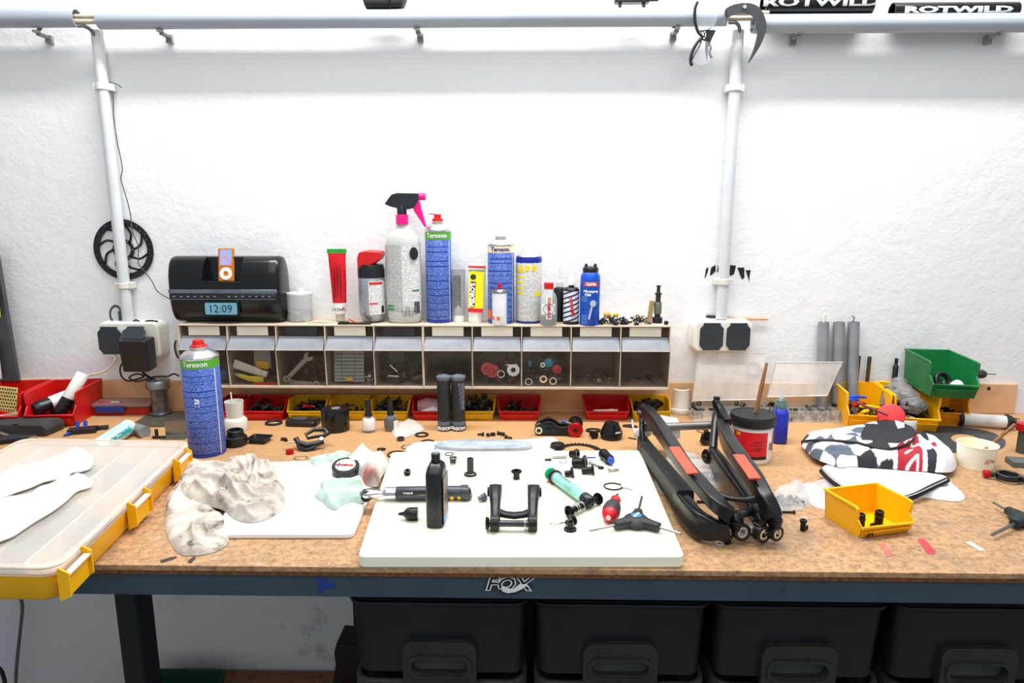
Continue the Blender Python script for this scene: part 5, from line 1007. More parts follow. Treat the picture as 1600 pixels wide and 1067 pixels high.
rl = [(.014, .007, [(262, 792), (285, 764), (312, 756), (331, 775)]), (.010, .005, [(304, 843), (302, 824), (318, 812), (345, 800)]), (.009, .004, [(268, 852), (290, 862), (320, 862), (346, 850), (356, 830)]), (-.008, .009, [(312, 836), (330, 832), (346, 828)]), (.008, .005, [(320, 822), (330, 836), (350, 838)])]
def hl(X, Y, D): return (1 - np.exp(-D / .007)) * (.009 + ridge(X, Y, rl, .012) + .002 * fb(X, Y, 90, 8) + .003 * (1 - np.abs(fb(X * 2, Y, 80, 16)))) + .0006
tag(cloth('rag', pl(low), hl, .0018, M_rag, None, .0004), 'flap of stained cotton rag spread on the bench in front of the heap', 'rag')
M_blu = mat('pale green paper towel', (176, 198, 187), .9, rgb2=(146, 166, 157), scale=26, stain=(150, 158, 140), stscale=30, stth=.66, bump=.8, bscale=260)
M_redr = mat('white towel with red blot', (206, 212, 206), .9, var=.04, bump=.8, bscale=260, attr=True)
def towel(pts, label, base, h, seed, m=M_blu, colf=None, rid=None, z=.01):
    def hf(X, Y, D): return (1 - np.exp(-D / .006)) * (h + .25 * h * fb(X, Y, 90, seed) + .35 * h * (1 - np.abs(fb(X * 1.6, Y, 110, seed + 3))) + (ridge(X, Y, rid, z) if rid else 0)) + .0006
    return tag(cloth('paper_towel', pl(pts), hf, .0018, m, None, base, colf), label, 'towel')
towel([(482, 720), (492, 712, .01), (510, 706, .015), (535, 703, .015), (556, 706, .015), (558, 714), (546, 722), (520, 730), (500, 735), (486, 735)], 'rolled pale green towel behind the tape roll', .0005, .014, 21)
rc = T(560, 742, .02)
def redc(X, Y, D, Z):
    k = np.exp(-(((X - rc.x - .010) / .034) ** 2 + ((Y - rc.y + .012) / .030) ** 2) ** 1.5) * np.clip(.75 + .5 * fb(X, Y, 140, 4), 0, 1)
    dk = np.exp(-(((X - rc.x - .034) / .016) ** 2 + ((Y - rc.y + .022) / .012) ** 2)) * .8
    C = np.ones(X.shape + (3,)); 
    for i, (a, b) in enumerate(((.80, .16), (.07, .10), (.05, .07))): C[..., i] = (1 - k) * 1 + k * a; C[..., i] = C[..., i] * (1 - dk) + dk * b
    return C
towel([(540, 742), (541, 722, .02), (552, 704, .03), (566, 696, .03), (590, 706, .03), (606, 716, .02), (606, 738), (596, 754), (590, 768), (572, 766), (562, 750)], 'crumpled white towel with a red blot between the two boards', .0095, .022, 31, M_redr, redc, [(.010, .007, [(566, 702), (572, 720), (590, 742)]), (.006, .006, [(548, 730), (570, 728), (596, 722)])], .02)
towel([(492, 784), (500, 764, .01), (503, 752, .015), (530, 748, .015), (560, 750, .01), (566, 762), (570, 778), (574, 788), (566, 796), (552, 792), (534, 798), (526, 805), (514, 802), (504, 792)], 'folded pale green towel on the right end of the thin white board', .0095, .009, 41, M_blu, None, [(.005, .004, [(503, 756), (512, 784), (524, 802)]), (.004, .005, [(524, 798), (545, 786), (566, 782)])])
# black tape roll
c = T(538, 731, .02); t = thing('tape_roll', 'roll of black tape with printed white core between the towels', 'tape', (c.x + .003, c.y, BZ + .0096), (R(14), R(2), 0)); 
obj('tape', G().ringp(.0265, .0195, .019), mat('black tape', (28, 30, 34), .3), t, bev=.001); obj('core', G().ringp(.0195, .0175, .0195), M_white, t); obj('core_disc', G().ringp(.0193, .004, .001, tr(0, 0, .018)), mat('core print', (238, 226, 222), .5), t)
obj('red_print', G().text('tesa tesa', .010, tr(-.002, 0, .0195) @ rot(-PI / 2) @ tr(0, 0, 0), .0002, 0, .0006), M_inkr, t); obj('blue_print', G().box(-.013, 0, .0195, .003, .014, .0004), M_blue, t)

# ================= THINGS ON THE THICK BOARD =================
def bl(px, py, z=0.0): p = T(px, py, BT + z); return Vector((p.x, p.y, BZ + BT))
# torque wrench
a, b = T(572, 771, BT + .013), T(734, 769, BT + .013); L_ = (b - a).length
t = thing('torque_wrench', 'grey handled torque wrench with chrome ratchet head lying behind the oil bottle', 'wrench', (a.x, a.y, BZ + BT + .0126), math.atan2(b.y - a.y, b.x - a.x))
MX = Matrix.Rotation(PI / 2, 4, 'Y')       # local z -> +x
obj('head', G().loft([((-.010, 0, -.002), .006, .004), ((-.004, 0, -.001), .012, .008), ((.008, 0, 0), .0135, .009), ((.020, 0, 0), .008, .007), ((.030, 0, 0), .004, .004)], 2.5), M_chrome, t)
obj('drive_ring', G().ringp(.0095, .0045, .006, dirM((.002, -.006, -.002), (0, -1, .35))), M_black, t, bev=.0006); obj('drive', G().cyl(.005, .004, dirM((.002, -.007, -.002), (0, -1, .35)), 8), mat('dull steel', (0, 0, 0)), t)
obj('neck', G().lathe([(0, .024), (.003, .024), (.0035, .030), (.010, .031), (.011, .034), (.011, .060), (0, .060)], 24, MX), M_chrome, t)
obj('handle', G().lathe([(0, .052), (.011, .052), (.0122, .054), (.0122, L_ - .018), (.0118, L_ - .014), (0, L_ - .014)], 28, MX), mat('grey wrench handle', (66, 72, 82), .35, .2), t)
obj('data_plate', G().box(.086, -.0108, .002, .048, .0016, .014, rot(R(-0))), M_ink, t); obj('data_text', G().text('TORQUE', .0042, tr(.074, -.0119, .005), .0002, 0, .0002).text('5-25 Nm', .0034, tr(.098, -.0119, .001), .0002).text('4-20 Nm', .0030, tr(.074, -.0119, 0), .0002), M_inkw, t)
for x in (.116, .147, .160):
    obj('yellow_band', G().lathe([(.0124, x), (.0124, x + .006)], 14, MX, a0=R(10), a1=R(120)), M_yel, t); obj('yellow_band', G().lathe([(.0124, x), (.0124, x + .006)], 8, MX, a0=R(135), a1=R(180)), M_yel, t)
obj('end_cap', G().loft([((L_ - .016, 0, 0), .0125, .0125), ((L_ - .004, 0, .0), .0135, .0125), ((L_ + .001, 0, .002), .011, .010)], 3), mat('grey wrench handle', (0, 0, 0)), t); obj('end_hole', G().cyl(.007, .001, dirM((L_ + .0012, 0, .002), (1, 0, .1)), 12), M_ink, t)
# oil bottle
c = bl(683, 815); s = mpp(c)
t = thing('oil_bottle', 'open black oil bottle standing on the thick board, seen from its narrow side', 'bottle', c, R(-3))
hh = .088; g = G().loft([((0, 0, 0), .024, .0125), ((0, 0, .002), .026, .0145), ((0, 0, hh * .5), .026, .0145), ((0, 0, hh), .026, .0145), ((0, 0, hh + .008), .022, .0125), ((0, 0, hh + .014), .012, .0095), ((0, 0, hh + .016), .0085, .0085)], 4.5, 28, None, (1, 0, 0)); obj('body', g, M_black, t)
g = G().lathe([(.0066, hh + .014), (.0066, hh + .030), (0, hh + .030)], 20); [g.torus(.0070, .0009, tr(0, 0, hh + .018 + .0035 * k), 20, 5) for k in range(4)]; obj('neck', g, M_black, t)
obj('spout', G().lathe([(.006, hh + .030), (.0055, hh + .034), (.0022, hh + .036), (.0016, hh + .044), (0, hh + .044)], 18), mat('cloudy spout', (214, 228, 234), .2, alpha=.7), t)
obj('label', G().box(.01485, .000, .044, .0006, .044, .076), mat('black label', (36, 36, 38), .35), t); obj('label_top', G().box(.0153, 0, .070, .0004, .044, .024), mat('grey ink', (0, 0, 0)), t); obj('label_stripe', G().box(.0153, 0, .054, .0004, .044, .0016).box(.0153, 0, .024, .0004, .044, .0014), mat('orange ink', (236, 90, 50), .4), t); obj('label_text', G().box(.0153, 0, .010, .0004, .044, .012), mat('pale blue ink', (0, 0, 0)), t)
obj('embossed_mark', G().tube([(-.004, -.0262, .012), (.004, -.0262, .012), (0, -.0262, .020)], .0004, 4, None, True), M_ano, t)
# cap with spout lying
c = bl(640, 812); t = thing('pointed_cap', 'black ribbed pointed cap lying left of the oil bottle', 'cap', c + Vector((0, 0, .0105)), R(3))
g = G().lathe([(0, .014), (.0095, .014), (.0102, .012), (.0102, -.003), (.0078, -.006), (.0035, -.010), (.0022, -.018), (0, -.018)], 30, MX); obj('body', g, M_black, t)
g = G(); [g.box(0, 0, 0, .013, .0009, .0009, rot(2 * PI * k / 22) @ tr(.006, 0, .0102)) for k in range(22)]; obj('ribs', g, M_black, t)['kind'] = 'stuff'
def flanged(px, py, label, L_, rs, rh, hh, m=None, up=True, az=0, extra=None, z=0, name='flanged_bolt', hole=True, cat='bolt', head_up=False, tilt=None, base=None):
    """bolt with a round head; standing on its head (up), on its shank (head_up) or lying along azimuth az"""
    c = base if base is not None else bl(px, py, z)
    m = m or M_ano
    if up: M = Matrix(); cz = 0
    if head_up: M = tr(0, 0, L_ + hh) @ rot(PI)
    t = thing(name, label, cat, c + Vector((0, 0, 0 if (up or head_up) else rh * .92)), 0 if (up or head_up) else (0, 0, az))
    if not (up or head_up): M = Matrix.Rotation(PI / 2 + math.asin(min(.9, (rh - rs) / (L_ + hh))) * .9, 4, 'Y')
    g = G().lathe([(rh * .45 if hole else 0, 0), (rh * .92, 0), (rh, hh * .3), (rh * .96, hh * .7), (rs * 1.15, hh), (rs * 1.15, hh * .99)], 26, M)
    if hole: g.lathe([(rh * .45, 0), (rh * .40, hh * .8), (0, hh * .8)], 6, M)
    obj('head', g, m, t); g = G().lathe([(rs, hh * .9), (rs, hh + L_ * .97), (rs * .85, hh + L_), (rs * .6, hh + L_), (rs * .6, hh + L_ * .7), (0, hh + L_ * .7)], 22, M); obj('shank', g, m, t)
    if extra: extra(t, M)
    return t
M_dk = mat('dark green-grey steel', (52, 58, 56), .4, .6)
flanged(735, 742, 'tall dark flanged sleeve standing on its flange right of the oil bottle', .030, .0065, .0125, .004, M_dk, extra=lambda t, M: obj('pin_ring', G().torus(.0095, .0006, tr(0, 0, .0043), 30, 4), M_steel, t))
flanged(807, 748, 'short black bolt standing head up in the middle of the board', .012, .0062, .0105, .0045, None, False, head_up=True)
def nutring(px, py, label, r, h, m=M_ano, tilt=0, az=0):
    c = bl(px, py); t = solo('nut', label, 'nut', G().ringp(r, r * .55, h, None, 20).ringp(r * 1.25, r * .7, h * .3, tr(0, 0, h * .2), 20), m, c + Vector((0, 0, r * math.sin(abs(tilt)) * 1.05)), (tilt, 0, az)); return t
nutring(636, 742, 'small black split nut on the board left of the oil bottle', .0055, .009, M_ano, R(30), .5); 
c = bl(755, 783); solo('plug', 'small grey plug lying on the board right of the wrench end', 'plug', G().lathe([(0, -.009), (.004, -.009), (.0045, -.002), (.0065, -.002), (.0065, 0), (.005, .001), (.0072, .003), (.0075, .005), (0, .006)], 18, dirM((0, 0, .0075), (.8, .4, .12))), mat('slate grey metal', (92, 100, 108), .4, .4), c)
solo('o_ring', 'thin black ring on the board right behind the oil bottle', 'ring', G().torus(.0085, .0009, None, 28, 6), M_rub, bl(702, 710) + Vector((0, 0, .001)))
c = bl(708, 724); t = thing('fitting', 'small cylindrical fitting with a bright pin behind the oil bottle', 'fitting', c)
obj('body', G().cyl(.0065, .008, tr(0, 0, .003), 20).cyl(.0078, .002, tr(0, 0, .010), 20), M_dk, t); obj('ring', G().torus(.0072, .001, tr(0, 0, .0125), 20, 6), M_steel, t); obj('pin', G().cyl(.0014, .012, dirM((0, -.005, .003), (-.2, -1, -.1)), 8), mat('pale brass', (220, 205, 160), .3, .6), t)
# linkage
c = bl(803, 822); t = thing('suspension_link', 'black U-shaped suspension link with a through axle in the middle of the board', 'link', (c.x, c.y + .010, BZ + BT))
M_link = mat('satin black alloy', (30, 33, 35), .35, .35)
for sg in (-1, 1):
    X = sg * .030
    g = G().loft([((X * .98, -.024, .0125), .0075, .0125), ((X, -.008, .017), .0080, .013), ((X * 1.02, .012, .028), .0088, .015), ((X * 1.05, .030, .037), .0100, .016), ((X * 1.06, .042, .040), .0095, .012)], 3, 20)
    obj('arm', g, M_link, t, bev=.0004)
    obj('front_eye', G().ringp(.0125, .0065, .014, dirM((X - .007, -.026, .0127), (1, 0, 0))), M_link, t, bev=.001)
    obj('rear_eye', G().ringp(.0125, .0062, .0205, dirM((X * 1.06 - .010, .042, .036), (1, 0, 0))), M_link, t, bev=.001)
    obj('rear_boss', G().ringp(.0080, .0045, .004, dirM((X * 1.06 + (sg * .0095 if sg > 0 else -.0135), .042, .036), (1, 0, 0))), M_ano, t)
g = G().loft([((-.028, .002, .019), .008, .0060), ((-.015, .0, .0155), .008, .0045), ((0, -.001, .014), .0085, .0048), ((.015, 0, .0155), .008, .0045), ((.028, .002, .019), .008, .0060)], 2.6); obj('crossbar', g, M_link, t)
obj('axle', G().cyl(.0052, .070, dirM((-.040, -.027, .0127), (1, 0, 0)), 22), mat('polished axle', (70, 74, 78), .15, .9), t); obj('axle_head', G().lathe([(0, 0), (.009, 0), (.0105, .002), (.0085, .005), (.005, .006)], 24, dirM((-.0445, -.027, .0127), (1, 0, 0))), M_ano, t)
obj('clip_ring', G().ringp(.0098, .006, .0015, dirM((.017, -.027, .0127), (1, 0, 0))), M_steel, t)
# syringe
a, b = T(868, 745, BT + .014), T(921, 783, BT + .014); L_ = (b - a).length
t = thing('syringe', 'syringe filled with turquoise fluid, green plunger at its far end', 'syringe', (a.x, a.y, BZ + BT + .0110), math.atan2(b.y - a.y, b.x - a.x))
obj('barrel', G().lathe([(.0086, 0), (.0090, 0), (.0090, L_ - .004), (.0086, L_ - .004)], 28, MX), mat('syringe barrel', (214, 238, 236), .08, alpha=.35), t)
obj('fluid', G().lathe([(0, .004), (.0082, .004), (.0082, L_ - .018), (0, L_ - .018)], 24, MX), mat('turquoise fluid', (110, 222, 206), .25), t)
obj('piston', G().lathe([(0, L_ - .016), (.0094, L_ - .016), (.0096, L_), (.007, L_ + .004), (.0018, L_ + .005), (.0016, L_ + .012), (0, L_ + .012)], 24, MX), mat('dark piston', (36, 42, 52), .3), t)
obj('finger_flange', G().lathe([(0, -.004), (.0125, -.004), (.0125, .0005), (.0095, .001)], 24, MX, sx=.9), M_black, t)
obj('plunger', G().box(-.011, 0, 0, .018, .011, .0016).box(-.011, 0, 0, .018, .0016, .011).lathe([(0, -.022), (.0098, -.022), (.0104, -.020), (.0098, -.018), (0, -.018)], 24, MX), mat('green plunger', (30, 184, 132), .4), t)
g = G(); [g.box(.014 + .0048 * k, -.0002, .0090, .0008, .004 + .002 * (k % 2), .0004) for k in range(9)]; obj('scale_marks', g, M_ink, t)['kind'] = 'stuff'
t.scale = (1, 1.18, 1.18); t.location.z += .002
c = bl(866, 754); t_ = solo('red_clip', 'flat red plastic clip under the plunger end of the syringe', 'clip', G().prism([(-.014, .002), (-.004, .010), (.010, .004), (.014, -.006), (.004, -.004), (-.002, -.012), (-.004, -.012), (-.001, -.003), (-.012, -.002)], 0, .0025), mat('coral red plastic', (240, 72, 50), .4), c)
# stubby screwdriver
a, b = T(952, 808, BT + .012), T(967, 770, BT + .012); L_ = (b - a).length
t = thing('screwdriver', 'stubby black and red screwdriver lying on the board', 'screwdriver', (a.x, a.y, BZ + BT + .0138), math.atan2(b.y - a.y, b.x - a.x))
obj('grip', G().lathe([(0, .001), (.0105, .001), (.0126, .006), (.0137, .016), (.0128, .028), (.0095, .038), (.007, .042), (0, .042)], 30, MX), mat('dark grip', (58, 52, 54), .55), t)
obj('end_cap', G().lathe([(0, -.0065), (.0035, -.006), (.008, -.004), (.0108, .000), (.0122, .0045), (.0100, .0045)], 28, MX), mat('tool red', (218, 24, 40), .35), t)
obj('end_mark', G().cyl(.0038, .0006, dirM((-.0066, 0, 0), (-1, 0, 0)), 16), mat('pinkish mark', (246, 214, 214), .5), t)
obj('collar', G().lathe([(.0068, .040), (.0085, .043), (.0088, .053), (.007, .055), (0, .055)], 8, MX), mat('tool red', (0, 0, 0)), t)
obj('shaft', G().cyl(.0026, .018, dirM((.054, 0, 0), (1, 0, 0)), 6), M_steel, t)
t.scale = (1.2, 1.08, 1.08); t.location.z += .0008
solo('o_ring', 'black rubber ring lying behind the screwdriver collar', 'ring', G().torus(.0165, .0014, None, 36, 7, .92), M_rub, bl(958, 761) + Vector((0, 0, .0016)))
a = bl(970, 763) + Vector((0, 0, .0035)); b = bl(989, 766) + Vector((0, 0, .0015)); solo('pin', 'thin bright pin lying right of the screwdriver tip', 'pin', G().tube([(0, 0, 0), (b - a) * .3, b - a], [.003, .0016, .0012], 8), M_steel, a)
# Y wrench
def y_tool(c, rz, label, arms, mh, logo=True):
    t = thing('y_wrench', label, 'hex wrench', c, rz)
    g = G().lathe([(0, -.001), (.014, 0), (.021, .004), (.022, .009), (.018, .014), (.011, .0175), (0, .018)], 36); obj('hub', g, mh, t)
    for k, (az, L1, L2, tip) in enumerate(arms):
        D = Vector((math.cos(az), math.sin(az), 0)); g = G().loft([(D * .012 + Vector((0, 0, .009)), .0125, .0085), (D * .024 + Vector((0, 0, .009)), .0090, .0078), (D * (L1 * .75) + Vector((0, 0, .009)), .0082, .0074), (D * L1 + Vector((0, 0, .009)), .0076, .0070)], 2.4, 20); obj('arm', g, mh, t)
        obj('hex_key', G().cyl(tip, L2, dirM(D * L1 + Vector((0, 0, .009)), D), 6), M_dsteel, t)
    if logo: obj('emblem', G().cyl(.0085, .0008, tr(0, 0, .0178), 24), mat('emblem blue', (30, 130, 220), .3), t); obj('emblem_stripe', G().box(0, 0, .0188, .0036, .018, .0006, rot(0, 0, R(-35))), M_inkw, t)
    return t
c = bl(994, 813, .009)
def azp(pa, pb, z): a, b = T(*pa, z), T(*pb, z); return math.atan2(b.y - a.y, b.x - a.x), (b - a).length
arms = []
for tip in ((1003, 776), (922, 829), (1064, 834)):
    az, ln = azp((994, 813), tip, BT + .009); arms.append((az, .040 if tip[0] != 1003 else .032, ln - (.040 if tip[0] != 1003 else .032), .0022))
y_tool(c, 0, 'black three-armed hex wrench with blue emblem at the right of the thick board', arms, mat('rubber black grip', (38, 40, 44), .55))
# axle with washers in front of the syringe, pivot bolts, clip
a, b = T(890, 800, BT + .010), T(934, 780, BT + .010); L_ = (b - a).length
t = thing('pivot_axle', 'black axle with a wide head at each end and steel washers on it', 'axle', (a.x, a.y, BZ + BT + .0108), math.atan2(b.y - a.y, b.x - a.x))
obj('shaft', G().cyl(.0048, L_, MX, 20), M_ano, t); 
for x, d in ((0, -1), (L_, 1)): obj('head', G().lathe([(.005, 0), (.0105, .0), (.0105, .002), (.007, .005), (.004, .0055), (.004, .002), (0, .002)], 26, dirM((x, 0, 0), (d, 0, 0))), M_ano, t)
for x in (.014, .019, .030): obj('washer', G().torus(.0072, .0011, dirM((x, 0, 0), (1, 0, 0)), 22, 6), M_steel, t)
flanged(891, 828, 'short black bolt standing on its head below the axle', .010, .0055, .0105, .004)
flanged(897, 818, 'short black bolt lying between the axle and the upright bolt', .012, .0048, .009, .004, None, False, az=R(215))
a = bl(862, 818); solo('snap_clip', 'thin wire snap clip lying left of the black bolts', 'clip', G().torus(.008, .0006, tr(.006, 0, .001), 20, 5, .6).tube([(.014, 0, .001), (.022, .001, .002), (.028, .004, .002), (.022, -.002, .002)], .0011, 6), M_steel, a)
# pile at the back right of the board
_n0 = len(COL.objects)
c = bl(872, 716); solo('pin', 'bright steel pin lying at the back of the board', 'pin', G().tube([(-.012, -.0012, .004), (.018, .001, .0045)], .0034, 12), M_steel, c)
flanged(903, 716, 'black notched bolt lying at the back right of the bright pin', .009, .0055, .0085, .006, None, False, az=R(150))
flanged(916, 732, 'large black pivot bolt with wide head lying behind the syringe', .018, .0075, .0118, .005, None, False, az=R(165))
flanged(928, 741, 'medium black pivot bolt lying just right of the syringe', .016, .0052, .0088, .0035, None, False, az=R(175))
flanged(896, 745, 'small black bolt partly hidden behind the syringe barrel', .010, .0045, .0085, .004, None, False, az=R(175))
c = bl(948, 722); t = thing('thread_fitting', 'black cylindrical fitting with a blue end lying near the back right corner of the board', 'fitting', c + Vector((0, 0, .0090)), math.atan2(-.5, .14))
obj('body', G().lathe([(0, -.018), (.0078, -.018), (.0088, -.016), (.0088, -.008), (.0080, -.007), (.0080, .012), (.006, .014), (0, .014)], 26, MX), M_ano, t); obj('blue_end', G().cyl(.0056, .006, dirM((.014, 0, 0), (1, 0, 0)), 18), mat('thread blue', (40, 90, 200), .5), t)
solo('pin', 'short steel bolt lying slantwise right of the large black bolt', 'bolt', G().tube([(-.009, .010, .003), (.010, -.010, .003)], .0026, 10).cyl(.0042, .004, dirM((-.009, .010, .0032), (-.7, .7, 0)), 12), M_steel, bl(931, 729))
solo('o_ring', 'small steel ring lying at the back of the board near the bright pin', 'ring', G().torus(.0078, .0007, None, 24, 5), M_steel, bl(880, 722) + Vector((0, 0, .001)))
solo('screw', 'tiny dark screw lying left of the steel ring at the back of the board', 'screw', G().cyl(.0022, .010, dirM((-.005, 0, .0025), (1, .1, 0)), 10).cyl(.0034, .003, dirM((.005, 0, .0028), (1, .1, 0)), 12), M_dk, bl(855, 720))
solo('screw', 'thin blue-tipped pin at the back right of the board', 'pin', G().cyl(.0013, .022, dirM((-.010, 0, .0016), (1, .1, 0)), 8), M_blue, bl(922, 716))
flanged(950, 737, 'small steel screw lying in front of the blue-ended fitting', .014, .0022, .0040, .003, M_steel, False, az=R(5)); solo('nut', 'small black nut lying left of the blue-ended fitting', 'nut', G().ringp(.006, .003, .003), M_ano, bl(939, 732))

for _o in list(COL.objects)[_n0:]:
    if _o.type == 'EMPTY' and _o.parent is None: _o.scale = (1.22, 1.22, 1.22); _o.location.z += (_o.location.z - BZ - BT) * .22
# ================= MIDDLE OF THE BENCH, BEHIND THE BOARDS =================
def bp(px, py, z=0.0): p = T(px, py, z); return Vector((p.x, p.y, BZ + .0002))
def lathe_thing(px, py, name, label, cat, prof, m, rz=0, dz=0, seg=30, s=1.0):
    return solo(name, label, cat, G().lathe([(r * s, z * s) for r, z in prof], seg), m, bp(px, py) + Vector((0, 0, dz)), rz)
M_cup = mat('milky plastic', (236, 234, 226), .35, alpha=.85, var=.03)
c = bp(369, 672); t = thing('plastic_cup', 'milky plastic cup standing in a larger one right of the large blue can', 'cup', c)
obj('base_cup', G().lathe([(0, 0), (.026, 0), (.027, .004), (.027, .026), (.022, .032), (.019, .033), (0, .033)], 30), M_cup, t); obj('top_cup', G().lathe([(0, .033), (.0185, .033), (.0215, .072), (.0195, .072), (.0175, .036)], 30), M_cup, t); obj('nozzle', G().tube([(-.010, .012, .060), (-.012, .014, .090)], .0016, 6), M_white, t)
c = bp(369, 695); t = thing('bearing_cup', 'round stepped black bearing cup in front of the milky cups', 'cup', c)
obj('body', G().lathe([(0, 0), (.020, 0), (.0245, .006), (.0255, .014), (.024, .020), (.018, .023), (.018, .034), (.0155, .036), (.0125, .036), (.0115, .022), (0, .022)], 34), M_black, t); obj('groove', G().torus(.0182, .001, tr(0, 0, .027), 30, 6), M_ano, t)
c = bp(406, 690); t = thing('square_cap', 'small square black tray-like cap on the bench', 'cap', c, R(-8))
obj('body', G().rbox(.038, .030, .006, .003, None, 4, 0, 1.0), M_black, t); g = G(); rr = rrect(.046, .037, .004); g.tube([(x, y, .010) for x, y in rr], .0016, 6, None, True)
a_ = rrect(.038, .030, .003); b_ = rrect(.044, .035, .004); n = len(a_); g.addv([(x, y, .005) for x, y in a_] + [(x, y, .010) for x, y in b_], [(i, (i + 1) % n, n + (i + 1) % n, n + i) for i in range(n)]); obj('rim', g, M_black, t)
solo('elbow', 'tiny black elbow piece on the bench right of the square cap', 'elbow', G().tube(smooth_path([(-.008, .002, .004), (0, .003, .004), (.004, 0, .004), (.007, -.006, .0035)]), .0036, 8), M_rub, bp(444, 689))
solo('o_ring', 'flat black ring lying in front of the red bin', 'ring', G().torus(.0185, .0028, tr(0, 0, .0028), 34, 8, .9), M_rub, bp(428, 662))
c = bp(474, 663); t = thing('remote_box', 'flat black box with rounded buttons in front of the yellow bins', 'box', c, R(-4))
obj('body', G().rbox(.078, .046, .013, .010), M_black, t, bev=.003); obj('button_plate', G().rbox(.036, .024, .0015, .010, tr(-.010, .004, .013)), mat('dusty black', (66, 68, 70), .6), t); obj('button', G().cyl(.0045, .0015, tr(.026, .006, .013), 16), mat('dusty black', (0, 0, 0)), t)
c = bp(525, 671); t = thing('puck', 'black glossy cylinder with a pale disc on top, behind the tape roll', 'canister', c)
obj('body', G().rcyl(.033, .053, None, 40, .002), mat('glossy black', (22, 22, 24), .18), t); obj('badge', G().cyl(.0105, .0008, tr(.002, 0, .053), 24), mat('pale badge', (150, 146, 134), .4, .4), t)
for px, py, mb, lab, ml in ((577, 674, mat('white polish', (236, 234, 230), .25), 'small bottle of white polish with tall black cap', None), (611, 672, mat('grey polish', (26, 28, 32), .25), 'small bottle of dark grey polish with tall black cap', 1)):
    c = bp(px, py); t = thing('polish_bottle', lab, 'bottle', c)
    obj('glass', G().lathe([(0, 0), (.014, 0), (.0165, .002), (.017, .028), (.0155, .033), (.009, .037), (.007, .039)], 26), mat('bottle glass', (222, 220, 214), .06, alpha=.15, var=.02), t)
    obj('polish', G().lathe([(0, .006), (.0155, .006), (.0158, .027), (.012, .033), (0, .034)], 24), mb, t); obj('cap', G().lathe([(0, .038), (.0085, .038), (.0085, .042), (.0072, .045), (.0066, .076), (0, .077)], 22), M_black, t)
    if ml: obj('label', G().box(.0135, -.008, .017, .008, .010, .018), M_white, t)
# bag, washers
def film(pts, label, h, seed, m=M_bag, base=.0004, name='plastic_bag', res=.002, cat='bag', sc=120):
    def hf(X, Y, D): return (1 - np.exp(-D / .008)) * (h + .45 * h * fb(X, Y, sc, seed)) + .0008 + .0012 * np.abs(fb(X, Y, sc * 3, seed + 2)) * np.minimum(D / .004, 1)
    return tag(cloth(name, pl(pts), hf, res, m, None, base), label, cat)
film([(612, 676), (618, 666), (636, 660), (650, 662), (664, 669), (656, 676), (634, 684), (618, 684)], 'small milky plastic bag behind the left end of the thick board', .012, 51, mat('milky film', (224, 218, 208), .3, alpha=.8, var=.05))
film([(613, 682), (640, 687), (628, 679)], 'thin folded paper under the milky plastic bag', .001, 52, M_paper) if False else None
solo('o_ring', 'toothed black ring partly under the milky plastic bag', 'ring', G().ringp(.016, .0105, .002).torus(.014, .0015, tr(0, 0, .002)), M_rub, bp(659, 680))
solo('o_ring', 'flat black washer at the back edge of the thick board', 'ring', G().ringp(.016, .010, .0015), M_rub, bp(668, 691)); solo('bearing', 'small dark steel bearing behind the thick board left end', 'bearing', G().ringp(.0085, .0052, .007), mat('dark bearing steel', (92, 90, 86), .35, .8), bp(626, 688))
solo('steel_ring', 'thin bright steel ring behind the thick board left end', 'ring', G().torus(.0135, .0011, None, 30, 6), M_steel, bp(637, 699) + Vector((0, 0, .0012))); solo('o_ring', 'black ring behind the left corner of the thick board', 'ring', G().torus(.019, .0016, None, 34, 6), M_rub, bp(620, 711) + Vector((0, 0, .0018)))
solo('o_ring', 'small black oval ring behind the white towel', 'ring', G().torus(.0085, .0016, tr(0, 0, .0016), 24, 6, .7), M_rub, bp(596, 703))
c = bp(586, 700); solo('thread', 'bit of white thread beside the small black oval ring', 'string', G().tube(smooth_path([(-.004, -.004, .001), (.002, .004, .004), (.007, .002, .005), (.004, -.002, .003)]), .0005, 5), M_white, c)
# shallow milky tray on a plastic sheet
film([(640, 708), (650, 692), (700, 690), (760, 689), (820, 687), (866, 684), (862, 706), (750, 708)], 'frosted plastic sheet lying behind the thick board', .0012, 61, mat('frosted sheet', (234, 236, 238), .3, alpha=.8, var=.03), sc=30)
c = bp(756, 702); t = thing('lid', 'shallow frosted oval lid lying on the plastic sheet behind the thick board', 'lid', c + Vector((0, .008, .003)))
po = [(.105 * math.copysign(abs(math.cos(a)) ** .8, math.cos(a)), .030 * math.copysign(abs(math.sin(a)) ** .8, math.sin(a))) for a in [2 * PI * i / 48 for i in range(48)]]; n = 48
def ovals(lst):
    pts = []; [pts.extend([(x * k, y * (k if k > .5 else k), z) for x, y in po]) for k, z in lst]; fs = [(j * n + i, j * n + (i + 1) % n, (j + 1) * n + (i + 1) % n, (j + 1) * n + i) for j in range(len(lst) - 1) for i in range(n)]
    return G().addv(pts, fs + [tuple(range(n - 1, -1, -1)), tuple((len(lst) - 1) * n + i for i in range(n))])
obj('dish', ovals([(1.0, 0), (1.02, .003), (.99, .007), (.93, .008), (.86, .003)]), mat('frosted blue grey', (190, 202, 214), .25, alpha=.85), t)
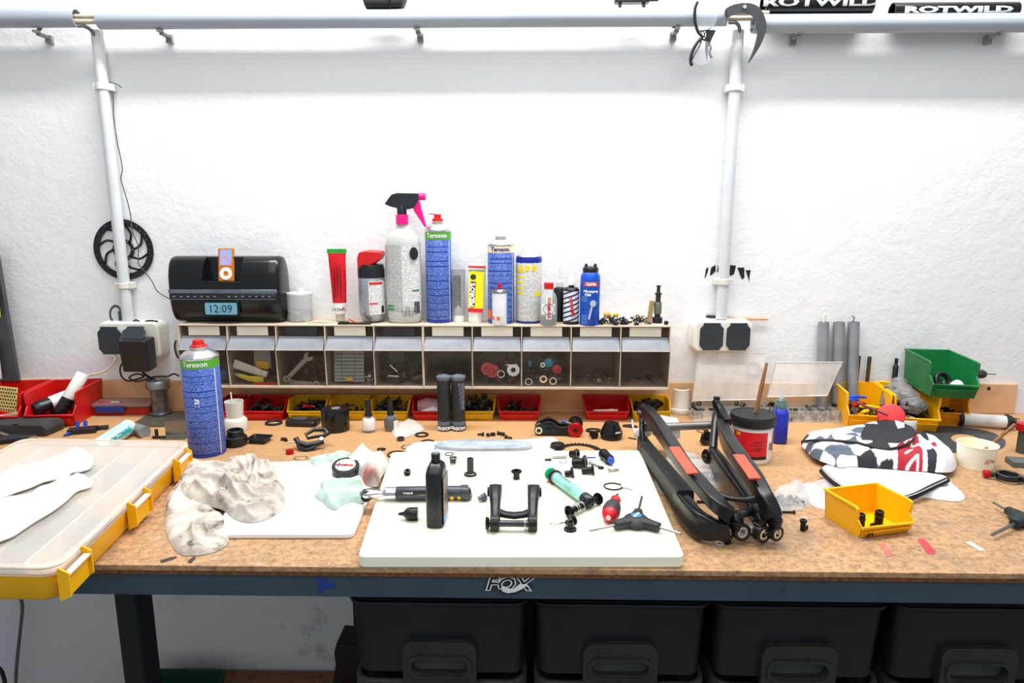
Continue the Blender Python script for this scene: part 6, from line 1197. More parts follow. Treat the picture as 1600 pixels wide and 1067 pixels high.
# brake lever
c = bp(487, 700); t = thing('brake_lever', 'black bicycle brake lever with red adjuster lying behind the rags', 'brake lever', c + Vector((0, 0, .012)), (R(38), 0, R(4)))
obj('blade', G().loft([((.024, .012, .006), .004, .005), ((.034, .020, .006), .006, .006), ((.026, .031, .006), .0052, .005), ((.002, .030, .006), .004, .004), ((-.014, .018, .006), .0036, .004), ((-.008, .008, .006), .003, .004), ((.008, .012, .006), .003, .004), ((.026, .014, .006), .003, .004)], 2.4), M_black, t)
obj('body', G().loft([((.028, .000, .006), .0055, .006), ((.014, -.006, .006), .006, .006), ((-.006, -.010, .006), .0065, .006), ((-.026, -.004, .006), .006, .006), ((-.034, .008, .006), .006, .005)], 2.6), M_black, t)
obj('clamp', G().tube(smooth_path([(-.030, .006, .006), (-.024, -.014, .007), (-.006, -.022, .008), (.014, -.014, .008)]), .0036, 8), M_black, t)
obj('pivot_screw', G().cyl(.0042, .004, tr(.024, .002, .010), 14), M_steel, t); obj('rod', G().cyl(.0018, .022, dirM((-.034, -.002, .007), (-1, -.1, 0)), 10), M_steel, t)
solo('adjuster', 'small red anodised knob lying left of the brake lever', 'knob', G().rcyl(.0085, .009, None, 20, .001), M_redan, bp(453, 709)); solo('steel_ring', 'thin steel ring lying in front of the brake lever', 'ring', G().torus(.014, .0008, None, 30, 5, .8), M_steel, bp(470, 716) + Vector((0, 0, .001)))
# grips
c = bp(694, 672); s = mpp(c + Vector((0, 0, .06)))
for px, lab, k in ((695, 'left one of the two upright black handlebar grips', 0), (717, 'right one of the two upright black handlebar grips, with a grey wedge', 1)):
    c = bp(px, 671); t = thing('handlebar_grip', lab, 'grip', c, R(-3 if k else 3)); r = .0168
    obj('grip', G().lathe([(r, .012), (r, .014), (r * .94, .024), (r * .92, .10), (r * .97, .124)], 32), mat('grip rubber', (40, 42, 44), .6), t); obj('end', G().lathe([(r * .97, .124), (r * 1.06, .127), (r * 1.06, .132), (r * .7, .134), (r * .45, .131), (0, .131)], 32), mat('grip grey', (98, 108, 120), .55), t)
    g = G()
    for q in range(7):
        for w_ in (-1, 0, 1):
            z = .034 + q * .0125; a0 = R(-45 + w_ * 45 + 22); pts = [((r * .925 + .0006) * math.sin(a0 + u * .35), -(r * .925 + .0006) * math.cos(a0 + u * .35), z + u * .010) for u in (-1, 0, 1)]; g.tube(pts, .0012, 5)
    obj('tread', g, mat('grip rubber', (0, 0, 0)), t)['kind'] = 'stuff'
    obj('lower_band', G().lathe([(r * 1.0, .014), (r * 1.01, .016), (r * .98, .024)], 32), mat('grip grey', (0, 0, 0)), t)
    if k:
        n = 10; pts = []
        for i in range(n + 1): a = R(8 + 62 * i / n); z0 = .055 + (.06 if i < 3 else .0) * (1 - i / 3) if i < 3 else .052; pts += [((r * .955) * math.sin(a), -(r * .955) * math.cos(a), zz_) for zz_ in (z0, .120)]
        obj('wedge', G().addv(pts, [(2 * i, 2 * i + 2, 2 * i + 3, 2 * i + 1) for i in range(n)]), mat('grip grey', (0, 0, 0)), t)
    obj('collar', G().lathe([(0, 0), (r * 1.02, 0), (r * 1.04, .002), (r * 1.04, .012), (r * .98, .014), (0, .014)], 32), M_black, t); obj('lettering', G().text('ERGON', .0105, tr(0, 0, .0072), .0003, 0, .0007, wrap=r * 1.05 + .0003, sx=1.1), M_inkw, t)
# loose screws group
for i, (px, py, az, L_, lab) in enumerate([(754, 681, 2.9, .012, 'leftmost dark screw of the loose row behind the plastic sheet'), (763, 682, .6, .010, 'second dark screw of the loose row behind the sheet'), (771, 681, 2.0, .014, 'third dark screw of the loose row behind the sheet'), (779, 679, .3, .011, 'fourth dark screw of the loose row behind the sheet'), (786, 681, 2.6, .016, 'fifth and largest dark screw of the loose row'), (791, 685, -.3, .014, 'rightmost dark screw of the loose row')]):
    solo('screw', lab, 'screw', G().cyl(.0022, L_, dirM((0, 0, .004), (1, 0, -.12)), 8).cyl(.0045, .004, dirM((-.003, 0, .0045), (1, 0, -.12)), 12), M_dk if i % 2 else M_bits, bp(px, py), az, 'loose dark screws')
# rocker link with red knob
c = bp(870, 678); t = thing('rocker_link', 'black bicycle rocker link with a red anodised end cap', 'link', c, R(-3))
for y, nm in ((-.012, 'front'), (.018, 'rear')):
    pr_ = [(-.052, .012), (-.048, .022), (-.036, .028), (-.024, .034), (-.010, .032), (.006, .022), (.026, .024), (.040, .034), (.050, .026), (.050, .008), (.040, .002), (-.020, .000), (-.046, .001)]
    g = G().prism([(p.x, p.y) for p in smooth_path([(a, b, 0) for a, b in pr_], 4, True)], -.004, .004, tr(0, y, 0) @ rot(PI / 2)); obj('side_plate', g, M_link, t, bev=.0008)
    for x, z, r_ in ((-.042, .013, .0085), (-.018, .022, .0095)): obj('bearing', G().ringp(r_, r_ * .55, .003, dirM((x, y - .0035, z), (0, -1, 0))), M_ano if x > -.03 else mat('pale brass', (0, 0, 0)), t)
obj('end_cap', G().lathe([(0, 0), (.006, 0), (.0065, .001), (.0150, .001), (.0175, -.001), (.0175, -.006), (0, -.006)], 34, dirM((.043, -.0225, .0172), (0, -1, 0))), M_redan, t); obj('hex_hole', G().cyl(.0048, .001, dirM((.043, -.0233, .0172), (0, -1, 0)), 6), M_ink, t)
obj('spool', G().cyl(.012, .03, dirM((.044, .014, .020), (0, -1, 0)), 24).cyl(.0175, .006, dirM((.044, .026, .020), (0, -1, 0)), 28), M_black, t); obj('blue_bit', G().cyl(.004, .007, dirM((.018, -.002, .031), (-1, 0, .3)), 12), M_blue, t); obj('cross_bolt', G().cyl(.0036, .020, dirM((.020, -.002, .030), (1, 0, -.35)), 10), mat('dull steel', (0, 0, 0)), t)
solo('bolt', 'black bolt with washer lying left of the spacer cone', 'bolt', G().lathe([(0, 0), (.009, 0), (.0095, .006), (.005, .0065), (.005, .022), (0, .022)], 24, dirM((.004, -.010, .0088), (-.25, .9, .0))).cyl(.0045, .010, tr(-.002, .016, 0), 12), M_ano, bp(926, 684)); solo('o_ring', 'black oval ring between the rocker link and the spacer cone', 'ring', G().torus(.0155, .0026, tr(0, 0, .0026), 32, 7, .75), M_rub, bp(927, 674))
c = bp(955, 684); t = thing('spacer_cone', 'round black conical headset spacer right of the rocker link', 'spacer', c)
obj('body', G().lathe([(0, 0), (.0245, 0), (.025, .004), (.0245, .007), (.0262, .009), (.0255, .016), (.0185, .030), (.0165, .036), (.013, .0375), (.0085, .037), (0, .035)], 40), mat('glossy black', (0, 0, 0)), t); obj('mark', G().text('ACROS', .0045, tr(.012, -.0215, .019) @ rot(R(-20), 0, R(32)), .0003, 0, .0002), M_inkw, t)
# chainring and cap behind the thick board
c = bp(905, 707); outer = []
for k in range(34):
    a = 2 * PI * k / 34; 
    for da, rr_ in ((-.06, .0445), (-.025, .0500), (.02, .0500), (.055, .0445)): outer.append((rr_ * math.cos(a + da), rr_ * math.sin(a + da)))
t = thing('chainring', 'black toothed chainring half hidden behind the thick board', 'chainring', (c.x, c.y + .006, BZ + .0016), .2)
obj('ring', G().flat([outer, circ(.037, 40)], .0025), mat('black steel', (0, 0, 0)), t)
solo('cap', 'round black knurled cap at the back edge of the thick board by the chainring', 'cap', G().lathe([(0, 0), (.0165, 0), (.017, .003), (.015, .010), (.010, .012), (.0085, .010), (0, .010)], 28), M_black, bp(871, 700))
solo('screw', 'thin dark screw lying left of the swingarm tip on the bench', 'screw', G().tube([(-.009, .005, .0018), (.009, -.006, .0018)], .0013, 6), M_dk, bp(988, 686)); solo('cap', 'small flat black piece behind the spacer cone', 'part', G().loft([((-.018, .004, .002), .005, .002), ((0, 0, .003), .009, .0025), ((.016, -.006, .002), .004, .002)], 2.4), M_rub, bp(985, 667))

# ================= LEFT BACK OF THE BENCH =================
def red_bin(px, py, w_, d_, h_, rz, lab): return bin_(lab, bp(px, py), w_, d_, h_, M_red, rz, 'two red bins at the left', .42, cut_=.12)
b1 = T(70, 655); 
rb2 = bin_('red open bin at the left holding white markers', (T(100, 655).x + .004, 1.636, BZ + .0002), .116, .150, .082, M_red, R(8), None, .38, deep=True)
rb1 = bin_('red open bin at the left frame edge holding a dotted card', (T(100, 655).x - .122, 1.622, BZ + .0002), .116, .150, .082, M_red, R(8), None, .38, deep=True)
o = Vector(rb2.location)
def marker(p0, p1, r, lab, capm=M_black):
    p0 = o + Vector(p0); p1 = o + Vector(p1); d = (p1 - p0); L_ = d.length
    t = thing('marker', lab, 'marker', p0); M = dirM((0, 0, 0), d)
    obj('body', G().rcyl(r, L_ * .62, M @ tr(0, 0, L_ * .38), 26, .002), M_white, t); obj('cap', G().lathe([(0, 0), (r * .8, 0), (r * .95, .003), (r * 1.05, L_ * .16), (r * 1.05, L_ * .38), (0, L_ * .38)], 12, M), capm, t)
marker((-.044, -.052, .038), (.004, .035, .056), .0165, 'thick white marker with black ribbed cap lying in the red bin'); marker((.006, -.035, .022), (.048, .012, .115), .0150, 'white bottle with dark cap standing slantwise out of the red bin')
fill('dark odds and ends on the floor of the red bin with the markers', rb2, .118, .11, .018, 10, .010, M_bits); o1 = Vector(rb1.location)
t = thing('dotted_card', 'yellow card with black dots standing in the red bin at the frame edge', 'card', o1 + Vector((.002, -.040, .036)), (R(-12), 0, R(-16))); obj('card', G().box(0, 0, .030, .10, .002, .060), mat('cream yellow card', (236, 214, 130), .5), t)
g = G()
for i in range(12):
    for j in range(7): g.box(-.046 + .0083 * i + (j % 2) * .004, -.0013, .004 + .0083 * j, .0042, .0006, .0042)
obj('dots', g, M_ink, t)['kind'] = 'stuff'
solo('cable_bundle', 'white paper roll lying in the red bin at the frame edge', 'paper', G().loft([((-.04, 0, .004), .010, .006), ((.0, 0.01, .008), .014, .009), ((.03, .03, .014), .010, .007)], 2.3), M_paper, o1 + Vector((0, -.052, .008)))
# flat organiser, dark red with clear lid
oc = T(172, 648); t = thing('parts_case', 'flat clear-lidded parts case with red base and blue latch', 'case', (oc.x, oc.y + .050, BZ + .0003), R(3))
obj('base', G().rbox(.205, .110, .022, .008), mat('deep red base', (170, 30, 26), .4), t, bev=.001); obj('lid', G().rbox(.214, .119, .009, .010, tr(0, 0, .022)), mat('smoky lid', (150, 118, 114), .25, var=.1, scale=30), t, bev=.002)
obj('latch', G().box(.005, -.061, .017, .072, .006, .016), mat('blue latch', (26, 62, 140), .4), t, bev=.001); obj('red_tag', G().box(-.018, -.042, .0315, .032, .006, .0006), M_inkr, t); obj('white_tag', G().box(.010, -.042, .0315, .024, .006, .0006), M_inkw, t); obj('blue_tag', G().box(.025, -.042, .0317, .006, .006, .0006), M_blue, t)
c = bp(40, 678); t = thing('flat_case', 'long dusty black case lying in front of the red bins', 'case', (c.x - .01, c.y + .016, BZ + .0003), R(-4)); obj('body', G().prism([(-.10, 0), (.074, 0), (.078, .018), (.068, .028), (-.09, .026), (-.10, .015)], -.03, .03, rot(PI / 2)), mat('dusty black case', (58, 58, 56), .7, var=.2), t, bev=.003); obj('slot', G().box(.0, -.028, .0275, .012, .004, .0015), M_ink, t)
# pliers at left edge
c = bp(22, 692); t = thing('pliers', 'black handled pliers at the left frame edge behind the yellow case', 'pliers', c, R(24)); obj('handle', G().loft([((-.06, -.004, .008), .006, .006), ((0, .002, .009), .007, .007), ((.03, .004, .008), .005, .005)], 2.4), M_rub, t); obj('handle', G().loft([((-.06, .018, .008), .006, .006), ((0, .014, .009), .007, .007), ((.03, .008, .008), .005, .005)], 2.4), M_rub, t); obj('joint', G().cyl(.009, .009, tr(.034, .006, .002), 18), M_steel, t)
a, b = T(-30, 664, .012), T(26, 685, .006); solo('rod', 'bright steel rod lying before the dusty black case', 'rod', G().tube([(0, 0, 0), b - a], .0035, 10), M_steel, a)
# clips
c = bp(130, 676); t = thing('hinge_clamp', 'small dark clamp with blue levers in front of the parts case', 'clamp', c, R(18)); obj('base', G().box(0, 0, .006, .060, .026, .012), M_black, t, bev=.001); obj('base_plate', G().box(.02, .014, .0045, .060, .012, .009), mat('dark brown', (52, 34, 30), .5), t, bev=.001)
for x in (-.010, .006): obj('lever', G().loft([((x, 0, .010), .003, .003), ((x, .002, .020), .0045, .003), ((x + .001, .003, .028), .004, .003)], 2.2, up=(0, 1, 0)), M_blue, t)
solo('lever', 'single small blue lever left of the dark clamp', 'lever', G().loft([((0, 0, .002), .003, .002), ((.012, .004, .008), .004, .003)], 2.2), M_blue, bp(100, 682))
# silicone tube
a, b = T(158, 694, .020), T(216, 655, .022); d = b - a; t = thing('sealant_tube', 'white and turquoise sealant tube lying behind the yellow case', 'tube', (a.x, a.y, BZ + .0185), math.atan2(d.y, d.x)); L_ = .125
obj('body', G().lathe([(0, -.03), (.0170, -.03), (.0175, -.028), (.0178, L_ - .016), (.017, L_ - .015)], 34, MX), mat('turquoise print base', (186, 232, 228), .4, rgb2=(214, 240, 236), scale=12), t); obj('end', G().lathe([(.0178, L_ - .016), (.0178, L_ - .002), (.015, L_), (0, L_)], 34, MX), M_white, t)
g = G().text('DOW CORNING', .0135, tr(.050, -.0175, .005) @ rot(R(-32)), .0003, 0, .0006, sx=.95); obj('lettering', g, mat('teal ink', (10, 160, 170), .4), t)
a, b = T(210, 668, .014), T(250, 686, .010); t = solo('nozzle_cap', 'grey conical nozzle lying against the sealant tube', 'nozzle', G().lathe([(0, 0), (.011, 0), (.014, .05), (0, .05)], 22, dirM((0, 0, 0), b - a)), mat('grey plastic', (130, 138, 140), .5), (a.x, a.y, BZ + .0145))
# steel press fitting and plates
solo('steel_plate', 'dull steel plate lying under the steel fitting', 'plate', G().box(0, 0, .0015, .13, .13, .003), mat('oily plate', (104, 98, 86), .5, .5, var=.2), bp(262, 655) + Vector((0, 0, 0)), R(4))
c = bp(252, 648); t = thing('steel_fitting', 'round steel fitting with a wide knurled top, standing left of the large can', 'fitting', c + Vector((0, 0, .0032)))
obj('base', G().lathe([(0, 0), (.026, 0), (.027, .004), (.023, .007), (0, .007)], 34), mat('dull steel', (0, 0, 0)), t); obj('shaft', G().lathe([(.021, .006), (.020, .010), (.020, .060), (.024, .066)], 34), mat('dull steel', (0, 0, 0)), t)
obj('top', G().lathe([(.024, .066), (.029, .070), (.029, .086), (.027, .089), (.012, .090), (.011, .086), (0, .086)], 34), mat('dull bright steel', (156, 156, 154), .35, .9), t)
c = bp(277, 682); t = thing('steel_bracket', 'small bent sheet steel bracket left of the large can', 'bracket', c, R(3)); obj('upright', G().box(0, 0, .020, .052, .0015, .034), mat('dull bright steel', (0, 0, 0)), t); obj('foot', G().box(.0, -.012, .0015, .056, .024, .002), mat('dull bright steel', (0, 0, 0)), t)
solo('bolt', 'black bolt end beside the steel bracket', 'bolt', G().cyl(.004, .020, tr(-.034, 0, 0), 10).cyl(.003, .03, dirM((-.04, -.008, .004), (1, .05, 0)), 10), M_dk, bp(268, 684))
# ================= SWINGARM =================
def P3(px, py, z): p = T(px, py, z); return p
cS = Vector((.34, 1.2, BZ)); t = thing('swingarm', 'black bicycle rear swingarm with red-orange stripes standing on the bench right of the thick board', 'bicycle frame part', cS)
M_fr = mat('satin black frame', (26, 28, 31), .30, .2); M_frb = mat('black rubber guard', (38, 40, 42), .55)
def arm(nm, pts, m, e=3.2, parent=t, seg=22, n=5):
    """pts: (px, py, height, half width, half height)"""
    C_ = [P3(a, b, z) - cS for a, b, z, _, _ in pts]; C2 = smooth_path(C_, n); k = len(pts) - 1; S = []
    for i, c_ in enumerate(C2):
        f_ = min(i / n, k); j = min(int(f_), k - 1); u = f_ - j; S.append((c_, pts[j][3] * (1 - u) + pts[j + 1][3] * u, pts[j][4] * (1 - u) + pts[j + 1][4] * u))
    return obj(nm, G().loft(S, e, seg), m, parent)
A_ = [(1002, 650, .084, .0085, .012), (1008, 643, .094, .0105, .014), (1024, 660, .097, .0110, .016), (1048, 695, .094, .0115, .013), (1071, 730, .088, .0115, .0105), (1098, 762, .078, .0120, .011), (1122, 788, .068, .0120, .011), (1140, 804, .054, .0115, .012)]
arm('seat_stay', A_, M_fr, 7, seg=32); C_ = [(1126, 655, .085, .009, .010), (1130, 668, .090, .0105, .013), (1138, 690, .095, .0115, .015), (1155, 716, .094, .012, .015), (1178, 748, .088, .012, .014), (1194, 776, .077, .0115, .0115), (1203, 794, .064, .0115, .012), (1208, 808, .052, .0105, .012)]
arm('seat_stay', C_, M_fr, 7, seg=32)
def stripe(nm, pts): C2 = [P3(a, b, z) - cS for a, b, z in pts]; return C2
for pts in ([(1054, 699, .110), (1064, 714, .107), (1075, 729, .1025), (1083, 740, .0985)], [(1154, 711, .1105), (1163, 724, .109), (1172, 736, .107), (1180, 748, .1035)]):
    obj('stripe', G().loft([(P3(a, b, z) - cS, .0095, .0014) for a, b, z in pts], 6, 16), M_orange, t)
B_ = [(1003, 692, .030, .010, .016), (1014, 708, .030, .012, .016), (1036, 738, .032, .0135, .019), (1058, 768, .033, .0145, .022), (1070, 786, .033, .015, .023)]
arm('chain_guard', B_, M_frb, 8, seg=32)
arm('chain_stay', [(1062, 782, .030, .012, .021), (1074, 800, .029, .0115, .023), (1088, 816, .028, .010, .023), (1106, 825, .027, .0085, .020), (1124, 829, .025, .008, .014), (1136, 830, .024, .009, .011)], M_fr, 6, seg=28)
arm('chain_stay', [(1114, 712, .035, .010, .018), (1124, 728, .036, .0115, .020), (1142, 752, .036, .012, .020), (1164, 780, .034, .012, .018), (1180, 802, .030, .010, .014), (1188, 814, .027, .009, .012)], M_fr, 5)
arm('dropout', [(1004, 640, .086, .006, .016), (1003, 660, .070, .006, .018), (1003, 682, .048, .006, .018), (1004, 700, .028, .007, .016)], M_fr, 3.5); arm('dropout', [(1122, 640, .100, .006, .012), (1118, 655, .088, .007, .018), (1116, 680, .064, .008, .018), (1114, 706, .040, .008, .018)], M_fr, 3.5)
arm('brake_mount', [(1118, 626, .122, .0065, .007), (1122, 636, .112, .007, .011), (1130, 650, .100, .009, .010), (1137, 660, .096, .0075, .009)], M_ano, 5)
for px, py, z in ((1120, 622, .128), (1136, 656, .106)): q = P3(px, py, z) - cS; obj('mount_screw', G().box(q.x, q.y, q.z, .012, .009, .006), M_ano, t, bev=.001)
q0, q1 = P3(1006, 668, .066) - cS, P3(1118, 664, .074) - cS; obj('axle', G().tube([q0, q1], .0085, 20), mat('grey axle', (118, 116, 114), .3, .5), t)
obj('axle_end', G().tube([q0 + Vector((-.006, 0, 0)), q0], .012, 20), M_ano, t); q = P3(1112, 712, .036) - cS; obj('pivot_cap', G().lathe([(0, 0), (.013, 0), (.015, .004), (.012, .007), (.006, .008), (0, .007)], 26, dirM(q + Vector((-.008, -.004, 0)), (-.9, -.45, .1))), M_ano, t); obj('pivot_bolt', G().ringp(.0062, .003, .002, dirM(q + Vector((-.0155, -.008, 0)), (-.9, -.45, .1))), M_steel, t)
# bridges and eyes
arm('bridge', [(1124, 772, .068, .007, .005), (1140, 778, .066, .006, .004), (1166, 780, .066, .006, .0045), (1184, 778, .070, .008, .008), (1190, 772, .074, .010, .010)], M_fr, 2.6); arm('bridge', [(1148, 806, .040, .010, .008), (1162, 802, .038, .007, .0055), (1176, 798, .038, .008, .008), (1188, 802, .038, .011, .012)], M_fr, 2.6)
for px, py, z, r_, m_, ax in ((1129, 832, .019, .0115, M_chrome, (-.2, -1, 0)), (1156, 829, .021, .0145, mat('grey bushing', (176, 176, 172), .4, .4), (.25, -1, .1)), (1188, 832, .020, .0145, M_chrome, (.5, -1, 0)), (1209, 831, .020, .0125, M_chrome, (.5, -1, 0))):
    q = P3(px, py, z) - cS; D = Vector(ax).normalized(); obj('pivot_eye', G().ringp(r_, r_ * .60, .013, dirM(q - D * .004, D)), M_fr, t, bev=.001); obj('bushing', G().ringp(r_ * .66, r_ * .36, .0125, dirM(q - D * .004, D)), m_, t)
for px, py, pz in ((1134, 816, .032), (1150, 818, .032), (1188, 818, .032), (1211, 818, .032)): arm('fork_lug', [(px - 3, py - 14, .046, .008, .010), (px, py - 4, .038, .0085, .011), (px + 1, py + 6, pz - .006, .0075, .010)], M_fr, 5)
obj('foot', G().cyl(.0045, .008, tr(*(P3(1093, 838, .004) - cS)), 14), M_ano, t)
obj('lever_mark', G().tube([P3(1058, 716, .082) - cS, P3(1066, 726, .078) - cS], .0012, 6), mat('silver ink', (0, 0, 0)), t)
for pts in ([(1026, 718, .048), (1028, 732, .040)], [(1042, 735, .051), (1044, 748, .044)]): obj('tape_line', G().tube([P3(*p) - cS + Vector((-.003, -.004, .001)) for p in pts], .0005, 5), mat('grey ink2', (0, 0, 0)), t)
obj('masking_tape', G().loft([(P3(992, 676, .040) - cS, .006, .010), (P3(1003, 678, .040) - cS, .011, .012), (P3(1014, 674, .040) - cS, .008, .009)], 3), mat('masking tape', (226, 226, 224), .6), t)
obj('cable_stub', G().tube(smooth_path([P3(988, 656, .07) - cS, P3(989, 666, .06) - cS, P3(993, 676, .05) - cS]), .0016, 6), M_white, t)
c = P3(1040, 660, .070); pw = solo('paper_wrap', 'white paper towel wrapped round the grey axle of the swingarm', 'towel', G().loft([((-.030, 0, -.010), .018, .018), ((-.012, 0, -.006), .020, .020), ((.010, -.002, -.014), .020, .025), ((.026, 0, -.012), .016, .022)], 3, 18, None, (0, 0, 1)), mat('wrap paper', (240, 240, 238), .8, bump=1, bscale=80), c)
solo('brush_lump', 'lump of small black chain pieces standing left of the grease tub', 'chain', piece(G(), 70, .006, (.022, .022, .040), 'bcr', tr(0, 0, .003)), M_bits, bp(1103, 694), 0, None, 0, 'stuff'); solo('o_ring', 'dull red ring lying behind the axle right end', 'ring', G().torus(.0115, .0014, None, 26, 6), mat('dull red rubber', (170, 84, 72), .5), bp(1097, 674) + Vector((0, 0, .0015)))
# bags and parts inside the swingarm
film([(1040, 716), (1062, 704), (1090, 716), (1112, 728), (1122, 746), (1124, 762), (1108, 764), (1088, 752), (1064, 738), (1046, 730)], 'clear bag of small parts lying inside the swingarm', .013, 71); film([(1022, 752), (1030, 742), (1040, 752), (1050, 772), (1044, 776), (1030, 768)], 'clear bag edge sticking out between board and swingarm', .008, 72)
solo('small_parts', 'dark screws inside the clear bag in the swingarm', 'hardware', piece(G(), 26, .0055, (.045, .022, .009), 'rcb', rot(0, 0, R(-40))), M_mix, bp(1106, 748), 0, None, 0, 'stuff'); solo('small_parts', 'dark bolts in the clear bag left of the swingarm guard', 'hardware', piece(G(), 8, .006, (.012, .02, .008), 'cb'), M_bits, bp(1036, 765), 0, None, 0, 'stuff')
M_wsh = mat('white washer', (224, 226, 226), .35, .3)
for px, py, lab, r_, m_ in ((1168, 824, 'white washer on the bench under the swingarm, the upper one', .0075, M_wsh), (1166, 831, 'white washer on the bench under the swingarm, the lower one', .0075, M_wsh), (1175, 836, 'small black washer beside the two white washers', .0042, M_ano)): solo('washer', lab, 'washer', G().ringp(r_, r_ * .5, .0012), m_, bp(px, py))
solo('bolt', 'black bolt lying in front of the swingarm left end', 'bolt', G().rcyl(.0058, .008, dirM((0, -.004, .0058), (.2, .9, 0)), 16).cyl(.0038, .012, dirM((.002, .003, .0058), (.5, .6, 0)), 12), M_ano, bp(1135, 850)); solo('washer', 'bright washer lying left of the black bolt in front of the swingarm', 'washer', G().ringp(.0062, .0036, .0012), M_wsh, bp(1124, 850))
solo('screw', 'short black screw in the gap behind the swingarm guard end', 'screw', G().cyl(.0026, .012, dirM((-.006, 0, .0028), (1, 0, 0)), 10).cyl(.0045, .003, dirM((.006, 0, .0045), (1, 0, 0)), 12), M_ano, bp(1094, 786))
# ================= RIGHT SIDE =================
c = bp(1063, 643); t = thing('spool', 'white plastic flanged spool behind the swingarm', 'spool', c); obj('flange', G().rcyl(.032, .012, None, 34, .002), M_cup, t); obj('tube', G().lathe([(.024, .012), (.0225, .014), (.0225, .062), (.019, .064), (.019, .05), (0, .05)], 34), M_cup, t)
# two clear sorting boxes with open lids
M_sb = mat('clear sorting box', (232, 232, 226), .25, alpha=.20, var=.06); M_sbl = mat('scuffed clear lid', (236, 232, 226), .4, alpha=.38, var=.1, bump=.2)
def sorting_box(px0, px1, pyb, dep, lab, lx, lid_pts, ly, rz=0):
    a, b = T(px0, pyb), T(px1, pyb); W_ = b.x - a.x; t = thing('sorting_box', lab, 'box', ((a.x + b.x) / 2, a.y + dep / 2, BZ + .0002), rz)
    g = G().box(0, 0, .001, W_, dep, .002); h = .030
    for y in (-dep / 2, dep / 2): g.box(0, y, h / 2, W_, .0016, h)
    for x in (-W_ / 2, W_ / 2): g.box(x, 0, h / 2, .0016, dep, h)
    obj('body', g, M_sb, t)
    for k in range(1, 6): obj('divider', G().box(-W_ / 2 + W_ * k / 6, 0, h / 2, .0014, dep, h * .95), M_sb, t)
    obj('divider', G().box(0, 0, h / 2, W_, .0014, h * .95), M_sb, t)
    P = [V(x, y, yy) - Vector(t.location) for (x, y), yy in zip(lid_pts, ly)]; nrm = (P[1] - P[0]).cross(P[3] - P[0]).normalized() * .002
    g = G().addv([tuple(p) for p in P] + [tuple(p + nrm) for p in P], [(0, 1, 2, 3), (7, 6, 5, 4), (0, 4, 5, 1), (1, 5, 6, 2), (2, 6, 7, 3), (3, 7, 4, 0)]); l_ = obj('lid', g, M_sbl, t); rr_ = [p + nrm for p in P]
    obj('lid_edge', G().tube(rr_, .0016, 6, None, True), mat('pale lid edge', (240, 240, 236), .3, alpha=.75), t); obj('catch', G().box(*((P[2] + P[3]) / 2), .016, .005, .003), mat('pale lid edge', (0, 0, 0)), t)
    return t, W_
sb1, W1 = sorting_box(1084, 1228, 660, .085, 'clear sorting box with open lid behind the grease tub', 0, [(1081, 626), (1186, 624), (1196, 551), (1091, 551)], (1.672, 1.672, 1.696, 1.696))
sb2, W2_ = sorting_box(1232, 1324, 660, .075, 'clear sorting box with open lid left of the yellow bins', 0, [(1198, 620), (1292, 618), (1316, 566), (1212, 566)], (1.672, 1.672, 1.692, 1.692))
def fillbox(t, W_, dep, lab):
    g = G()
    for k in range(6):
        for j in (0, 1): piece(g, 6, .0105, (W_ / 6 - .008, dep / 2 - .010, .034), 'rbcs', tr(-W_ / 2 + W_ * (k + .5) / 6, (j - .5) * dep / 2, .002))
    for v in g.bm.verts: v.co.z = max(v.co.z, .0022)
    solo('small_parts', lab, 'hardware', g, M_bits, t.location, 0, None, 0, 'stuff')
fillbox(sb1, W1, .085, 'sorted small dark parts inside the clear box behind the grease tub'); fillbox(sb2, W2_, .075, 'sorted small dark parts inside the clear box by the yellow bins')
solo('ball', 'bright steel ball on the left corner of the clear sorting box', 'ball', G().sphere(.0055), M_chrome, V(1086, 618, 1.685)); solo('o_ring', 'large grey washer hung behind the left open lid', 'ring', G().ringp(.019, .013, .002, rot(PI / 2)), mat('bluish grey', (168, 182, 196), .5), V(1178, 577, WY - .002)); solo('o_ring', 'black ring standing behind the wooden stick', 'ring', G().torus(.007, .0015, rot(PI / 2, 0, R(60)), 20, 6), M_rub, V(1191, 580, WY - .008))
# grease tub with stick
c = bp(1172, 716); s = mpp(c + Vector((0, 0, .04))); t = thing('grease_tub', 'white and red grease tub with black screw lid and a stick through it', 'tub', c); r = 31.5 * s
obj('body', G().lathe([(0, 0), (r * .92, 0), (r * .96, .003), (r * .98, .010), (r, .066), (r * .97, .068)], 44), mat('tub white', (238, 236, 232), .35, var=.02), t)
obj('lid', G().lathe([(0, .067), (r * 1.07, .067), (r * 1.09, .069), (r * 1.09, .083), (r * 1.06, .086), (r * .98, .086), (r * .96, .0848), (0, .0848)], 48), mat('lid black', (30, 31, 33), .55), t)
obj('red_label', G().lathe([(r * 1.0015, .016), (r * 1.004, .060)], 22, None, a0=R(-75), a1=R(28)), mat('label red', (226, 24, 38), .4), t); obj('red_label', G().lathe([(r * 1.0015, .022), (r * 1.004, .060)], 8, None, a0=R(52), a1=R(84)), mat('label red', (0, 0, 0)), t)
obj('black_band', G().lathe([(r * 1.0, .010), (r * 1.002, .016)], 26, None, a0=R(-80), a1=R(28)), M_ink, t); g = G(); [g.lathe([(r * 1.006, z), (r * 1.006, z + .0012)], 10, None, a0=R(-22 + 6 * (i % 3)), a1=R(8 + 5 * (i % 2))) for i, z in enumerate((.026, .029, .032, .036, .040, .043))]; obj('print_lines', g, mat('dark red ink', (0, 0, 0)), t)['kind'] = 'stuff'
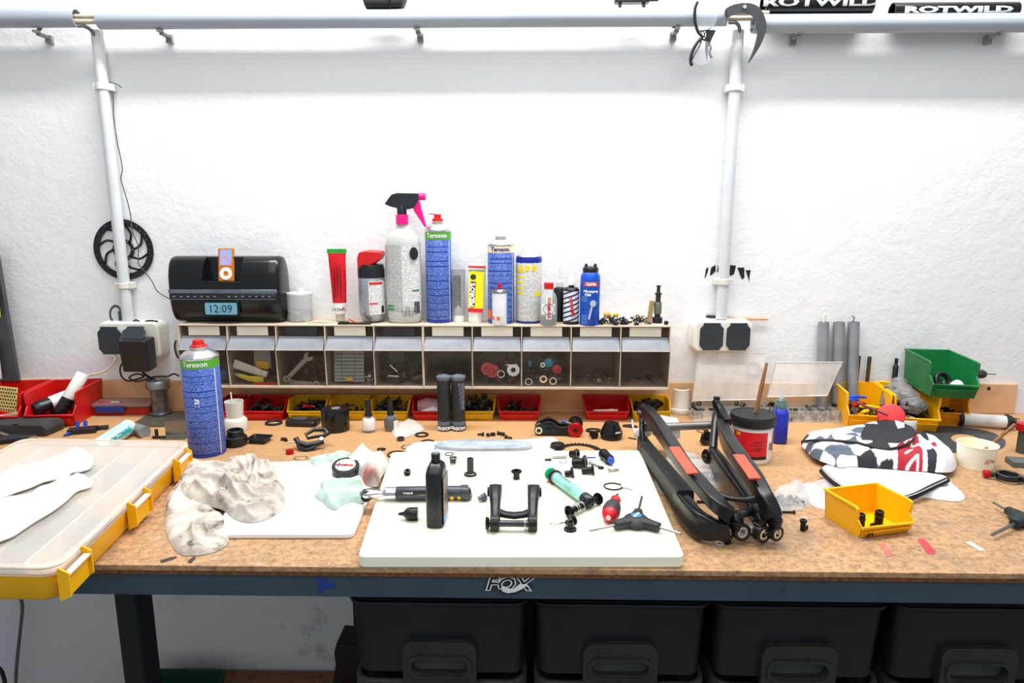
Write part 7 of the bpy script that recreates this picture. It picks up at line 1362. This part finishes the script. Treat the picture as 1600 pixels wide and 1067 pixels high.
g = G(); [g.lathe([(r * 1.006, .026), (r * 1.006, .040)], 1, None, a0=R(36 + 1.9 * i), a1=R(37 + 1.9 * i)) for i in range(7)]; obj('barcode', g, M_ink, t)['kind'] = 'stuff'; obj('yellow_mark', G().lathe([(r * 1.006, .052), (r * 1.006, .058)], 4, None, a0=R(-62), a1=R(-50)), M_yel, t)
a = Vector(c) + Vector((.006, .002, .101)); b = V(1198, 567, a.y + .01); solo('stick', 'worn wooden stick standing in the grease tub lid', 'stick', G().tube([(0, 0, 0), (b - a) * .5, b - a], [.0046, .0045, .0028], 12), M_wstick, a)
t.scale = (1, 1, 1.16)
# blue bottle
c = bp(1216, 690); t = thing('glue_bottle', 'dark blue bottle with clear pointed spout right of the grease tub', 'bottle', c, R(-6))
obj('body', G().loft([((0, 0, 0), .014, .019), ((0, 0, .003), .0155, .0205), ((0, 0, .068), .0155, .0205), ((0, 0, .076), .013, .016), ((0, 0, .080), .011, .012)], 5, 26, None, (0, 1, 0)), mat('royal blue', (28, 44, 170), .3), t)
obj('label', G().box(-.0, .0158 - .0316, .04, .0008, .0004, .05).box(-.0208, 0, .040, .0006, .022, .056), mat('white label', (0, 0, 0)), t); obj('collar', G().lathe([(.012, .079), (.013, .081), (.013, .089), (.0115, .091), (.011, .098), (.006, .103), (0, .103)], 24), mat('green clear collar', (96, 136, 130), .2, alpha=.75), t)
obj('spout', G().lathe([(.006, .102), (.0045, .106), (.0018, .132), (0, .132)], 18), M_frost, t)
# tubes leaning on the wall
for px, pt, w_, lab in ((1287, 503, 16, 'leftmost dull steel tube leaning on the wall'), (1311, 503, 17, 'middle dull steel tube leaning on the wall'), (1334, 503, 17, 'rightmost dull steel tube leaning on the wall')):
    r = w_ / 2 * mpp(V(px, 540, WY - .012)); a = V(px, pt, WY - r - .001); x = V(px - 3, 590, WY - r).x
    b = Vector((V(px - 3, 600, WY - r).x, WY - .028, BZ + .0005)); g = G().ringp(r, r * .8, (a - b).length, dirM((0, 0, 0), a - b)); solo('steel_tube', lab, 'tube', g, mat('scratched dull steel', (158, 162, 168), .45, .35, rgb2=(126, 130, 136), scale=14), b)
solo('plug', 'small pale stub standing out of the leftmost steel tube', 'plug', G().cyl(.0035, .06, None, 10), M_paper, V(1288, 494, WY - .014) - Vector((0, 0, .055))); solo('hook', 'small dark hook at the top of the rightmost steel tube', 'hook', G().tube([(0, 0, 0), (.002, 0, .012), (-.004, 0, .016)], .0012, 6), M_dk, V(1333, 503, WY - .012))
for px, pt, pb, r, lab, m_ in ((1342, 556, 588, .0048, 'thin bronze rod standing behind the yellow bin, left one', mat('bronze rod', (112, 88, 50), .4, .7)), (1359, 557, 588, .0046, 'thin bronze rod standing behind the yellow bin, right one', mat('bronze rod', (0, 0, 0)))):
    a = V(px, pt, WY - .014); solo('rod', lab, 'rod', G().cyl(r, a.z - BZ, None, 16), m_, (a.x, a.y, BZ))
a = V(1401, 560, WY - .016); t = thing('bottle', 'tiny dark bottle-shaped fitting standing by the wall left of the green bin', 'fitting', (a.x, a.y, BZ + .0002)); hz = a.z - BZ; obj('body', G().lathe([(0, 0), (.0065, 0), (.0065, hz - .020), (.0035, hz - .016)], 18), M_black, t); obj('neck', G().lathe([(.0035, hz - .016), (.0042, hz - .012), (.0042, hz), (0, hz)], 16), M_dk, t)
# bins on the right
yb1 = bin_('yellow open bin with coloured clips, right of the sorting boxes', (.835, 1.652, BZ + .0002), .099, .132, .084, M_cy, R(-8), None, .40, deep=True)
yb2 = bin_('yellow open bin full of bagged parts, in front of the green bin', (.940, 1.640, BZ + .0002), .099, .150, .084, M_cy, R(-8), None, .40, deep=True)
yb3 = bin_('orange-yellow bin underneath the green bin', (1.042, 1.668, BZ + .0002), .092, .098, .084, mat('orange yellow', (244, 160, 14), .4), R(-8), None, .38, deep=True)
gb = bin_('green open bin stacked on top of the orange-yellow bin', (1.008, 1.632, BZ + .0875), .104, .165, .082, M_green, R(-8), None, .40, deep=True)
o = Vector(yb1.location)
for dx, dy, dz, m_, lab, rz in ((-.018, .015, .050, mat('clip blue', (30, 80, 210), .4), 'blue clip on top in the yellow bin', .2), (-.006, .000, .044, M_red, 'red clip in the yellow bin', .5), (.012, -.018, .042, M_yel, 'yellow clip in the yellow bin', -.3), (.000, .022, .056, mat('clip blue', (0, 0, 0)), 'second blue clip behind the first in the yellow bin', -.1), (.004, -.030, .034, M_yel, 'second yellow clip lower down in the yellow bin', .4)):
    solo('clip', lab, 'clip', G().loft([((-.022, 0, 0), .004, .003), ((0, .001, .002), .006, .004), ((.022, 0, 0), .003, .003)], 2.5), m_, o + Vector((dx, dy, dz)), rz)
fill('dark parts under the coloured clips in the yellow bin', yb1, .099, .125, .040, 26, .011, M_bits)
a = V(1350, 632, o.y - .045); a = Vector((o.x + .035, o.y - .03, BZ + .050)); solo('handle', 'grey rod standing slantwise in the yellow bin of coloured clips', 'rod', G().tube([(0, 0, 0), (.020, .03, .038)], .0042, 10), mat('grey rod', (88, 90, 96), .4), a)
fill('black parts in the yellow bin in front of the green bin', yb2, .099, .14, .066, 60, .013, M_bits); o2 = Vector(yb2.location)
g = G(); rndb = random.Random(3)
for (dx, dy, dz, sx_, sy_, sz_) in ((-.004, .030, .080, .028, .026, .018), (-.004, -.002, .070, .030, .028, .02), (.000, -.034, .056, .030, .026, .020), (.008, .056, .090, .020, .014, .014)):
    me_ = bmesh.new(); bmesh.ops.create_icosphere(me_, subdivisions=3, radius=1)
    for v in me_.verts: n_ = v.co.normalized(); k_ = 1 + .22 * noise.noise(n_ * 2.3 + Vector((dx * 99, dy, 0))) + .12 * noise.noise(n_ * 6 + Vector((dx * 50, 0, 3))); v.co = Vector((n_.x * sx_ * k_, n_.y * sy_ * k_, n_.z * sz_ * k_))
    m2 = bpy.data.meshes.new('b'); me_.to_mesh(m2); me_.free(); o_ = obj('plastic_bag', m2, mat('grey clear bag', (176, 178, 180), .2, alpha=.38, bump=.8, bscale=70), None, o2 + Vector((dx, dy, dz))); tag(o_, 'crumpled bag of dark parts in the yellow bin, ' + {.045: 'x'}.get(dy, {.030: 'second from the back', -.002: 'largest, in the middle', -.034: 'nearest the lip', .056: 'small, at the back'}.get(dy, '')), 'bag', 'bags in the yellow bin')
o3 = Vector(gb.location); solo('roller', 'round black and white roller lying in the green bin', 'roller', G().torus(.019, .006, dirM((-.004, .0, .026), (.3, -1, .5)), 28, 10).cyl(.010, .016, dirM((.008, -.022, .016), (.2, -1, .6)), 20), M_black, o3 + Vector((.000, -.020, 0))); solo('cap', 'white round cap at the front of the green bin', 'cap', G().rcyl(.014, .014, dirM((0, 0, 0), (.2, -.8, .6)), 24), M_white, o3 + Vector((.006, -.052, .020))); fill('black bits at the bottom of the green bin', gb, .104, .15, .02, 16, .011, M_bits)
fill('black parts in the shadow of the bin beneath the green one', yb3, .1, .10, .040, 14, .013, M_bits)
# bottle brush and wire by the wall, metal strip
a = V(1528, 584, WY - .020); solo('brush', 'small round wire brush lying on the wooden strip at the right', 'brush', G().lathe([(0, -.018), (.008, -.016), (.011, -.004), (.011, .012), (.008, .018), (0, .019)], 18, dirM((0, 0, 0), (1, 0, -.05))).tube([(.018, 0, 0), (.045, 0, -.001)], .0012, 6), mat('brush bristle', (66, 58, 52), .9, bump=1, bscale=300), a)
solo('metal_strip', 'flat bright metal strip lying before the wooden strip at the right', 'strip', G().box(0, 0, .001, .10, .008, .002), M_steel, bp(1540, 634) - Vector((0, .012, 0)), R(4)); solo('knot', 'dark screw hole in the wooden strip at the right end', 'hole', G().cyl(.0045, .0006, dirM((0, 0, 0), (0, -1, 0)), 14), M_ink, V(1545, 607, WY - .0086))
# white roller with rubber ends
a, b = T(1502, 655, .017), T(1572, 660, .017); t = thing('roller', 'white cylinder with black rubber ends lying at the right back corner', 'roller', (a.x, a.y, BZ + .0185), math.atan2(b.y - a.y, b.x - a.x)); L_ = (b - a).length
obj('body', G().lathe([(0, 0), (.0150, 0), (.0150, L_), (0, L_)], 30, MX), mat('roller white', (226, 224, 222), .45), t); obj('end', G().lathe([(0, -.006), (.017, -.006), (.018, -.002), (.017, .002), (0, .002)], 28, MX), M_rub, t); obj('end', G().lathe([(0, L_ - .002), (.0180, L_ - .002), (.0185, L_ + .004), (.014, L_ + .006), (.016, L_ + .009), (.011, L_ + .012), (.012, L_ + .015), (.005, L_ + .022), (0, L_ + .022)], 28, MX), M_rub, t)
solo('brush_tip', 'grey pointed blade lying behind the white roller end', 'blade', G().loft([((-.03, 0, .008), .004, .002), ((0, 0, .010), .009, .003), ((.028, -.004, .006), .001, .001)], 2.2), M_dsteel, T(1580, 662) + Vector((.002, .018, .001)))
# gasket plate
P = pl([(1436, 681), (1446, 671), (1470, 667), (1498, 668), (1540, 674), (1562, 683), (1571, 692), (1562, 702), (1534, 704), (1500, 707), (1470, 708), (1448, 706), (1440, 694)]); cg = sum(P, Vector()) / len(P); out_ = [(p.x - cg.x, p.y - cg.y) for p in smooth_path(P, 4, True)]
H_ = pl([(1485, 684), (1498, 678), (1520, 681), (1536, 690), (1520, 697), (1496, 694)]); hol = [(p.x - cg.x, p.y - cg.y) for p in smooth_path(H_, 4, True)]
solo('gasket', 'flat dark grey gasket sheet with an oval hole behind the jersey', 'gasket', G().flat([out_, hol], .002), mat('gasket grey', (62, 66, 70), .5, var=.15), (cg.x, cg.y, BZ + .0014))
# white jar with red lid and skewer
c = bp(1413, 673); t = thing('jar', 'small cloudy jar standing in front of the yellow bins', 'jar', c); obj('body', G().lathe([(0, 0), (.024, 0), (.025, .004), (.025, .030), (.0235, .032), (.0235, .004)], 28), M_cup, t)
q = T(1391, 650, .050); t = thing('red_disc', 'round red lid with a dark skewer through it, leaning on the cloudy jar', 'disc', (q.x + .002, q.y, q.z), (R(52), R(-38), 0)); obj('disc', G().rcyl(.0285, .014, tr(0, 0, -.007), 36, .002), mat('bright red lid', (236, 40, 48), .4), t)
a = T(1388, 649, .058); b = T(1331, 626, .078); solo('skewer', 'dark brown skewer sticking out of the red lid towards the left', 'stick', G().tube([(0, 0, 0), b - a], .0026, 10), mat('dark brown stick', (96, 40, 40), .5), a)
# paper cup with stick
c = bp(1523, 728); t = thing('paper_cup', 'low cream cup with red handwritten marks at the right', 'cup', c); s = mpp(c + Vector((0, 0, .02))); r = 27.5 * s
obj('body', G().lathe([(0, .001), (r * .86, .001), (r * .88, 0), (r, .046), (r * 1.03, .047), (r * 1.03, .049), (r * .97, .049), (r * .86, .006), (0, .006)], 44), mat('cream cup', (244, 240, 222), .5, var=.02), t); obj('content', G().lathe([(0, .030), (r * .93, .030)], 36), mat('yellow grease', (240, 216, 140), .5), t)
g = G()
for pts in ([(-.004, .016), (-.0015, .026), (.002, .016), (.0035, .027)], [(.008, .018), (.0085, .026)], [(.0125, .024), (.015, .018), (.0175, .024)], [(.0215, .016), (.022, .018)]):
    g.tube([((r * .955 + z * .0) * math.sin(x / r), -(r * (.885 + .115 * z / .046) + .0006) * math.cos(x / r), z) for x, z in pts], .0006, 5)
obj('red_marks', g, M_inkr, t)['kind'] = 'stuff'
a = T(1538, 703, .032); b = T(1585, 664, .055); solo('stick', 'brown wooden stick leaning in the cream cup', 'stick', G().tube([(0, 0, 0), b - a], [.0032, .0040], 10), M_wstick, a)
# jersey
pj = [(1252, 688), (1262, 680), (1290, 676), (1330, 668), (1356, 662), (1400, 664), (1426, 674), (1446, 690), (1472, 700), (1492, 724), (1490, 744), (1474, 748), (1440, 746), (1410, 744), (1370, 740), (1330, 738), (1312, 740), (1290, 730), (1270, 718), (1262, 706)]
def topz(p, k): return [(a, b, max(0, (740 - b) / 75) * k) for a, b in p]
PJ = pl(topz(pj, .030))
CELL = .040
def colj(X, Y, D, Z):
    C = np.ones(X.shape + (3,)) * np.array([.86, .86, .88]); ang = R(10); u = (X * math.cos(ang) + Y * math.sin(ang)) + .012 * fb(X, Y, 45, 12); v = (-X * math.sin(ang) + Y * math.cos(ang)) + .012 * fb(X, Y, 45, 13)
    i = np.floor(u / CELL).astype(int); j = np.floor(v / (CELL * .8)).astype(int); h_ = (i * 7 + j * 13) % 5; ck = ((i + j) % 2 == 0)
    dark = np.array([.018, .020, .028]); grey = np.array([.10, .125, .17])
    C[ck & (h_ < 3)] = dark; C[ck & (h_ >= 3)] = grey
    def inp(pts, z=.032): return sdpoly(X, Y, [(p.x, p.y) for p in pl(pts, z)])[1]
    wt = np.array([.80, .80, .82])
    C[inp([(1396, 640), (1600, 640), (1600, 800), (1400, 800), (1404, 730), (1392, 710)])] = wt
    C[inp([(1290, 694), (1340, 676), (1350, 660), (1300, 660), (1262, 676), (1266, 690)])] = wt
    C[inp([(1342, 690), (1352, 672), (1372, 660), (1410, 664), (1440, 680), (1452, 696), (1430, 690), (1420, 704), (1390, 706), (1360, 700), (1345, 698)])] = dark
    C[inp([(1352, 660), (1366, 656), (1370, 670), (1358, 672)])] = wt; C[inp([(1394, 662), (1410, 664), (1412, 676), (1402, 676)])] = wt
    C[inp([(1400, 708), (1430, 688), (1440, 712), (1448, 742), (1424, 742), (1408, 734)])] = np.array([.40, .012, .03])
    C[inp([(1446, 712), (1456, 710), (1464, 718), (1462, 728), (1452, 726)])] = dark; C[inp([(1452, 700), (1460, 698), (1466, 706), (1456, 706)])] = np.array([.40, .012, .03])
    for L2 in ([(1412, 706), (1420, 700), (1424, 708), (1434, 704)], [(1414, 716), (1424, 713)], [(1418, 722), (1433, 718), (1438, 731), (1423, 734), (1419, 723)]):
        C[pathd(X, Y, [(p.x, p.y) for p in pl(L2, .030)]) < .0022] = .80
    return C
rj = [(.008, .007, [(1262, 700), (1300, 696), (1350, 702), (1390, 712), (1420, 706), (1440, 692)]), (.007, .009, [(1350, 668), (1390, 670), (1425, 682)]), (.006, .006, [(1340, 726), (1380, 720), (1420, 728)]), (.007, .008, [(1444, 706), (1468, 720), (1484, 734)]), (-.006, .006, [(1300, 712), (1340, 716), (1380, 730)])]
def hj(X, Y, D): return (1 - np.exp(-D / .009)) * (.030 + ridge(X, Y, rj, .025) + .003 * fb(X, Y, 70, 15) + .0025 * np.abs(fb(X, Y, 140, 16))) + .0006
M_jer = mat('jersey fabric', (255, 255, 255), .75, var=.0, attr=True, bump=.3, bscale=600)
jb = cloth('jersey', PJ, hj, .0016, M_jer, None, .0124, colj); tag(jb, 'crumpled chequered black, grey and white jersey with a red band', 'jersey')
M_jw = mat('white jersey lining', (238, 232, 236), .8, var=.04, bump=.2, bscale=500)
lowp = [(1284, 734), (1296, 728), (1330, 730), (1380, 734), (1440, 742), (1478, 748), (1492, 762), (1508, 776), (1500, 784), (1470, 782), (1440, 778), (1414, 784), (1390, 778), (1350, 772), (1318, 768), (1298, 754)]
rl2 = [(.005, .005, [(1340, 744), (1366, 762), (1410, 756), (1440, 748)]), (.004, .004, [(1370, 742), (1380, 760), (1400, 770)]), (.005, .006, [(1440, 768), (1470, 764), (1490, 770)])]
def hl2(X, Y, D): return (1 - np.exp(-D / .005)) * (.010 + ridge(X, Y, rl2, .01) * .7 + .001 * fb(X, Y, 90, 19)) + .0006
jl = cloth('jersey_lining', pl(lowp), hl2, .0018, M_jw, None, .0003); del_ = jl; tag(jl, 'white inside of the jersey spilling out in front with black zip', 'fabric')
def surf(pts, hfz, r, m, nm, par, z=.02, n=5):
    P = [p for p in smooth_path(pl(pts, z), n)]; Q = [Vector((p.x, p.y, BZ + hfz + r * .2)) for p in P]; o_ = Vector(par.location); return obj(nm, G().tube([q - o_ for q in Q], r, 8), m, par)
def trim(pts, r, m, nm, par, h):
    P = smooth_path([T(a, b, z) for a, b, z in pts], 6); o_ = Vector(par.location); return obj(nm, G().tube([p - o_ for p in P], r, 8), m, par)
trim([(1253, 690, .018), (1270, 688, .040), (1300, 688, .048), (1340, 692, .048), (1370, 700, .044), (1392, 701, .046), (1415, 695, .050), (1428, 686, .050), (1430, 678, .044)], .0026, mat('black piping', (20, 20, 22), .6), 'piping', jb, 0)
trim([(1284, 736, .012), (1298, 750, .014), (1318, 764, .012), (1340, 774, .007)], .0055, mat('black piping', (0, 0, 0)), 'zip_tape', jl, 0); trim([(1404, 782, .008), (1430, 774, .012), (1454, 762, .016), (1480, 750, .018)], .0055, mat('black piping', (0, 0, 0)), 'zip_tape', jl, 0)
trim([(1286, 734, .018), (1300, 748, .020), (1320, 762, .018)], .0008, mat('silver ink', (0, 0, 0)), 'zip_teeth', jl, 0); trim([(1408, 779, .013), (1432, 771, .018), (1456, 760, .022), (1480, 749, .023)], .0008, mat('silver ink', (0, 0, 0)), 'zip_teeth', jl, 0)
# small yellow bin in front
a, b = T(1318, 840), T(1425, 836); c = (a + b) / 2; sy = bin_('small yellow open bin with two black bolts, standing in front of the jersey', (c.x + .002, c.y + .042, BZ + .0002), .104, .086, .050, M_cy, R(15), None, .38, deep=True)
obj('lettering', G().text('84', .0125, tr(-.034, -.0465, .009) @ rot(R(6)), .0003, 0, .0003), M_ink, sy)
o4 = Vector(sy.location)
flanged(0, 0, 'black stepped bolt standing on its flange in the small yellow bin, right one', .026, .0068, .0125, .003, None, True, base=o4 + Vector((.012, -.014, .0026)), extra=lambda t, M: obj('groove_rings', G().torus(.0070, .0009, tr(0, 0, .020), 22, 5), M_rub, t)); flanged(0, 0, 'black stepped bolt standing in the small yellow bin, left one', .024, .0068, .0085, .003, None, True, base=o4 + Vector((-.022, -.022, .0026)), extra=lambda t, M: obj('groove_rings', G().torus(.0070, .0009, tr(0, 0, .018), 22, 5), M_rub, t))
# loose bolts, bag of screws
flanged(0, 0, 'black socket bolt standing on the bench left of the small yellow bin', .014, .0042, .0060, .005, None, False, head_up=True, base=bp(1254, 829), hole=True); flanged(0, 0, 'small black bolt lying right beside the upright socket bolt', .008, .0028, .0042, .003, None, False, az=R(130), base=bp(1261, 828))
flanged(0, 0, 'long thin black screw lying in front of the screw bag', .018, .0019, .0036, .003, None, False, az=R(170), base=bp(1242, 803))
film([(1208, 772), (1222, 762), (1246, 758), (1262, 768), (1266, 786), (1256, 796), (1236, 799), (1216, 797), (1209, 786)], 'clear bag of dark screws lying right of the swingarm', .015, 81); film([(1244, 762), (1270, 754), (1294, 752), (1304, 762), (1302, 782), (1302, 800), (1284, 796), (1262, 786)], 'crumpled empty clear bag left of the small yellow bin', .009, 82, mat('clear film bright', (238, 234, 236), .15, alpha=.5, bump=.8, bscale=60))
solo('small_parts', 'dark screws inside the clear bag right of the swingarm', 'hardware', piece(G(), 60, .0050, (.048, .030, .010), 'rc'), M_mix, bp(1236, 786), 0, None, 0, 'stuff')
# clamp and Y wrench at the right edge
c = bp(1585, 752); t = thing('seat_clamp', 'black clamp ring with red knob at the right frame edge', 'clamp', c, R(-12)); obj('ring', G().ringp(.021, .0155, .011, tr(-.012, 0, .004)), M_black, t, bev=.001); obj('arm', G().loft([((-.034, .002, .009), .004, .005), ((-.044, .006, .009), .006, .006)], 2.5), M_black, t); obj('tail', G().loft([((.006, -.006, .010), .006, .007), ((.022, -.022, .008), .004, .006), ((.018, -.036, .006), .002, .004)], 2.5), M_black, t)
obj('knob', G().rcyl(.0075, .010, dirM((-.052, .006, .009), (1, 0, 0)), 18), M_redan, t)
c = bp(1612, 728); solo('steel_block', 'dark steel block behind the black clamp at the right frame edge', 'block', G().box(0, 0, .006, .085, .036, .012), mat('grey casting', (0, 0, 0)), c, R(-10), None, .001)
c = bp(1603, 712); t = thing('adjust_post', 'dark green post with a red top at the right frame edge', 'knob', c + Vector((.006, .02, 0))); obj('post', G().cyl(.012, .050, None, 18), mat('dark olive', (70, 76, 60), .5), t); obj('knob', G().rcyl(.018, .016, tr(0, 0, .050), 24), M_redan, t)
c = T(1600, 812, .009); c = Vector((c.x, c.y, BZ + .0012)); arms = []
for tip in ((1554, 787), (1551, 836)): az, ln = azp((1600, 812), tip, .009); arms.append((az, .034, ln - .032, .0026))
arms.append((R(5), .034, .03, .0026)); y_tool(c, 0, 'black three-armed hex wrench with pale emblem at the right frame edge', arms, mat('teal black grip', (24, 34, 40), .5), False)
